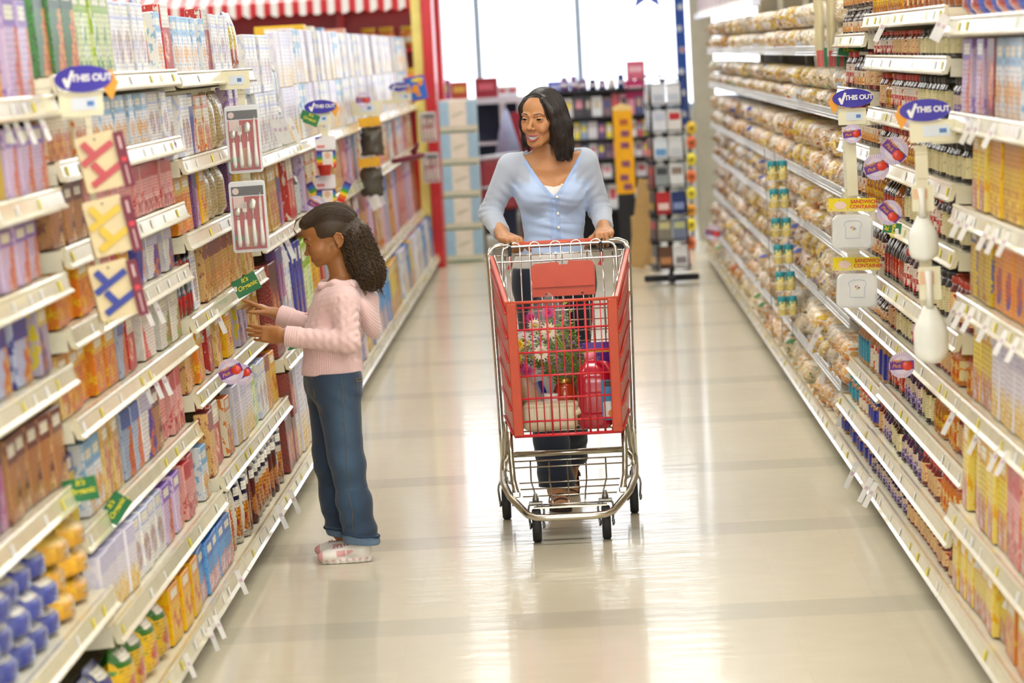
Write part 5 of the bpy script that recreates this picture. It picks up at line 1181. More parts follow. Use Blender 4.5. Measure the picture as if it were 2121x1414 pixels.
def card_paint(v):
    t = w_torso(v.astype(F32)); a = w_arms(v.astype(F32)); c = np.tile(rgb(CARD), (len(v), 1))
    sheer = sstep(.0, .02, t-.0085)[:, None]; c = c*(1-sheer)+rgb('#b4bccb')*sheer     # thin knit over bare arms reads greyer
    x = np.abs(v[:, 0]-vx); z = v[:, 2]; sh = (sstep(.085, .10, x)*sstep(1.27, 1.30, z))[:, None]; c = c*(1-sh)+rgb('#b4bccb')*sh
    wdt = .092*np.clip((z-vz)/.125, 0, 1.3)**.8; b = (np.abs(np.where(z > vz, x-wdt-.009, x-.011)) < .0098) & (v[:, 1] < .03) & (z < 1.372); c[b] = rgb(CARDT); return c
v, f = nets(w_card, wl(-.47, 12.80, .95), wl(.24, 13.2, 1.44), .0034); v = smooth_mesh(v, f, 1, .35)
cd = mesh_obj('cardigan', [(v, f, card_paint(v))], KN, woman)
PB = mat('pearl_button', '#f4efe2', .25, coat=.6)
for z in (1.272, 1.226, 1.159, 1.103, 1.04):
    x = vx+(.012 if z < 1.26 else .034); P0 = np.array([[x, y, z] for y in np.linspace(-.2, .05, 400)], F32); d = w_torso(P0)-.0125; yy = P0[np.argmax(d < 0), 1]
    m = MB(); m.lathe([(.0045, 0), (.0056, .001), (.0056, .0025), (.0042, .003), (.003, .0022)], PB, c=(0, 0, 0), n=12, ax='z'); n0 = len(m.v)-60
    for i in range(n0, len(m.v)): a = m.v[i]; m.v[i] = (x+a[0], yy-a[2]-.0005, z+a[1])
    m.build('button', cd)
def w_under(P):
    t = w_torso(P); d = np.maximum(t-.004, 1.268-.25*np.abs(P[:, 0]-vx)-1.27+(P[:, 2]-1.262)); lo_ = smax(w_torso(P)-.013, P[:, 2]-1.0, .003); lo_ = smax(lo_, -(P[:, 2]-.905), .003)
    d = np.maximum(d, 1.15-P[:, 2]); return np.minimum(d, lo_)
v, f = nets(w_under, wl(-.30, 12.85, .88), wl(.10, 13.2, 1.30), .004); mesh_obj('undershirt', [(v, f, np.tile(rgb('#efe9e2'), (len(v), 1)))], KN, woman)
# jeans: fitted, flaring below the knee
def denim(name, fade=.5, dark='#1c2638', light='#3d5570'):
    m, t, b = newmat(name); tc = t.nodes.new('ShaderNodeTexCoord'); n = t.nodes.new('ShaderNodeTexNoise'); n.inputs['Scale'].default_value = 9; n.inputs['Detail'].default_value = 5
    mp = t.nodes.new('ShaderNodeMapping'); mp.inputs['Scale'].default_value = (900, 900, 60); n2 = t.nodes.new('ShaderNodeTexNoise'); n2.inputs['Scale'].default_value = 1
    t.links.new(tc.outputs['Object'], n.inputs['Vector']); t.links.new(tc.outputs['Object'], mp.inputs[0]); t.links.new(mp.outputs[0], n2.inputs['Vector'])
    a = t.nodes.new('ShaderNodeAttribute'); a.attribute_name = 'Col'; mx = t.nodes.new('ShaderNodeMix'); mx.data_type = 'RGBA'; mx.blend_type = 'MULTIPLY'; mx.inputs[0].default_value = 1
    ad = t.nodes.new('ShaderNodeMath'); ad.operation = 'ADD'; t.links.new(n.outputs[0], ad.inputs[0]); t.links.new(n2.outputs[0], ad.inputs[1]); r = t.nodes.new('ShaderNodeMapRange'); r.inputs[1].default_value = .6; r.inputs[2].default_value = 1.4; r.inputs[3].default_value = .7; r.inputs[4].default_value = 1.3
    t.links.new(ad.outputs[0], r.inputs[0]); t.links.new(a.outputs['Color'], mx.inputs[6]); t.links.new(r.outputs[0], mx.inputs[7]); t.links.new(mx.outputs[2], b.inputs['Base Color']); b.inputs['Roughness'].default_value = .85; b.inputs['Sheen Weight'].default_value = .2
    bp = t.nodes.new('ShaderNodeBump'); bp.inputs['Strength'].default_value = .3; bp.inputs['Distance'].default_value = .001; t.links.new(n2.outputs[0], bp.inputs['Height']); t.links.new(bp.outputs[0], b.inputs['Normal']); return m
DEN = denim('denim')
jR = [hpR+V3(0, 0, .04), hpR, knR, wl(-.150, 12.855, .25), wl(-.138, 12.87, .085)]; jL = [hpL+V3(0, 0, .04), hpL, knL, wl(-.075, 13.17, .25), wl(-.082, 13.26, .13)]
def w_jeans(P):
    d = smin(d_chain(P, jR, [.086, .086, .070, .066, .074], .03), d_chain(P, jL, [.086, .086, .070, .064, .072], .03), .008); d = smin(d, smax(w_torso(P)-.009, P[:, 2]-.95, .01), .03)
    d = d+.0022*np.sin(P[:, 2]*75+nz(P, 14)*3)*np.exp(-((P[:, 2]-.45)/.1)**2)+.002*np.sin(P[:, 2]*90+nz(P, 18, 2)*2.5)*(P[:, 2] < .3)
    d = smax(d, P[:, 2]-.945, .004); cutR = (P-wl(-.138, 12.87, .075)) @ V3(.05, 0.08, 1); near = (P[:, 1] < .02); d = np.where(near & (P[:, 2] < .3), smax(d, -cutR, .003), d)
    ax = np.array([.0, -.35, .9]); cutL = (P-wl(-.08, 13.26, .135)) @ V3(ax); d = np.where((~near) & (P[:, 2] < .35), smax(d, -cutL, .003), d); return d
v, f = nets(w_jeans, wl(-.34, 12.74, .02), wl(.10, 13.42, .97), .0048); v = smooth_mesh(v, f, 1, .3)
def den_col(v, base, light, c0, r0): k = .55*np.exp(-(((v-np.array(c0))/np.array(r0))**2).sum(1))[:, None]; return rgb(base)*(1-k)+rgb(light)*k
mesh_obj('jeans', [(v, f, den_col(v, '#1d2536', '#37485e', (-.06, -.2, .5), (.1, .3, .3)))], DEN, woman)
# sandals
LEA = mat('brown_leather', '#4a3026', .5); SOLE = mat('sandal_sole', '#3a2a22', .6)
for R_, hl, mir in ((Rf, heelR, 1), (Rb, heelL, -1)):
    R3 = Matrix([list(R_[i]) for i in range(3)]); m = MB(); o_ = [(mir*x, y) for x, y in [(-.028, -.012), (-.034, .05), (-.040, .13), (-.042, .2), (-.034, .236), (-.012, .242), (.014, .232), (.036, .21), (.045, .17), (.040, .1), (.030, .03), (.026, -.012), (0, -.02)]]
    if mir < 0: o_ = o_[::-1]
    M4 = Matrix([[*R3[i], float(hl[i])] for i in range(3)]+[[0, 0, 0, 1]]); m.prism(o_, -.014, .001, SOLE, M=M4)
    for y0, h0, wd in ((.18, .034, .038), (.14, .046, .04), (.06, .062, .036)):
        pts = [M4 @ Vector((wd*math.cos(a), y0+.01*math.sin(a), .002+h0*math.sin(a))) for a in [math.pi*k/10 for k in range(11)]]; m.tube(pts, .0075, LEA, n=6, sq=.35)
    m.build('sandal', woman)
# ------------------------------------------------------------------ the girl
SKIN_G = '#a9703f'
GO = Vector((-.90, 11.75, 0))
def gl(*p): return V3(p[0]-GO.x, p[1]-GO.y, p[2])
gp_ = math.radians(10); gy = math.radians(4)
tg = gl(-.9016, 11.75, 1.176); SG = 1.03
Rg, Mg = head_matrix((-math.cos(gp_)*math.cos(gy), -math.sin(gy), -math.sin(gp_)), (-math.sin(gp_), 0, math.cos(gp_)), tg, SG)
Rg32 = np.asarray(Rg, F32)
def g_neck(P): return smin(d_cap(P, gl(-.878, 11.75, 1.12), gl(-.855, 11.75, .985), .041, .043), d_cap(P, gl(-.862, 11.75, 1.0), gl(-.868, 11.75, .95), .045, .07), .02)
def g_headf(P): return smin(head_sdf(to_local(P, Rg, tg, SG), HP_G)*SG, g_neck(P), .018)
gshL, gelL, gwrL = gl(-.852, 11.645, .945), gl(-.842, 11.600, .803), gl(-1.085, 11.625, .838)
gshR, gelR, gwrR = gl(-.862, 11.865, .945), gl(-.915, 11.930, .815), gl(-1.135, 11.985, .892)
ghL, gkL, gaL = gl(-.900, 11.695, .63), gl(-.880, 11.69, .37), gl(-.850, 11.685, .09)
ghR, gkR, gaR = gl(-.935, 11.805, .63), gl(-.945, 11.80, .37), gl(-.925, 11.82, .09)
def g_torso(P):
    d = d_ell(P, gl(-.880, 11.75, .915), (.090, .118, .105)); d = smin(d, d_ell(P, gl(-.912, 11.75, .80), (.098, .112, .11)), .05); d = smin(d, d_ell(P, gl(-.917, 11.75, .665), (.098, .118, .10)), .05)
    return smin(d, d_cap(P, gl(-.858, 11.655, .955), gl(-.862, 11.845, .955), .038, .038), .045)
def g_arms(P): return np.minimum(smin(d_cap(P, gshL, gelL, .037, .031), d_cap(P, gelL, gwrL, .031, .0235), .015), smin(d_cap(P, gshR, gelR, .037, .031), d_cap(P, gelR, gwrR, .031, .0225), .015))
def g_legs(P): return np.minimum(d_chain(P, [ghL, gkL, gaL], [.070, .047, .034], .02), d_chain(P, [ghR, gkR, gaR], [.070, .047, .034], .02))
pcs = []
v, f = nets(g_headf, gl(-1.02, 11.64, .97), gl(-.775, 11.87, 1.31), .0018); v = smooth_mesh(v, f, 1, .35)
pcs.append((v, f, head_paint(to_local(v, Rg, tg, SG), HP_G, SKIN_G, '#8f4f3c', '#23130b', '#0f0705')))
v, f = nets(lambda P: smin(smin(smin(g_torso(P), g_arms(P), .03), g_legs(P), .03), g_neck(P)+.0015, .03), gl(-1.18, 11.53, .03), gl(-.74, 12.03, 1.05), .005); pcs.append((v, f, np.tile(rgb(SKIN_G), (len(v), 1))))
relax = [[.15, .25, .2], [.2, .3, .2], [.25, .35, .25], [.35, .4, .3]]
Rn = frame((-.97, .08, .14), (0.02, -1, .08)); v, f = hand_piece(Rn, gl(-1.085, 11.622, .838), .80, 1, relax, gelL, .0225, thumb=(.25, .7, -.8), tc=.2, spread=.045); pcs.append((v, f, np.tile(rgb(SKIN_G), (len(v), 1))))
reach = [[-.05, .12, .1], [.25, .5, .3], [.45, .6, .4], [.6, .7, .4]]
Rr_ = frame((-.87, .25, .42), (.42, .0, .9)); v, f = hand_piece(Rr_, gl(-1.135, 11.985, .892), .80, -1, reach, gelR, .0215, thumb=(.75, .75, -.3), tc=.35, spread=.08); pcs.append((v, f, np.tile(rgb(SKIN_G), (len(v), 1))))
girl = mesh_obj('person', pcs, attr_mat('skin')); girl.location = GO
tag(girl, 'young curly-haired girl in a pink hooded sweater and jeans reaching to the left shelf', 'person')
add_face_parts(HP_G, Mg, girl, [0, 1, -.75])
# pink sweater
PINK = '#edc9c4'
def rib(P, freq=92):      # vertical ribs round the trunk
    a = np.arctan2(P[:, 1]-0., P[:, 0]+.012); return np.sin(a*freq)
def g_swe(P, off=.010):
    t = g_torso(P); a = g_arms(P)
    d = smin(t-off, a-off, .02)
    hemw = np.exp(-((P[:, 2]-.70)/.05)**2)*.006; d = d-hemw*(t < .03)
    x, y, z = P.T
    ribz = sstep(.79, .775, z)*(t < a+.01); d = d-.0013*rib(P)*ribz
    # cable knit higher up: wavy cords every few centimetres
    cab = (np.sin(y*230+.9*np.sin(z*140))*.5+np.sin(z*300+y*90)*.25)*sstep(.785, .81, z)*(t < a+.01); d = d-.0011*cab
    # folds where arm and body meet, and at the bent elbow
    d = d+wrinkle(P, gl(-.83, 11.64, .85), (-.5, .2, .9), 230, .003, .045)+wrinkle(P, gl(-.80, 11.72, .80), (-.3, .3, 1), 170, .0035, .06)+wrinkle(P, gelL, (.8, 0, .6), 230, .002, .04)+wrinkle(P, gl(-.95, 11.88, .87), (.7, .3, .6), 240, .003, .05)
    u = ((P-gelL) @ (gshL-gelL)); ca = np.sqrt(((P-gshL)**2).sum(1)); d = d-.0012*np.sin(x*210+.8*np.sin(z*150))*(a < t)*sstep(-1.05+.9, -1.0+.9, x)
    for wr, el in ((gwrL, gelL), (gwrR, gelR)):
        ax = (el-wr)/np.linalg.norm(el-wr); q = (P-wr) @ ax; near = np.sqrt(((P-wr)**2).sum(1)) < .11
        d = np.where(near, smax(d-.0035*sstep(.075, .065, q)-.0012*np.sin(q*700)*(q < .068), -(q-.018), .003), d)
    d = smax(d, -(z-.684-.02*(x)), .003)
    nk = d_cap(P, gl(-.868, 11.75, .985), gl(-.90, 11.75, 1.10), .058, .062); d = smax(d, -nk, .003)
    vv = np.maximum(np.maximum(np.abs(y)-.42*np.clip(z-.935, 0, 1)*.8, .935-z), x+.03); d = smax(d, -vv, .002)
    return d
v, f = nets(g_swe, gl(-1.18, 11.53, .66), gl(-.74, 12.04, 1.06), .0027)
SWK = knit('pink_knit', PINK, rough=.9, sheen=.5, sc=700, st=.2)
sw = mesh_obj('sweater', [(v, f, np.tile(rgb(PINK), (len(v), 1)))], SWK, girl)
# hood hanging behind, open collar in front
def g_hood(P):
    x, y, z = P.T
    ring = d_chain(P, [gl(-.955, 11.722, .985), gl(-.935, 11.69, 1.005), gl(-.885, 11.672, 1.012), gl(-.825, 11.685, 1.005), gl(-.795, 11.75, 1.0), gl(-.825, 11.815, 1.005), gl(-.885, 11.828, 1.012), gl(-.935, 11.81, 1.005), gl(-.955, 11.778, .985)], [.008, .012, .014, .016, .018, .016, .014, .012, .008], .02)
    low = d_chain(P, [gl(-.955, 11.722, .985), gl(-.958, 11.738, .955)], [.008, .006], .01); low2 = d_chain(P, [gl(-.955, 11.778, .985), gl(-.958, 11.762, .955)], [.008, .006], .01)
    bag = d_ell(P, gl(-.778, 11.75, .895), (.033, .088, .095), frame((.25, 0, -.96), (.96, 0, .25))[:, [2, 0, 1]]); tip = d_cap(P, gl(-.775, 11.75, .93), gl(-.762, 11.75, .835), .04, .018)
    d = smin(smin(smin(ring, bag, .02), tip, .03), np.minimum(low, low2), .01)
    return d-.0012*np.sin((z*.8+x*.9)*620)*sstep(.05, .075, x)+.003*np.sin(y*60+z*30)
v, f = nets(g_hood, gl(-1.0, 11.62, .76), gl(-.71, 11.88, 1.05), .0027); mesh_obj('hood', [(v, f, np.tile(rgb(PINK)*.97, (len(v), 1)))], SWK, girl)
for z, x in ((.985, -.9555), (.962, -.968), (.935, -.978)): MB().sphere(gl(x, 11.742, z), .0042, mat('sweater_button', '#d8a9a0', .4), n=8).build('button', sw)
m = MB(); m.tube([gl(-.985, 11.735, .93), gl(-.992, 11.728, .90), gl(-.985, 11.722, .885), (gl(-1.0, 11.72, .875))], .0022, mat('pink_cord', '#dda49c', .7)); m.tube([gl(-.99, 11.727, .90), gl(-1.003, 11.72, .905)], .0022, mat('pink_cord', '#dda49c', .7)); m.build('drawstring', sw)
# jeans with turned-up hems
def g_jean(P):
    x, y, z = P.T
    kL = [ghL+V3(0, 0, .03), ghL, gkL, gl(-.862, 11.688, .22), gl(-.842, 11.683, .075)]; kR = [ghR+V3(0, 0, .03), ghR, gkR, gl(-.937, 11.81, .22), gl(-.920, 11.822, .085)]
    a = d_chain(P, kL, [.088, .084, .062, .058, .066], .03); b = d_chain(P, kR, [.088, .084, .062, .056, .058], .03); d = smin(a, b, .006); d = smin(d, smax(g_torso(P)-.004, z-.70, .01), .03)
    d = d+.0030*np.sin(z*62+x*30+nz(P, 13)*2.6)*np.exp(-((z-.36)/.09)**2)+.0024*np.sin(z*70-x*40+nz(P, 16, 3)*2.6)*(z < .27)+.002*np.sin(x*70+z*90)*np.exp(-((z-.60)/.04)**2)
    d = smax(d, z-.690, .003); d = smax(d, -(z-.066+.13*(x-.05)), .003)
    # side seam
    s_ = d_chain(P, [gl(-.872, 11.605, .68), gl(-.868, 11.612, .37), gl(-.85, 11.620, .22), gl(-.83, 11.60, .08)], [.008]*4, .0); d = d-.0012*np.clip(1-np.abs(s_)/.008, 0, 1)
    return d
v, f = nets(g_jean, gl(-1.06, 11.55, .02), gl(-.74, 11.96, .74), .0034); v = smooth_mesh(v, f, 1, .3)
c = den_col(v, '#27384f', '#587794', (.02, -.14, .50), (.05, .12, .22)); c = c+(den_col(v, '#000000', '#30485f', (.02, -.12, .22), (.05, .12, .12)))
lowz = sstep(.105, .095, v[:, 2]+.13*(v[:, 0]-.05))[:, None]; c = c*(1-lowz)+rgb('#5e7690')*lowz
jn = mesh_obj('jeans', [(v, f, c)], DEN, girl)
ST = mat('jean_stitch', '#86704c', .7)
m = MB(); 
def onj(pts, off=.001): Q = press(np.array([gl(*p) for p in pts], F32), g_jean, off, 6); return Q.tolist()
m.tube(onj([(-.80, 11.63, .675), (-.80, 11.63, .655), (-.80, 11.63, .635), (-.80, 11.63, .61)]), .0012, ST, n=4); m.tube(onj([(-.80, 11.62, .672), (-.795, 11.64, .671), (-.79, 11.66, .670), (-.785, 11.68, .668)]), .0012, ST, n=4); m.tube(onj([(-.80, 11.62, .660), (-.795, 11.64, .655), (-.79, 11.66, .657), (-.785, 11.68, .655)]), .0012, ST, n=4)
m.build('pocket_stitching', jn)
m = MB(); m.tube(onj([(-.872, 11.60, z) for z in np.linspace(.68, .10, 24)]), .0009, ST, n=4); m.tube(onj([(-.97, 11.66, .67), (-.965, 11.655, .62), (-.955, 11.655, .58), (-.93, 11.66, .55)]), .0011, ST, n=4); m.build('seam', jn)
m = MB()
for (cx_, cy_, z0, r_) in ((-.842, 11.683, .098, .0675), (-.920, 11.822, .104, .060)):
    pts = []
    for k in range(28): a = 2*math.pi*k/28; x = cx_+r_*math.cos(a); y = cy_+r_*math.sin(a); pts.append(gl(x, y, z0-.13*(x-cx_)*1.0+.0015*math.sin(5*a)))
    Q = press(np.array(pts, F32), g_jean, .002, 4); m.tube(Q.tolist(), .0042, mat('hem_denim', '#2c4058', .85), n=6, closed=True)
m.build('turned_hem', jn)
# sneakers
def shoe(name, heel, yaw, parent):
    R = frame((-math.cos(yaw), -math.sin(yaw), 0), (0, 0, 1)); hl = V3(heel)
    def L_(P): return to_local(P, R, hl, 1)
    def fn(P):
        A = L_(P); x, y, z = A.T
        d = smin(d_ell(A, (0, .028, .034), (.031, .034, .036)), d_ell(A, (.002, .135, .026), (.038, .05, .026)), .03); d = smin(d, d_cap(A, (0, .045, .052), (.001, .12, .034), .024, .018), .02); d = smin(d, d_cap(A, (0, .02, .045), (0, .01, .075), .028, .027), .015)
        sole = d_box(A, (.002, .078, .010), (.0335, .100, .011), .010); sole = smax(sole, -(np.sqrt(((A[:, :2]-V3(.002, .078)[None])*V3(1, .38)[None])**2 @ np.ones(2, F32))-.0355)*-1, .004); sole = sole+.0016*np.sin(y*260)*(z < .012)
        return smax(smin(d, sole, .004), -z+.0005, .002)
    v, f = nets(fn, hl-V3(.215, .07, .005), hl+V3(.06, .07, .11), .0024); v = smooth_mesh(v, f, 1, .3); A = L_(v.astype(F32)); x, y, z = A.T
    c = np.tile(rgb('#efe9e0'), (len(v), 1)); pk = rgb('#e6a9aa')
    pnl = (np.abs(x) > .012) & (z > .026) & (z < .048) & (y > .055) & (y < .115) & ((y*.6+z) > .075) & ((y-z) < .085) & ~((y > .078) & (y < .082)); c[pnl] = pk
    c[(z < .020) & (z > .010) & (np.sin(y*260) > .3)] = rgb('#e9bdbb'); c[(y > .165) & (z > .014)] = pk; c[(np.abs(x) < .013) & (y > .07) & (y < .135) & (z > .045)] = rgb('#c9a0a4')
    sh = mesh_obj(name, [(v, f, c)], attr_mat('shoe_leather', rough=.5, coat=.2), parent)
    m = MB()
    for k in range(5):
        y0 = .075+.014*k; Q = press((np.array([[xx, y0+.004*(1 if k % 2 else -1)*xx/.02, .06] for xx in np.linspace(-.017, .017, 6)], F32) @ np.asarray(R, F32).T)+hl, fn, .0015, 6); m.tube(Q.tolist(), .0021, mat('shoe_lace', '#f3efe8', .7), n=5)
    m.build('laces', sh); return sh
shoe('shoe', gl(-.820, 11.672, .0), .10, girl); shoe('shoe', gl(-.842, 11.835, .0), .06, girl)
# hair: smooth on top, gathered at the back, long curly mass behind
def g_cap(P):
    A = to_local(P, Rg, tg, SG); x, y, z = A.T
    cap = d_ell(A, (0, -.016, .036), (.078, .100, .0815)); cap = smin(cap, d_ell(A, (0, .058, .062), (.052, .036, .026)), .02)
    cut = d_ell(A, (0, .128, -.062), (.125, .112, .118)); cap = smax(cap, -cut, .008)
    cut2 = d_ell(A, (.0, .0, -.075), (.12, .074, .088)); cap = smax(cap, -cut2, .01)
    return smax(cap, -(z+.06), .01)*SG
def g_mass(P):
    d = d_ell(P, gl(-.812, 11.75, 1.165), (.060, .075, .075)); d = smin(d, d_ell(P, gl(-.792, 11.75, 1.10), (.060, .082, .075)), .03); d = smin(d, d_ell(P, gl(-.765, 11.75, 1.045), (.056, .085, .06)), .03); d = smin(d, d_ell(P, gl(-.757, 11.75, 1.01), (.036, .062, .04)), .02)
    return d
def g_hair(P):
    m_ = g_mass(P); d = smin(g_cap(P), m_, .015); w = sstep(.01, -.005, m_); return d+.0028*w*np.sin(P[:, 2]*260+nz(P, 55)*3)*np.sin(P[:, 1]*240+P[:, 0]*200+nz(P, 60, 5)*2)
v, f = nets(g_hair, gl(-1.03, 11.63, .94), gl(-.68, 11.87, 1.32), .0026); v = smooth_mesh(v, f, 1, .3)
gm, gt, gb = newmat('brown_curly_hair'); gb.inputs['Roughness'].default_value = .5; strand_bump(gt, gb, '#1a110a', '#4f3a22', (70, 120, 330), .5, .002)
gm2, gt2, gb2 = newmat('golden_brown_curl'); gb2.inputs['Roughness'].default_value = .45; strand_bump(gt2, gb2, '#33230f', '#77592f', (200, 200, 200), .2, .001)
mesh_obj('hair', [(v, f, None)], gm, girl)
r = random.Random(11); paths = []
for k in range(520):      # combed back over the crown
    N = 16; a = r.uniform(-1.0, 1.0); pts = []
    for j in range(N):
        q = j/(N-1); ph = math.radians(25+150*q); lat = a*.078*math.sin(math.pi*(.22+.7*q))**.5; zz = .03+.105*math.sin(ph)*math.sqrt(max(.05, 1-a*a*.85)); pts.append((lat, .09*math.cos(ph)-.012, zz-.03*abs(a)*q+.0015*math.sin(q*20+k)))
    paths.append(pts)
P_ = np.array(paths, F32)*SG; P_ = (P_.reshape(-1, 3) @ Rg32.T+tg).reshape(P_.shape); strands('hair_strands', P_, g_cap, np.array([r.uniform(-.0003, .0016) for _ in paths], F32), .0007, gm, girl, hold=1)
m = MB()
for k in range(640):     # corkscrew curls round the mass
    th = r.uniform(0, 2*math.pi); z0 = r.uniform(.99, 1.235); L_ = r.uniform(.05, .11); N = 30; pts = []; rc = r.uniform(.0025, .005); tn = r.uniform(3.5, 6); ph = r.uniform(0, 6)
    cxs = lambda z: -.755-.055*max(0, (z-1.0)/.2); base = []
    for j in range(N): z = z0-L_*j/(N-1); base.append(gl(cxs(z)+.07*math.cos(th), 11.75+.09*math.sin(th), z))
    base = press(np.array(base, F32), g_mass, r.uniform(-.002, .006), 3)
    for j in range(N):
        q = j/(N-1); a = ph+tn*2*math.pi*q; o_ = np.array([math.cos(th)*math.cos(a), math.sin(th)*math.cos(a), 0])*rc+np.array([-math.sin(th), math.cos(th), 0])*math.sin(a)*rc; pts.append(base[j]+o_*(1-.3*q)+np.array([math.cos(th), math.sin(th), 0])*.004*q)
    m.tube([p.tolist() for p in pts], [.0010]*(N-2)+[.0007, .0003], gm2 if r.random() < .3 else gm, n=4, cap=False)
m.build('curls', girl)
m = MB()   # wisps at the forehead
for k in range(16): o_ = r.uniform(-.02, .02); m.tube([Mg @ Vector(p) for p in ((o_, .070, .092), (o_*1.1, .100, .080+r.uniform(-.004, .004)), (o_*1.3, .114, .055), (o_*1.5, .109+r.uniform(-.004, .006), .028+r.uniform(-.006, .01)))], [.0006, .0006, .0005, .0002], gm2, n=4)
m.build('wisps', girl)
# ------------------------------------------------------------------ signs and things hung from the shelf fronts
def pix_ray(x, y): return _f*FPX+_r*(x-1060.5)+_d*(y-707)
def at(x, y, Y): v = pix_ray(x, y); return Vector((0, 0, CAMH))+v*(Y/v.y)
def onx(x, y, X): v = pix_ray(x, y); return Vector((0, 0, CAMH))+v*(X/v.x)
def px(n, Y): return n*Y/FPX
ROLLA = ROLL
VIO = mat('violet_card', '#3a2fa6', .45, coat=.2); ORC = mat('orange_card', '#f3a63a', .5); CRM = mat('cream_card', '#efe8c8', .5); LBL = mat('price_label', '#dfe6ee', .5); LBB = mat('price_ink_blue', '#5b86c4', .5)
INKW = mat('white_ink', '#f6f4f2', .4); ORG = mat('organic_green', '#1f7a45', .45, coat=.2); INKY = mat('yellow_ink', '#f0e236', .5); PUR = mat('fresh_purple', '#6a2f96', .45, coat=.2)
TOM = mat('tomato_red', '#e23a22', .35, coat=.4); TOML = mat('tomato_leaf', '#5f9a2e', .5); LIL = mat('lilac_ring', '#e9dff0', .5); LILS = mat('lilac_stripes', '#b79ad0', .5); BURG = mat('burgundy_card', '#7a2a3c', .5)
STRIPC = mat('clip_strip', '#ece3c4', .4)
def sheet(m, outline, mt, M, z0=0, z1=.0015): m.prism(outline, z0, z1, mt, M=M)
def check_sign(cx, cy, w, h, Y, px_plate, label, arrow=1, tilt=0):
    """violet oval over a cream price plate that juts from the shelf edge"""
    P = at(cx, cy, Y); M = face(P, 0, -tilt); W, Hh = px(w, Y), px(h, Y)
    e = empty('promotion_sign', P); tag(e, label, 'sign', None); Mi = Matrix.Translation(-P) @ M
    m = MB(); sheet(m, ell(W/2, Hh/2, 40), VIO, Mi, 0, .002); m.build('oval_board', e)
    s_ = W/.15
    m = MB(); a = arrow; aw = Hh*.5; ac = a*W*.44
    o_ = [(ac-a*aw*.2, Hh*.3), (ac+a*aw*.35, Hh*.25), (ac+a*aw*.6, -Hh*.15), (ac+a*aw*.78, -Hh*.1), (ac+a*aw*.15, -Hh*.85), (ac-a*aw*.5, -Hh*.35), (ac-a*aw*.25, -Hh*.32)]
    if a < 0: o_ = o_[::-1]
    sheet(m, o_[::-1], ORC, Mi, -.004, -.002); m.build('arrow', e)
    m = MB(); ck = [(-.36, .0), (-.31, .06), (-.275, -.05), (-.20, .26), (-.15, .24), (-.255, -.26), (-.30, -.25)]; sheet(m, [(x*W, y*Hh*1.25) for x, y in ck][::-1], INKW, Mi, .002, .003); m.build('check_mark', e)
    text('lettering', 'THIS OUT', Hh*.36, INKW, e, Mi @ Matrix.Translation((W*.15, Hh*.02, .0025)), bold=Hh*.012, space=.95)
    x, y, pw, ph = px_plate; Pp = at(x, y, Y+.01); Mp = Matrix.Translation(-P) @ face(Pp, 0, 0); m = MB()
    sheet(m, rrect(px(pw, Y), px(ph, Y), .004), CRM, Mp); sheet(m, rrect(px(pw*.58, Y), px(ph*.5, Y), .002, cx=px(pw*.08, Y)), LBL, Mp, .0015, .0025); sheet(m, rrect(px(pw*.16, Y), px(ph*.2, Y), .001, cx=px(pw*.22, Y)), LBB, Mp, .0025, .003)
    xx = -1.36 if x < 1060 else 1.155; q = Vector((xx, Y+.01, Pp.z-px(ph*.3, Y)))-P; c = Pp-P; m.box(((q.x+c.x)/2, c.y+.003, c.z-px(ph*.42, Y)), (abs(q.x-c.x)+.01, .003, px(ph*.35, Y)), CRM)
    m.build('price_plate', e); return e
def clip_strip(x, y0, y1, w, Y, label):
    a, b = at(x, y0, Y), at(x, y1, Y); c = (a+b)/2; m = MB(); m.box((0, 0, 0), (px(w, Y), .0015, (a-b).length), STRIPC); 
    for k in range(8): m.box((0, -.001, (k/7-.5)*(a-b).length*.9), (px(w, Y)*.9, .0012, .002), mat('strip_notch', '#c9bf9c', .5))
    m.tube([(0, 0, (a-b).length/2-.004), (0, 0, (a-b).length/2+.02)], .0015, STL); o = m.build('clip_strip', None, loc=c); return tag(o, label, 'strip')
def organic(cx, cy, w, h, Y, tilt, label, yaw=0):
    P = at(cx, cy, Y); e = empty('organic_sign', P); tag(e, label, 'sign', None); M = Matrix.Translation(-P) @ face(P, yaw, tilt); W, Hh = px(w, Y), px(h, Y)
    m = MB(); sheet(m, rrect(W, Hh, .002), ORG, M); m.build('card', e)
    text('lettering', "It's\nOrganic", Hh*.36, INKY, e, M @ Matrix.Translation((W*.02, Hh*.12, .002)), bold=Hh*.008, shear=.25)
    m = MB(); m.box((-W*.42 if cx < 1060 else W*.42, -.004, -Hh*.2), (.012, .008, .02), WHITE, bev=.002); m.build('clip', e)
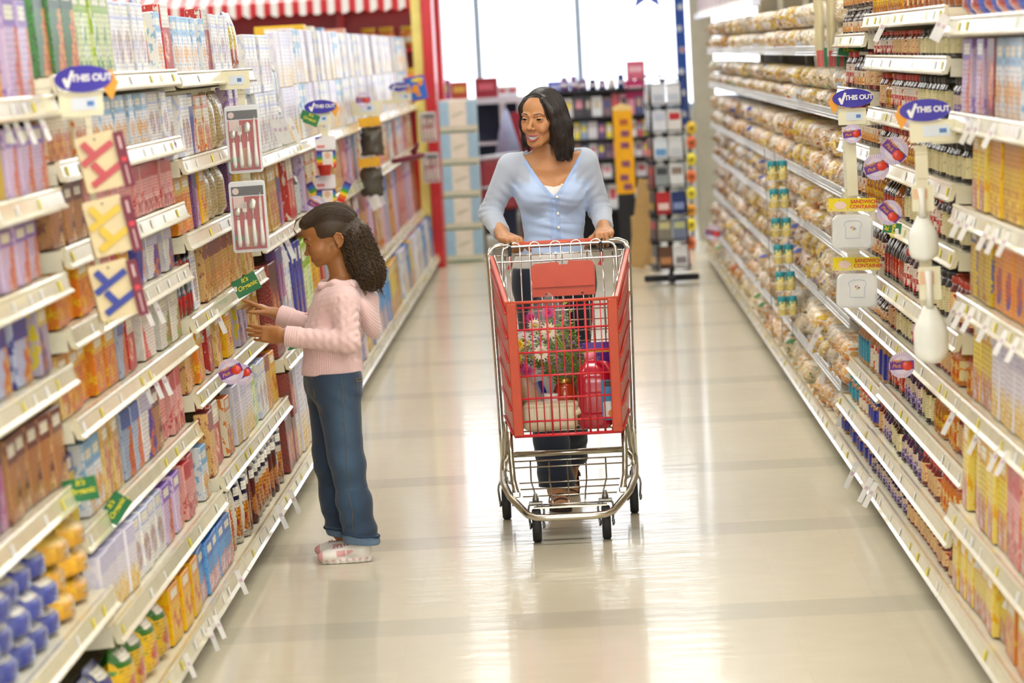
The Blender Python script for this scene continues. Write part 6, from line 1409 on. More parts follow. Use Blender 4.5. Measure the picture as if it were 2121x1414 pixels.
def fresh(cx, cy, r, Y, tilt, label, yaw=0, grp=None):
    """round tag: striped ring, purple field, tomato"""
    P = at(cx, cy, Y); e = empty('produce_sign', P); tag(e, label, 'sign', grp); M = Matrix.Translation(-P) @ face(P, yaw, tilt); R_ = px(r, Y)
    m = MB(); sheet(m, ell(R_, R_, 28), LIL, M, 0, .001)
    for k in range(36):
        a = 2*math.pi*k/36; o_ = [(math.cos(a+d)*q, math.sin(a+d)*q) for q, d in ((R_*.98, -.03), (R_*.98, .03), (R_*.68, .03), (R_*.68, -.03))]; sheet(m, o_, ORC if k % 9 == 0 else LILS, M, .001, .0014)
    m.build('striped_ring', e)
    m = MB(); sheet(m, [(-R_*.93, -.34*R_), (R_*.93, -.34*R_), (R_*.93, .34*R_), (-R_*.93, .34*R_)], PUR, M, .0014, .002); m.build('purple_band', e)
    text('lettering', 'Fresh\nPick', R_*.40, ORC, e, M @ Matrix.Translation((-R_*.42, R_*.14, .0022)), bold=R_*.005, shear=.25)
    m = MB(); m.sphere(M @ Vector((R_*.42, -.05*R_, .002)), (R_*.42, .004, R_*.38), TOM, n=14)
    for k in range(5): a = math.pi*(.2+.15*k); m.add([M @ Vector((R_*.42, R_*.22, .008)), M @ Vector((R_*(.42+.2*math.cos(a)-.03), R_*(.22+.14*math.sin(a)-.08), .009)), M @ Vector((R_*(.42+.2*math.cos(a)+.03), R_*(.22+.14*math.sin(a)-.02), .008))], [(0, 1, 2)], TOML)
    m.build('tomato', e)
check_sign(172, 163, 120, 56, 8.42, (168, 215, 92, 52), 'violet oval promotion sign above the red cutting board, farthest left', 1, -.0)
check_sign(663, 221, 66, 28, 16.7, (660, 246, 50, 26), 'small violet oval promotion sign above the hanging rainbow bibs', 1)
check_sign(826, 180, 42, 18, 23.5, (832, 200, 40, 22), 'distant violet oval promotion sign beside a blue picture card', 1)
check_sign(1766, 203, 84, 38, 12.35, (1765, 241, 58, 34), 'violet oval promotion sign above the hanging sandwich containers', -1)
check_sign(1916, 228, 106, 46, 9.72, (1932, 271, 96, 46), 'violet oval promotion sign above the white scoops, farthest right', -1)
for (x, y, w, h, Y, lb) in ((485, 166, 64, 38, 12.55, 'cream price plate above the cutlery packs'), (758, 224, 60, 30, 20.4, 'cream price plate above the dark pepper bags')):
    P = at(x, y, Y); m = MB(); sheet(m, rrect(px(w, Y), px(h, Y), .004), CRM, face((0, 0, 0))); sheet(m, rrect(px(w*.5, Y), px(h*.5, Y), .002, cx=.01), LBL, face((0, 0, 0)), .0015, .0025); sheet(m, rrect(px(w*.14, Y), px(h*.2, Y), .001, cx=.02), LBB, face((0, 0, 0)), .0025, .003); tag(m.build('price_plate', None, loc=P), lb, 'sign')
clip_strip(197, 240, 690, 12, 8.43, 'cream clip strip holding the cutting boards'); clip_strip(505, 185, 380, 16, 12.57, 'cream clip strip holding the cutlery packs'); clip_strip(676, 262, 420, 14, 16.72, 'cream clip strip holding the rainbow bibs')
clip_strip(770, 240, 400, 12, 20.42, 'cream clip strip holding the dark pepper bags'); clip_strip(1763, 262, 560, 26, 12.38, 'wide cream clip strip behind the sandwich containers'); clip_strip(1915, 300, 690, 26, 9.76, 'wide cream clip strip behind the white scoops')
organic(167, 1014, 72, 50, 8.3, .15, "green organic tag above the yellow bags, the flatter of two"); organic(240, 1052, 62, 44, 8.9, .95, "green organic tag standing on its corner beside the white boxes")
organic(510, 590, 54, 38, 12.4, .42, "green organic tag by the girl's fingertips"); organic(607, 712, 28, 22, 13.9, .2, "small green organic tag in front of the girl's waist")
organic(641, 245, 40, 24, 16.6, -.42, "pale green organic tag beside the bibs' oval sign"); organic(1763, 102, 50, 30, 13.9, -.18, "green organic tag beside the bagged baguettes"); organic(1848, 472, 22, 38, 11.2, 1.4, "green organic tag standing upright left of the scoops")
fresh(292, 312, 25, 10.6, 0, 'round tomato tag on the left shelves, nearest of a row of three'); fresh(318, 308, 25, 10.75, 0, 'round tomato tag on the left shelves, middle of a row of three'); fresh(342, 305, 25, 10.9, 0, 'round tomato tag on the left shelves, farthest of a row of three')
fresh(478, 769, 27, 11.05, .4, 'round purple tomato tag over the orange boxes, left of a pair'); fresh(502, 775, 22, 11.5, .5, 'round purple tomato tag over the orange boxes, right of a pair'); fresh(655, 425, 20, 16.5, -.5, 'round tomato tag just above the girl\'s head'); fresh(752, 207, 16, 20.2, 0, 'round tomato tag on the cream plate above the pepper bags')
fresh(1818, 108, 21, 13.2, -.5, 'round tomato tag beside the green organic tag, high on the right'); fresh(1888, 238, 28, 9.9, -.3, 'round tomato tag half hidden behind the far right oval sign'); fresh(1852, 312, 29, 10.9, -.8, 'large round tomato tag above the yellow-lidded jar'); fresh(1815, 346, 27, 11.1, .3, 'round tomato tag left of the large tomato tag')
fresh(1842, 440, 26, 10.8, -.8, 'round tomato tag above the upright organic tag'); fresh(1868, 756, 27, 10.9, 0, 'round tomato tag on the white rail beside the lower scoop'); fresh(1765, 277, 20, 12.3, .1, 'round tomato tag behind the hanging clear tool pack'); fresh(1477, 482, 17, 24.0, -.2, 'round tomato tag at the far end of the bread shelves')
# white paper price strips hanging from the rails
tags = [((8, 262), (28, 262), (52, 262), (82, 255)), ((296, 640), (318, 634)), ((295, 800), (315, 790), (333, 783)), ((446, 655),), ((575, 508), (588, 500)), ((562, 262), (572, 262), (583, 260), (598, 258)), ((756, 400), (766, 394), (775, 388)), ((432, 1312), (444, 1288), (383, 1368), (490, 1195), (573, 1060), (600, 1028))]
tagm = MB().box((0, 0, -.036), (.014, .001, .072), mat('paper_strip', '#f3f1ee', .5)); tagm.box((0, -.0008, -.03), (.009, .0004, .010), mat('strip_print', '#d9c0d0', .5)); tag_me = tagm.mesh('strip')
nm_ = ['below the top left shelf rail', 'under the tilted white and green boxes', 'above the pink cake boxes', 'by the girl\'s lower fingers', 'under the cutlery packs', 'beside the small oval sign', 'behind the girl\'s head', 'along the bottom left shelf']
for gi, g in enumerate(tags):
    for (x, y) in g:
        P = onx(x, y-px(10, 10)*0-14, -1.335 if gi < 7 else -1.19); o = bpy.data.objects.new('price_strip', tag_me); COL.objects.link(o); o.location = P; o.rotation_euler = (0, -.35, rnd.uniform(-.3, .3)); sc = max(.6, P.y/9); o.scale = (sc, 1, sc); tag(o, 'white paper price strip hanging '+nm_[gi], 'price strip', 'white price strips '+nm_[gi])
tags = [((2015, 262), (2030, 262), (2062, 270)), ((1995, 455), (2012, 462), (2050, 482), (2068, 490), (2090, 495)), ((1985, 640), (1998, 645), (2018, 652), (2050, 672), (2085, 700), (2110, 715)), ((1978, 865), (2030, 905), (2072, 940), (2088, 950)), ((1998, 1080), (2045, 1140), (2105, 1225)), ((1828, 948),), ((1775, 975), (1805, 1005), (1815, 1015)), ((1722, 760), (1756, 850), (1700, 690), (1655, 610)), ((1838, 50), (1955, 45), (1965, 50))]
nm_ = ['below the rail of tall white boxes', 'below the yellow boxes', 'below the orange and purple boxes', 'below the tall white and yellow boxes', 'low on the nearest right bay', 'at the corner of the lowest jar rail', 'along the floor-level right rail', 'from the wire bread shelf fronts', 'near the top of the jar bay']
for gi, g in enumerate(tags):
    for (x, y) in g:
        P = onx(x, y-16, 1.13 if gi not in (6,) else 1.04); o = bpy.data.objects.new('price_strip', tag_me); COL.objects.link(o); o.location = P; o.rotation_euler = (0, .5, rnd.uniform(-.3, .3)); sc = max(.7, P.y/8.5); o.scale = (sc, 1, sc); tag(o, 'white paper price strip hanging '+nm_[gi], 'price strip', 'white price strips '+nm_[gi])
# cutting boards on the strip: three sets
WOOD = mat('pale_board_wood', '#ead6a8', .5); WOODD = mat('tan_board_wood', '#cdb384', .55)  # front boards in pale wood, back boards in tan wood
for (cx, cy, cn, c, mt) in ((208, 335, 'red', '#c01a1c', None), (224, 468, 'yellow', '#e6c000', None), (236, 600, 'blue', '#1a2f98', None)):
    Y = 8.4; P = at(cx, cy, Y); e = empty('cutting_board_set', P); tag(e, 'hanging wooden cutting board with %s plastic holders and a burgundy card' % cn, 'cutting board', 'hanging cutting boards')
    del e['group']; mm = mat('holder_'+cn, c, .35, coat=.3); tl = .20
    M = face((0, 0, 0), .12, tl)
    m = MB(); m.prism(rrect(px(82, Y), px(118, Y), .008), .0, .008, WOOD, M=M); m.lathe([(.003, 0), (.003, .001)], BLACK, c=M @ Vector((0, px(48, Y), .009)), n=10, ax='y'); m.build('board', e)
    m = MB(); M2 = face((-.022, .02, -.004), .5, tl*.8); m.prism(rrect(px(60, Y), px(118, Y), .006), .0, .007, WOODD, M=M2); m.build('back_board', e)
    for (ox, oy) in ((-4, 22), (6, -24)):
        Mq = M @ Matrix.Translation((px(ox, Y), px(oy, Y), .0085)) @ Matrix.Rotation(.42, 4, 'Z'); m = MB(); m.prism(rrect(px(78, Y), px(14, Y), .003), 0, .004, mm, M=Mq @ Matrix.Translation((0, -px(5, Y), 0))); m.prism(rrect(px(15, Y), px(34, Y), .004), 0, .005, mm, M=Mq @ Matrix.Translation((-px(9, Y), px(14, Y), 0)) @ Matrix.Rotation(.12, 4, 'Z')); m.build('plastic_holder', e)
    m = MB(); M3 = face((px(50, Y), -.006, .004), .25, tl*.9); m.prism(rrect(px(22, Y), px(118, Y), .002), 0, .0015, BURG, M=M3); m.prism(rrect(px(12, Y), px(10, Y), .002), .0015, .003, mat('card_red', '#d8404a', .5), M=M3)
    m.prism(rrect(px(3, Y), px(40, Y), .0005), .0015, .0022, mat('card_print', '#d9b9b8', .5), M=M3 @ Matrix.Translation((0, px(-32, Y), 0))); m.prism(rrect(px(5, Y), px(26, Y), .0005), .0015, .0022, mat('card_print', '#d9b9b8', .5), M=M3 @ Matrix.Translation((0, px(36, Y), 0))); m.build('card', e)
# cutlery packs
STEEL = mat('cutlery_steel', '#c9c3b2', .25, metal=.9); BLI = mat('blister_plastic', '#e9edf2', .15, alpha=.10, coat=.8); CRED = mat('pack_red', '#c0201e', .45); CBLK = mat('pack_black', '#3d3b38', .5); HANDLE = mat('white_handle', '#f1efe8', .3, coat=.4)
for (cx, cy, w, h, Y, lb) in ((505, 288, 72, 140, 12.5, 'blister pack of white-handled cutlery, upper of two beside the girl'), (516, 448, 76, 148, 12.3, 'blister pack of white-handled cutlery, lower of two beside the girl'), (887, 263, 34, 62, 27.3, 'distant cutlery blister pack, upper of two on the red post'), (893, 347, 34, 62, 27.2, 'distant cutlery blister pack, lower of two on the red post')):
    P = at(cx, cy, Y); W, Hh = px(w, Y), px(h, Y); e = empty('cutlery_pack', P); tag(e, lb, 'cutlery pack'); M = face((0, 0, 0), 0, .02)
    m = MB(); sheet(m, rrect(W, Hh, W*.1), mat('pack_backing', '#eef0f2', .4, coat=.4), M, -.002, 0); m.build('backing', e)
    m = MB(); sheet(m, rrect(W*.88, Hh*.13, .003, cy=Hh*.36), CBLK, M, 0, .001); sheet(m, rrect(W*.86, Hh*.74, .003, cy=-Hh*.09), CRED, M, 0, .001); sheet(m, ell(W*.09, W*.09, 16, cx=-W*.32, cy=Hh*.36), mat('pack_pink', '#f0d5cc', .5), M, .001, .0015)
    sheet(m, rrect(W*.3, Hh*.16, .003, cx=-W*.25, cy=Hh*.2), mat('pack_pink', '#f0d5cc', .5), M, .001, .0014); sheet(m, ell(W*.2, W*.3, 16, cx=.02*W, cy=-Hh*.28), mat('pack_food', '#c9824e', .5), M, .001, .0014); sheet(m, ell(W*.13, W*.1, 12, cx=-.3*W, cy=-Hh*.3), mat('pack_green', '#5f8a4a', .5), M, .001, .0014); m.build('card', e)
    for x, kind in ((-.3, 's'), (-.1, 'f'), (.12, 'S'), (.33, 'k')):
        m = MB(); X = x*W; top = {'s': .08, 'f': .14, 'S': .17, 'k': .26}[kind]*Hh
        m.tube([M @ Vector((X, -Hh*.42, .006)), M @ Vector((X, -Hh*.36, .008)), M @ Vector((X, -Hh*.2, .007)), M @ Vector((X, -Hh*.04, .006))], [W*.05, W*.068, W*.055, W*.04], HANDLE, n=10); m.build('handle', e)
        m = MB()
        if kind in 'sS':
            m.tube([M @ Vector((X, -Hh*.04, .006)), M @ Vector((X, top-Hh*.08, .006))], W*.02, STEEL); R_ = W*(.09 if kind == 's' else .115); m.sphere(M @ Vector((X, top, .006)), (R_, .003, R_*1.35), STEEL, n=14)
        elif kind == 'f':
            m.tube([M @ Vector((X, -Hh*.04, .006)), M @ Vector((X, top-Hh*.06, .006))], W*.02, STEEL); sheet(m, rrect(W*.12, Hh*.05, .003, cx=X, cy=top-Hh*.05), STEEL, M, .004, .007)
            for k in range(4): sheet(m, rrect(W*.018, Hh*.1, .001, cx=X+(k-1.5)*W*.034, cy=top+Hh*.02), STEEL, M, .004, .006)
        else: m.prism([(X-W*.03, -Hh*.04), (X+W*.04, -Hh*.04), (X+W*.05, top-Hh*.1), (X+W*.02, top+Hh*.08), (X-W*.03, top-Hh*.05)], .004, .006, STEEL, M=M)
        m.build('blade' if kind == 'k' else 'steel_end', e)
    m = MB(); sheet(m, rrect(W*.96, Hh*.97, W*.1), BLI, M, .012, .0126); m.build('blister_cover', e)
# rainbow bibs and bowls
def rainbow_mat():
    m, t, b = newmat('rainbow_cloth'); tc = t.nodes.new('ShaderNodeTexCoord'); sp = t.nodes.new('ShaderNodeSeparateXYZ'); r = t.nodes.new('ShaderNodeValToRGB'); r.color_ramp.interpolation = 'CONSTANT'
    t.links.new(tc.outputs['Generated'], sp.inputs[0]); t.links.new(sp.outputs['Z'], r.inputs[0]); el = r.color_ramp.elements; cs = ['#d9322a', '#ef6a1e', '#f4d21e', '#4aa83a', '#3a6fc4', '#4a3a8e']
    el[0].color = (*srgb(cs[0]), 1); el[1].position = .17; el[1].color = (*srgb(cs[1]), 1)
    for i in range(2, 6): q = el.new(i/6); q.color = (*srgb(cs[i]), 1)
    t.links.new(r.outputs[0], b.inputs['Base Color']); b.inputs['Roughness'].default_value = .6; return m
RB = rainbow_mat(); Y = 16.6
for (cy, lb) in ((330, 'rainbow-striped baby bib on a white card, upper of two'), (410, 'rainbow-striped baby bib on a white card, lower of two')):
    P = at(676, cy, Y); e = empty('baby_bib', P); tag(e, lb, 'bib'); M = face((0, 0, 0))
    m = MB(); sheet(m, rrect(px(42, Y), px(28, Y), .006, cy=px(34, Y)), mat('bib_header', '#f3eef0', .5), M, .002, .004); sheet(m, rrect(px(16, Y), px(6, Y), .001, cx=-px(10, Y), cy=px(27, Y)), mat('bib_red', '#e88a8a', .5), M, .004, .005); sheet(m, [(-px(20, Y), px(42, Y)), (-px(20, Y), px(47, Y)), (-px(5, Y), px(47, Y))][::-1], VIO, M, .004, .005); m.build('header_card', e)
    m = MB(); sheet(m, rrect(px(40, Y), px(36, Y), .004), RB, M, 0, .004); m.build('striped_cloth', e)
    m = MB(); sheet(m, rrect(px(22, Y), px(32, Y), .002, cx=px(3, Y)), mat('bib_label', '#f6efe2', .5), M, .004, .006); sheet(m, ell(px(6, Y), px(7, Y), 14, cx=px(3, Y), cy=px(8, Y)), mat('label_peach', '#edc4a0', .5), M, .006, .0065); m.build('label', e)
for (x, y, t_, sx, lb) in ((650, 398, -.45, 1, 'rainbow-striped strap flaring left below the white bib card'), (713, 398, .45, 1, 'rainbow-striped strap flaring right below the white bib card')):
    P = at(x, y, Y); m = MB(); m.box((0, 0, 0), (px(16, Y), .004, px(44, Y)), RB); o = m.build('rainbow_strap', None, loc=P, rot=(0, t_, 0)); tag(o, lb, 'strap')
for (x, y, w, lb) in ((675, 350, 30, 'small red plastic bowl between the two bib cards'), (721, 436, 24, 'red plastic bowl edge right above the girl\'s head')):
    P = at(x, y, Y); R_ = px(w/2, Y); m = MB().lathe([(R_*.75, -R_*.8), (R_, R_*.6), (R_*1.03, R_*.62), (R_*.95, R_*.6), (R_*.7, -R_*.6)], REDP, n=20); tag(m.build('bowl', None, loc=P-Vector((0, .05, 0))), lb, 'bowl')
# dark pepper bags, oven mitt, picture card
for (y, lb) in ((252, 'bag of dark dried peppers under an orange header, upper one'), (336, 'bag of dark dried peppers under an orange header, lower one')):
    Y = 20.3; P = at(770, y+42, Y); e = empty('pepper_bag', P); tag(e, lb, 'pepper bag'); M = face((0, 0, 0), 0, .06)
    m = MB(); sheet(m, rrect(px(46, Y), px(19, Y), .004, cy=px(42, Y)), mat('header_orange', '#f0b42a', .5), M, 0, .003); m.build('header_card', e)
    me = sh_bag(mat('dried_pepper', '#4a4234', .55, coat=.7), px(46, Y), px(58, Y), .05)[0][1]; r = random.Random(int(y))
    for v in me.vertices: v.co += Vector((r.uniform(-1, 1), r.uniform(-1, 1), r.uniform(-1, 1)))*.008
    o = bpy.data.objects.new('bag_body', me); link(o, e); o.location = (0, 0, -px(28, Y)); o.rotation_euler = (0, 0, -math.pi/2)
Y = 22.6; P = at(845, 328, Y); e = empty('oven_mitt', P); tag(e, 'burgundy cloth oven mitt hanging sideways on the left shelves', 'oven mitt'); M = face((0, 0, 0), 0, .08)
m = MB(); m.tube([M @ Vector((px(a, Y), px(b_, Y), 0)) for a, b_ in ((-36, -2), (-28, -2), (0, 0), (26, 2), (36, 4))], [px(6, Y), px(11, Y), px(13, Y), px(12, Y), px(7, Y)], BURG, n=12, sq=.5); m.tube([M @ Vector((px(a, Y), px(b_, Y), 0)) for a, b_ in ((10, 8), (22, 22), (25, 30))], [px(7, Y), px(5, Y), px(3, Y)], BURG, n=10); m.build('mitt', e); m = MB(); sheet(m, rrect(px(38, Y), px(3, Y), .002), mat('card_print', '#d9b9b8', .5), M, .025, .027); m.build('lettering_band', e)
Y = 23.6; P = at(862, 183, Y); e = empty('picture_card', P); tag(e, 'blue and orange picture card beside the distant oval sign', 'card'); M = face((0, 0, 0), 0, .13); m = MB(); sheet(m, rrect(px(46, Y), px(52, Y), .006), mat('card_border', '#c43a6a', .5), M); sheet(m, rrect(px(41, Y), px(47, Y), .004), mat('card_blue', '#2f6fd0', .5), M, .0015, .003); m.build('card', e)
m = MB()
for k in range(7): sheet(m, ell(px(rnd.uniform(4, 8), Y), px(rnd.uniform(3, 7), Y), 12, cx=px(rnd.uniform(-13, 13), Y), cy=px(rnd.uniform(-15, 12), Y)), mat('card_orange', '#f2992e', .5), M, .003, .004+k*.0003)
sheet(m, ell(px(13, Y), px(4, Y), 14, cx=px(5, Y), cy=px(17, Y)), mat('card_yellow', '#f2d83a', .5), M, .003, .0045); m.build('picture', e)
# sandwich containers
BAGP = mat('poly_bag', '#f4f4f6', .1, alpha=.10, coat=1); BOXW = mat('container_white', '#f3f2ec', .3, coat=.4); YCARD = mat('header_yellow', '#f3d916', .45); RINK = mat('red_ink', '#d83a30', .5); BLUL = mat('blue_line', '#7fa6d6', .5)
for (cx, cy, lb) in ((1765, 470, 'white bread-shaped sandwich container, upper of two hanging'), (1774, 592, 'white bread-shaped sandwich container, lower of two hanging')):
    Y = 12.3; P = at(cx, cy, Y); e = empty('sandwich_container', P); tag(e, lb, 'container'); M = face((0, 0, 0), 0, -.04)
    W = px(98, Y); m = MB(); sheet(m, rrect(W, px(27, Y), .002, cy=px(46, Y)), YCARD, M, .0, .002)
    for k in range(6): sheet(m, ell(.0022, .0022, 8, cx=W*(-.45+.18*k), cy=px(46+(9 if k % 2 else -9), Y)), [RINK, BLUL][k % 2], M, .002, .0025)
    sheet(m, ell(px(13, Y), px(8, Y), 16, cx=-W*.25, cy=px(45, Y)), mat('logo_pink', '#f6d6c8', .5), M, .002, .003); m.build('header_card', e)
    text('lettering', 'SANDWICH\nCONTAINER', px(10.5, Y), RINK, e, M @ Matrix.Translation((W*.25, px(47, Y), .0025)), bold=.0004)
    o_ = rrect(px(84, Y), px(72, Y), px(12, Y), 5, cy=-px(8, Y)); o_ = [(x*(1.0 if y < 0 else 1.04-(y-0)*2.2), y+(.006*math.cos(x*40) if y > 0 else 0)) for x, y in o_]
    m = MB(); m.prism(o_, .0, .03, BOXW, M=M); m.prism([(x*.92, y*.92-.001) for x, y in o_], .03, .034, BOXW, M=M); m.build('box', e)
    m = MB(); br = [(-.027, -.032), (.027, -.032), (.027, .008), (.034, .016), (.03, .028), (.016, .034), (-.016, .034), (-.03, .028), (-.034, .016), (-.027, .008)]; br = [(x, y-.008) for x, y in br]; m.tube([M @ Vector((x, y, .035)) for x, y in br], .0006, BLUL, n=4, closed=True)
    for (x, y, r_, mt_) in ((-.006, .004, .0035, RINK), (.006, .0, .004, mat('ball_blue', '#3a58b8', .4)), (.0, -.003, .0045, YCARD), (.001, .008, .002, RINK)): sheet(m, ell(r_, r_, 12, cx=x, cy=y-.004), mt_, M, .034, .0355)
    m.build('bread_drawing', e)
    m = MB(); sheet(m, [(-W*.48, px(40, Y)), (-W*.44, -px(50, Y)), (-W*.2, -px(56, Y)), (W*.25, -px(54, Y)), (W*.46, -px(46, Y)), (W*.48, px(40, Y))], BAGP, M, .038, .0385); m.build('clear_bag', e)
# clear tool pack above them, scoops on the far right strip
Y = 12.33; P = at(1763, 335, Y); e = empty('tool_pack', P); tag(e, 'clear narrow plastic pack hanging below the right oval sign', 'pack'); M = face((0, 0, 0)); m = MB(); sheet(m, rrect(px(44, Y), px(112, Y), .006), BLI, M, .0, .012); m.build('clear_box', e); m = MB(); sheet(m, rrect(px(22, Y), px(140, Y), .002), STRIPC, M, .012, .014); m.build('cream_insert', e)
SC = mat('scoop_plastic', '#f4f2ea', .35, coat=.3, sss=.2)
for (cx, ytop, ybot, w, lb, Y) in ((1912, 390, 540, 62, 'white plastic scoop hanging on the far right strip, upper one', 9.7), (1927, 560, 752, 72, 'white plastic scoop hanging on the far right strip, lower one', 9.68)):
    P = at(cx, (ytop+ybot)/2, Y); L_ = px(ybot-ytop, Y); e = empty('scoop', P); tag(e, lb, 'scoop'); m = MB(); vs = []; nn = 12; N = 12
    for i in range(N):
        q = i/(N-1); z = L_*.12-q*L_*.62; hw = px(w/2, Y)*(min(1, .35+1.6*q) if q < .45 else 1)*(1 if q < .8 else math.sqrt(max(.05, 1-((q-.8)/.22)**2)))
        for k in range(nn): a = math.pi*k/(nn-1); vs.append((hw*math.cos(a), -.03*math.sin(a)*(.5+.5*min(1, q*3))+.01, z))
    fs = [(i*nn+k, i*nn+k+1, (i+1)*nn+k+1, (i+1)*nn+k) for i in range(N-1) for k in range(nn-1)]; m.add(vs, fs, SC, True); o = m.build('bowl', e); sd = o.modifiers.new('t', 'SOLIDIFY'); sd.thickness = .0025
    m = MB(); m.tube([(0, 0, L_*.5), (0, 0, L_*.3), (0, -.002, L_*.1)], [.012, .009, .012], SC, n=12); m.build('handle', e)
    m = MB(); m.box((.004, .012, L_*.36), (px(46, Y), .002, L_*.36), CRM); m.box((-.004, .0105, L_*.42), (px(30, Y), .001, L_*.14), mat('card_peach', '#f0c49a', .5)); m.build('card', e)
# spice jar rack clipped to the bread shelves
Y = 16.75; P = at(1622, 480, Y); e = empty('spice_rack', at(1622, 700, Y)); tag(e, 'narrow wire strip rack of small spice jars on the bread shelves', 'rack'); m = MB(); b0 = at(1622, 700, Y)
top_ = at(1600, 325, Y)-b0; 
for sx in (-.05, .0, .052): m.tube([(sx, .028, 0), (sx, .028, top_.z+.05)], .002, STL, n=5)
TEAL = mat('teal_lid', '#2f97a4', .35, coat=.3); spl = print_mat('spice', '#e9dcae', '#2fa08c', '#d9a23a', '#f0e6c0', seed=5)
for i, y in enumerate((329, 387, 447, 502, 558, 609)):
    c = at(1610+i*4.2, y+22, Y); q = c-b0
    m.tube([(q.x-.055, -.03+.0, q.z-.055), (q.x+.055, -.03, q.z-.055), (q.x+.055, .028, q.z-.055), (q.x-.055, .028, q.z-.055)], .0015, WIREW, n=4, closed=True); m.tube([(q.x-.055, -.03, q.z-.015), (q.x+.055, -.03, q.z-.015)], .0015, WIREW, n=4)
    for k, sx in enumerate((-.026, .026)):
        t = bpy.data.objects.new('spice_jar', MB().lathe([(.0235, 0), (.024, .003), (.024, .072)], spl, n=14).mesh('spice_body')) if (i == 0 and k == 0) else bpy.data.objects.new('spice_jar', jar_me[0])
        COL.objects.link(t)
        if i == 0 and k == 0: jar_me = [t.data, MB().lathe([(.0245, .072), (.025, .074), (.025, .096), (.0235, .098)], TEAL, n=14).mesh('lid')]
        t.location = (c.x+sx, Y, c.z-.053); lid = bpy.data.objects.new('lid', jar_me[1]); link(lid, t)
        nth = ['top', 'second', 'third', 'fourth', 'fifth', 'lowest'][i]; tag(t, 'teal-lidded spice jar on the %s tier of the wire rack' % nth, 'spice jar', 'spice jars on the %s tier' % nth)
m.build('wire_frame', e)
# bagged baguettes standing at the start of the bread
bag_lb = ['nearest the aisle', 'second from the aisle', 'third from the aisle', 'behind the organic tag']
for i, (x, w) in enumerate(((1697, 24), (1722, 24), (1738, 22), (1760, 20))):
    Y = 14.25+.06*i; a, b_ = at(x, 2, Y), at(x+4, 140, Y); L_ = a.z-b_.z+.06; e = empty('baguette', b_); tag(e, 'long pale baguette in a clear red-and-green printed bag, '+bag_lb[i], 'baguette'); r = random.Random(i)
    m = MB(); m.tube([(r.uniform(-.006, .006), 0, L_*k/9) for k in range(10)], [.012]+[px(w, Y)*.42]*8+[.012], mat('baguette_pale', '#e3cf8e', .55, coat=.3), n=12); m.build('bread', e)
    m = MB(); m.tube([(r.uniform(-.008, .008), 0, L_*k/9-.03) for k in range(11)], [.02]+[px(w, Y)*.55]*8+[.03, .02], FILM, n=12); m.build('film_bag', e)
    m = MB(); m.box((-.004, -px(w, Y)*.5, .04), (.03, .004, .07), mat('bag_print_red', '#d8605a', .4)); m.box((.02, -px(w, Y)*.45, .045), (.014, .004, .08), mat('bag_print_green', '#2f7a50', .4)); m.build('printed_panel', e)
# ------------------------------------------------------------------ far end of the shop
REDW2 = mat('red_paint', '#cc1a20', .4, coat=.2); YELW2 = mat('yellow_paint', '#f0dc7e', .5)
m = MB(); m.box((-1.205, 28.2, 1.25), (.09, .5, 2.5), REDW2); tag(m.build('display_post'), 'tall red post closing the far end of the left shelving', 'post')
m = MB(); m.box((-1.295, 28.0, 1.25), (.085, .06, 2.5), YELW2); tag(m.build('yellow_divider'), 'pale yellow narrow panel beside the red post', 'panel')
# red kiosk with a striped awning above the left shelving
e = empty('snack_kiosk', (-2.4, 29.6, 0)); tag(e, 'red wall cabinet of snacks under a red and white striped awning', 'kiosk')
m = MB(); m.box((0, .25, 1.2), (2.5, .06, 2.4), REDW2); m.box((0, -.02, 1.88), (2.5, .5, .03), REDW2); m.box((0, -.02, 1.5), (2.5, .5, .03), REDW2)
for x in (-1.23, .35, 1.23): m.box((x, -.0, 1.2), (.05, .5, 2.4), REDW2)
m.build('cabinet', e)
AW = stripes('awning_stripes', '#cc1c26', '#f4efec', 2.5, 0.0); m = MB(); n = 26
vs = []; 
for k in range(n*4+1):
    x = -1.9+3.1*k/(n*4); s_ = abs(math.sin(math.pi*k/4)); vs += [(x, -.65, 2.26-.03*s_), (x, -.65, 2.36), (x, .1, 2.62)]
m.add(vs, [(3*k, 3*k+3, 3*k+4, 3*k+1) for k in range(n*4)]+[(3*k+1, 3*k+4, 3*k+5, 3*k+2) for k in range(n*4)], AW); m.build('awning', e)
ojar = MB().lathe([(.05, 0), (.075, .01), (.08, .13), (.06, .16)], mat('cheese_puffs', '#e8923a', .4, coat=.3), n=14).mesh('snack_body'); olid = MB().lathe([(.062, .16), (.066, .165), (.066, .195)], mat('yellow_lid', '#f0c23a', .4), n=14).mesh('lid'); olab = MB().lathe([(.082, .05), (.083, .052), (.083, .10)], mat('puff_label', '#f2e6c8', .4), n=14).mesh('label')
for i, x in enumerate((-1.80, -1.64, -1.44)):
    for z, wd in ((1.9, 'upper'), (1.52, 'lower')):
        o = bpy.data.objects.new('snack_jar', ojar); COL.objects.link(o); o.location = (x, 29.45, z); q = bpy.data.objects.new('lid', olid); link(q, o); q = bpy.data.objects.new('label', olab); link(q, o)
        tag(o, 'orange snack jar with yellow lid, %s on the %s shelf of the red kiosk' % (['leftmost', 'middle', 'rightmost'][i], wd), 'snack jar')
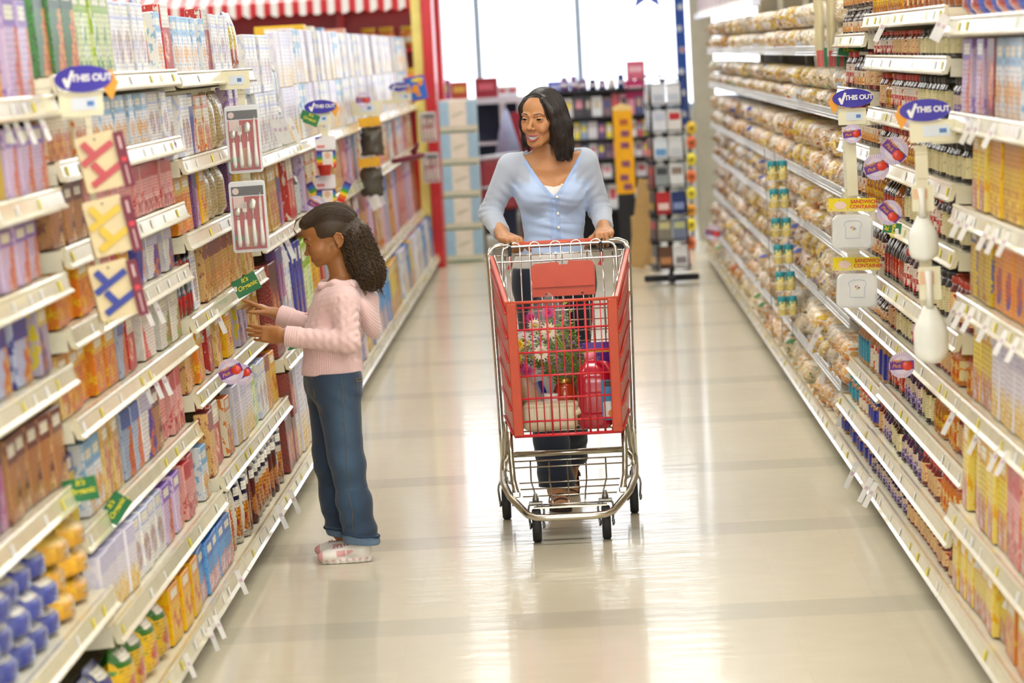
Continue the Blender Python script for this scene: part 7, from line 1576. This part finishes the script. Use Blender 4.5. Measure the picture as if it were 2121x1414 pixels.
for i, (x, c, wd, hh) in enumerate(((-3.3, '#7a4a34', 'brown', .14), (-3.02, '#e8e2d4', 'cream and green', .16), (-2.72, '#f0c46a', 'pale orange', .12), (-2.45, '#d8e0e6', 'pale blue', .13), (-2.2, '#c9805a', 'rust', .11))):
    m = MB(); m.box((0, 0, hh/2), (.24, .2, hh), mat('pk%d' % i, c, .4)); m.box((0, -.101, hh*.5), (.2, .003, hh*.3), mat('pk%db' % i, ['#3a2a22', '#8fc43a', '#e8902e', '#5f86c4', '#f0d8a0'][i], .4)); tag(m.build('snack_carton', None, loc=(x, 29.42, 1.9)), '%s carton on the upper shelf of the red kiosk' % wd, 'carton')
# long yellow and white boxes lying on top of the fourth left bays
for i, (x0, x1, yy, c, wd) in enumerate(((538, 640, 66, '#f2c02e', 'bright yellow'), (520, 590, 90, '#f1e9cf', 'cream'), (590, 640, 85, '#9fb9dc', 'pale blue'), (655, 740, 55, '#e7a48e', 'salmon'))):
    Y = 20+1.2*i; a, b_ = at(x0, yy, Y), at(x1, yy-4, Y); m = MB(); w_ = b_.x-a.x; m.box((0, 0, .0), (w_, .2, .07), mat('topbox%d' % i, c, .4), bev=.003); m.box((.0, -.101, 0), (w_*.6, .003, .035), mat('topbox_label', '#f4efe4', .4)); tag(m.build('long_carton', None, loc=(-1.76, Y, 2.008)), 'long %s carton lying flat on top of the left shelves' % wd, 'carton')
# stack of blue and cream cartons
ct = print_mat('dummy', '#fff0e0', '#ffffff', '#ffffff', '#ffffff') if False else None
BLC = mat('carton_blue', '#a9cfe6', .5); CRC = mat('carton_cream', '#f3efdf', .5); GRC = mat('carton_green_edge', '#4f8a6a', .5); CFL = mat('carton_floral', '#dcdcc6', .6); CSC = mat('carton_script', '#c5cdb4', .6)
nm_ = ['bottom', 'second', 'third', 'fourth', 'top']
ca = MB(); ca.box((0, 0, .141), (.32, .34, .28), CRC, bev=.004)
for sx in (-.118, .118): ca.box((sx, -.1715, .165), (.082, .003, .215), BLC)
ca.box((0, -.172, .03), (.318, .003, .05), CFL); ca.box((0, -.173, .006), (.32, .004, .01), GRC); ca.box((0, -.173, .155), (.12, .002, .012), CSC, rot=Matrix.Rotation(-.35, 3, 'Y')); 
for sx in (-1, 1): ca.box((sx*.1605, 0, .165), (.002, .33, .215), BLC)
cme = ca.mesh('carton')
for i in range(5):
    o = bpy.data.objects.new('drink_carton', cme); COL.objects.link(o); o.location = (-1.005, 28.75, .004+i*.284); tag(o, 'pale blue and cream floral carton, %s of the stack by the red post' % nm_[i], 'carton')
# checkout counters behind
LAV = mat('counter_white', '#dfe3f2', .35, coat=.3); NAVY = mat('counter_navy', '#24304e', .5); DRED = mat('dark_red_plastic', '#8e1f2c', .4, coat=.2)
e = empty('checkout_counter', (-.55, 31.6, 0)); tag(e, 'white checkout counter with dark openings behind the carton stack', 'counter')
m = MB(); m.box((0, 0, 1.36), (1.35, .5, .06), LAV); m.box((0, .2, .7), (1.3, .06, 1.3), NAVY); m.build('top', e); m = MB()
for x in (-.64, -.12, .05, .64): m.box((x, -.2, .67), (.06, .06, 1.34), LAV)
for z in (.35, .95): m.box((0, -.05, z), (1.3, .35, .03), LAV)
m.build('frame', e)
r = random.Random(21)
for i, (x0, x1, y0, y1, c, c2, wd) in enumerate(((902, 932, 162, 205, '#b04a8c', '#b5d24a', 'magenta and lime carton'), (936, 968, 168, 205, '#c4543a', '#f0c45a', 'orange and brown carton'), (985, 1030, 157, 200, '#9e2436', '#d8697a', 'dark red carton'), (1032, 1050, 180, 203, '#eef0f8', '#c9404a', 'white canister pair'), (1052, 1072, 180, 203, '#eef0f8', '#c9404a', 'white red-marked canister'), (1135, 1180, 172, 200, '#5a6ad0', '#b9c4f2', 'blue carton'), (1188, 1215, 160, 185, '#2a3a6a', '#e8c49a', 'navy carton'))):
    Y = 31.5; a, b_ = at(x0, y1, Y), at(x1, y0, Y); w_, h_ = b_.x-a.x, b_.z-a.z; m = MB(); m.box((0, 0, h_/2), (w_, .2, h_), mat('cc%d' % i, c, .4), bev=.004); m.box((0, -.102, h_*.55), (w_*.7, .004, h_*.35), mat('cd%d' % i, c2, .4)); tag(m.build('display_carton', None, loc=((a.x+b_.x)/2, Y, 1.392)), '%s on the counter behind the woman' % wd, 'carton')
e = empty('shopping_basket_stack', (-.70, 29.8, 0)); tag(e, 'dark red shopping cart parked behind the woman on the left', 'shopping cart'); m = MB(); m.box((0, 0, .62), (.36, .6, .44), DRED, bev=.03); m.build('basket', e); MB().tube([(-.19, -.32, .87), (.19, -.32, .9)], .02, LAV).build('handle', e); MB().tube([(-.18, -.31, .6), (.18, -.31, .62)], .012, LAV).build('rail', e)
for sx in (-.16, .16):
    for sy in (-.25, .25): MB().tube([(sx, sy, .42), (sx, sy, .0)], .012, STL).build('leg', e)
e = empty('draped_cloth', (-.62, 30.4, 0)); m = MB(); m.tube([(0, 0, 1.28), (.0, 0, 1.1), (.01, 0, .75)], [.02, .07, .16], mat('grey_blue_cloth', '#aab4da', .7), n=10); m.build('cloth', e); tag(e, 'pale blue-grey cone-shaped bag standing on the parked cart', 'bag'); m = MB(); m.box((0, 0, .38), (.2, .2, .76), mat('stand_navy', '#3a4466', .5)); m.build('stand', e)
e = empty('red_chest', (-.38, 31.1, 0)); tag(e, 'dark red display panel behind the woman\'s head', 'display'); m = MB(); m.box((0, 0, .62), (.42, .3, 1.24), mat('panel_crimson', '#a8203a', .4)); m.build('panel', e); m = MB(); m.box((-.02, -.152, 1.05), (.2, .004, .08), mat('panel_gold', '#d0a070', .4)); m.build('emblem_band', e)
# magazine stand: black shelves packed with covers
e = empty('magazine_shelf', (.30, 29.6, 0)); tag(e, 'black magazine shelving behind the woman on the right', 'shelving'); BLK = mat('rack_black', '#17181f', .5)
m = MB(); m.box((0, .16, .72), (.86, .04, 1.44), BLK)
for x in (-.42, .42): m.box((x, 0, .72), (.03, .34, 1.44), BLK)
for z in (.04, .34, .62, .80, .98, 1.18, 1.42): m.box((0, 0, z), (.86, .34, .025), BLK)
m.build('frame', e)
cols = ['#b58a7a', '#c4404a', '#d8d4dc', '#3a3f7a', '#e8d83a', '#7a5a6a', '#8fa4c4', '#d88aa0', '#2f2a3a', '#c9b8a8', '#5a3a7a', '#e0e4ea']
cnt = 0
rown = ['bottom', 'second', 'third', 'fourth', 'fifth', 'top']
for ri, z in enumerate((.36, .64, .82, 1.0, 1.2)):
    x = -.38
    while x < .38:
        w_ = r.uniform(.05, .1); h_ = [.24, .15, .15, .16, .2][ri]*r.uniform(.85, 1); c = r.choice(cols); c2 = r.choice(cols); m = MB(); m.box((0, 0, h_/2), (w_*.94, .012, h_), mat('mag'+c, c, .4, coat=.3)); m.box((0, -.007, h_*.6), (w_*.6, .002, h_*.4), mat('mag'+c2, c2, .4, coat=.3))
        o = m.build('magazine', None, loc=(.30+x+w_/2, 29.48+r.uniform(0, .02), z-.005), rot=(-.12, 0, 0)); lb = 'small magazine among those on the %s level of the black shelving' % rown[ri+1]; tag(o, lb, 'magazine', lb); x += w_+.004
for i in range(9):
    x = -.36+.085*i; h_ = r.uniform(.08, .15); c = r.choice(['#d8c49a', '#3a4a8c', '#e8e4d8', '#8a6aa0', '#f0b03a', '#22264a']); m = MB(); m.lathe([(.03, 0), (.038, h_*.4), (.028, h_*.7), (.03, h_)], mat('toy'+c, c, .4), n=10); m.lathe([(.031, h_*.2), (.039, h_*.38), (.033, h_*.55)], mat('toyb', '#e8e2ee', .5), n=10); o = m.build('small_toy', None, loc=(.30+x, 29.55, 1.433)); tag(o, 'small toy figure shape in the row on top of the black magazine shelving', 'toy', 'small toy figure shape in the row on top of the black magazine shelving')
for (xp0, xp1, y0, y1, c, lb) in ((1298, 1335, 125, 165, '#d86a86', 'pink card standing above the magazine shelving'), (1296, 1335, 165, 205, '#c42a6e', 'magenta card standing above the magazine shelving'), (1335, 1400, 152, 160, '#d85aa6', 'narrow pink banner above the book rack')):
    Y = 29.5; a, b_ = at(xp0, y1, Y), at(xp1, y0, Y); w_, h_ = b_.x-a.x, b_.z-a.z; m = MB(); m.box((0, 0, h_/2), (w_, .01, h_), mat('card'+c, c, .5)); m.box((0, -.006, h_*.55), (w_*.7, .002, h_*.3), mat('cardlight', '#f0c0d0', .5)); m.tube([(0, .01, 1.44-a.z), (0, .01, h_*.5)], .006, STL); tag(m.build('display_card', None, loc=((a.x+b_.x)/2, Y, a.z)), lb, 'card')
# yellow tower
e = empty('yellow_display', (.43, 28.3, 0)); tag(e, 'tall yellow cardboard display tower with brown pictures', 'display'); YT = mat('tower_yellow', '#f2ae0e', .5); m = MB(); m.box((0, 0, .9), (.165, .12, .72), YT); m.box((0, 0, .27), (.15, .12, .54), BLK); m.prism([(-.083, 0), (.083, 0), (.083, .03), (0, .06), (-.083, .03)], -.06, .06, mat('tower_pale', '#f0cf8a', .5), M=Matrix.Translation((0, 0, 1.26)) @ FACE); m.build('tower_body', e); m = MB()
for z in (1.16, 1.06, .96, .80, .68, .60): MB().box((r.uniform(-.02, .02), -.062, z), (.07, .006, .05), mat('tower_print%d' % (int(z*100) % 2), ['#8a4a6a', '#b5602e'][int(z*100) % 2], .5)).build('picture', e)
# brown cardboard sheet leaning
m = MB(); m.box((0, 0, .36), (.13, .012, .72), mat('cardboard', '#c9a46c', .7)); m.box((0.0, -.007, .5), (.1, .002, .003), mat('cardboard_crease', '#a9854e', .7)); tag(m.build('cardboard_sheet', None, loc=(.45, 26.2, .03), rot=(0, .16, 0)), 'brown cardboard sheet leaning beside the book rack', 'cardboard')
m = MB(); m.box((0, 0, .2), (.16, .16, .4), mat('cardboard', '#c9a46c', .7), bev=.004); m.box((0, -.081, .3), (.1, .002, .03), mat('cardboard_crease', '#a9854e', .7)); tag(m.build('cardboard_box', None, loc=(.52, 27.0, .004)), 'brown cardboard box standing low behind the book rack', 'box')
# spinning book rack
RX_, RY_ = .69, 24.75; e = empty('book_rack', (RX_, RY_, 0)); tag(e, 'tall spinning paperback rack with a black cross foot', 'book rack'); m = MB(); m.box((0, 0, .04), (.42, .05, .05), BLK, bev=.01); m.box((0, 0, .04), (.05, .42, .05), BLK, bev=.01); m.build('foot', e)
m = MB(); m.tube([(0, 0, .04), (0, 0, 1.55)], .016, BLK); 
for i in range(8):
    z = .10+.205*i
    for a in range(4):
        R_ = Matrix.Rotation(.14+a*math.pi/2, 3, 'Z')
        for off in (0, .035): m.tube([R_ @ Vector((-.12, -.12-.02, z+off)), R_ @ Vector((.12, -.12-.02, z+off))], .003, BLK, n=4)
        for q in (-.12, 0, .12): m.tube([R_ @ Vector((q, -.10, z)), R_ @ Vector((q, -.14, z)), R_ @ Vector((q, -.14, z+.04))], .0025, BLK, n=4)
for a in range(4):
    R_ = Matrix.Rotation(.14+a*math.pi/2, 3, 'Z')
    for q in (-.12, 0, .12): m.tube([R_ @ Vector((q, -.10, .1)), R_ @ Vector((q, -.10, 1.56))], .003, BLK, n=4)
m.build('wire_body', e)
fc = [[('#dfe2ea', '#b8c0cf'), ('#e4e6ec', '#c4cad8')], [('#e2e5ee', '#c5cce0'), ('#e9e4e2', '#c9323a')], [('#dfe9f2', '#6fa4d8'), ('#e6e8ea', '#cfd4da')], [('#9aa0a4', '#4a4e52'), ('#e9ecec', '#9a8a7c')], [('#c9303a', '#f0d8d0'), ('#2f3f7a', '#8fa0d0')], [('#8a8478', '#d8cf9a'), ('#7a86a0', '#c9cf9a')], [('#6a4a3a', '#c98a5a'), ('#f0f0f2', '#8f8a90')]]
lvl = ['lowest', 'second', 'third', 'fourth', 'fifth', 'sixth', 'top']
sd_ = [('#2a2622', '#c9a83a'), ('#4a2a2e', '#d84a5a'), ('#22242a', '#c9a060'), ('#3a3226', '#9a7a4a'), ('#2a2a30', '#8a7a6a'), ('#5a2a1e', '#d86a3a'), ('#7a2420', '#c9403a')]
for i in range(7):
    z = .12+.205*(6-i)
    for j in range(2):
        for a, cc in ((0, fc[i][j]), (1, sd_[i]), (3, sd_[(i+3) % 7])):
            R4 = Matrix.Translation((RX_, RY_, z)) @ Matrix.Rotation(.14+a*math.pi/2, 4, 'Z') @ Matrix.Translation((-.058+.116*j, -.125, 0)) @ Matrix.Rotation(-.07, 4, 'X')
            m = MB(); m.box((0, 0, .085), (.104, .016, .168), mat('bk'+cc[0], cc[0], .35, coat=.4)); m.box((0, -.009, .12 if i % 2 else .06), (.08, .002, .05), mat('bk'+cc[1], cc[1], .35, coat=.4)); o = m.build('paperback'); o.matrix_world = R4
            if a == 0: tag(o, 'paperback facing the aisle, %s column, %s row of the book rack' % (['left', 'right'][j], lvl[6-i]), 'paperback')
            else: lb = 'paperback on the %s face of the book rack, %s row' % ({1: 'right', 3: 'left'}[a], lvl[6-i]); tag(o, lb, 'paperback', lb)
# pillar, blue banner, yellow toys, star, valance
tag(MB().box((1.22, 30.2, 2.1), (.2, .3, 4.2), mat('pillar_grey', '#b9b4a4', .7)).build('pillar'), kind='structure')
m = MB(); BB = mat('banner_blue', '#2f5cc0', .5); m.box((0, 0, 0), (.10, .008, 1.6), BB)
for k in range(8): m.prism(ell(.03, .03, 14), .004, .006, mat('banner_white', '#dfe8f6', .5), M=Matrix.Translation((.01*(-1)**k, 0, .7-.2*k)) @ FACE); 
for k in range(2): m.prism(ell(.022, .014, 12), .006, .007, mat('banner_red', '#d84a5a', .5), M=Matrix.Translation((.01, 0, .7-.8*k)) @ FACE)
tag(m.build('banner', None, loc=(1.045, 30.6, 1.85)), 'blue vertical banner with white rounds beside the grey pillar', 'banner')
for i, (y, c) in enumerate(((265, '#e8c018'), (295, '#e0682a'), (330, '#f0e01a'), (365, '#e8702a'), (400, '#f0e01a'), (435, '#e8a01a'), (465, '#f0dc1a'), (515, '#e86a1e'))):
    Y = 28.6; P = at(1432, y, Y); P.z = max(P.z, .062); m = MB(); m.sphere((0, 0, 0), (.045, .03, .06), mat('ball'+c, c, .4, coat=.3), n=12); m.tube([(0, 0, .05), (0, 0, .09)], .006, BLK); m.box((0, -.03, 0), (.03, .004, .03), mat('balllab', '#4a3a3a', .5)); tag(m.build('hanging_toy', None, loc=P), ['uppermost', 'second', 'third', 'fourth', 'fifth', 'sixth', 'seventh', 'lowest'][i]+' of the yellow and orange toys hanging beside the grey pillar', 'toy')
m = MB(); tag(m.tube([(0, 0, 0), (0, 0, 1.55)], .01, BLK).build('toy_pole', None, loc=(at(1432, 400, 28.66).x, 28.68, 0)), 'thin black pole carrying the yellow and orange toys', 'pole')
SB = mat('star_blue', '#2040b8', .4, coat=.3); st = []
for k in range(10): a = math.pi/2+math.pi*k/5; q = .15 if k % 2 == 0 else .062; st.append((q*math.cos(a), q*math.sin(a)))
P = at(1339, -22, 22); m = MB(); m.prism(st, -.01, .01, SB, M=FACE); m.tube([(0, 0, .15), (0, 0, CEIL-P.z-.01)], .0015, BLK, n=4); tag(m.build('star', None, loc=P), 'shiny blue cardboard star hanging over the aisle', 'star')
e = empty('bread_valance', (1.2, 25.0, 0)); tag(e, 'striped cream valance over the far bread shelves', 'valance'); m = MB(); m.box((.0, 0, 2.22), (.04, 9.4, .34), mat('valance_cream', '#efe4d4', .5)); m.build('board', e)
m = MB()
for k in range(24): m.box((-.022, -4.6+.4*k, 2.24), (.006, .05 if k % 2 else .12, .30), mat('valance_stripe%d' % (k % 2), ['#a9545a', '#7a86b8'][k % 2], .5))
m.build('stripe', e)
m = MB(); m.box((-.03, 0, 2.04), (.05, 9.4, .045), LAV); m.build('lower_lip', e)
m = MB(); 
for k in range(5): m.tube([(0, -4.5+2.25*k, 2.38), (0, -4.5+2.25*k, CEIL)], .008, STL, n=5)
m.build('hanger', e)
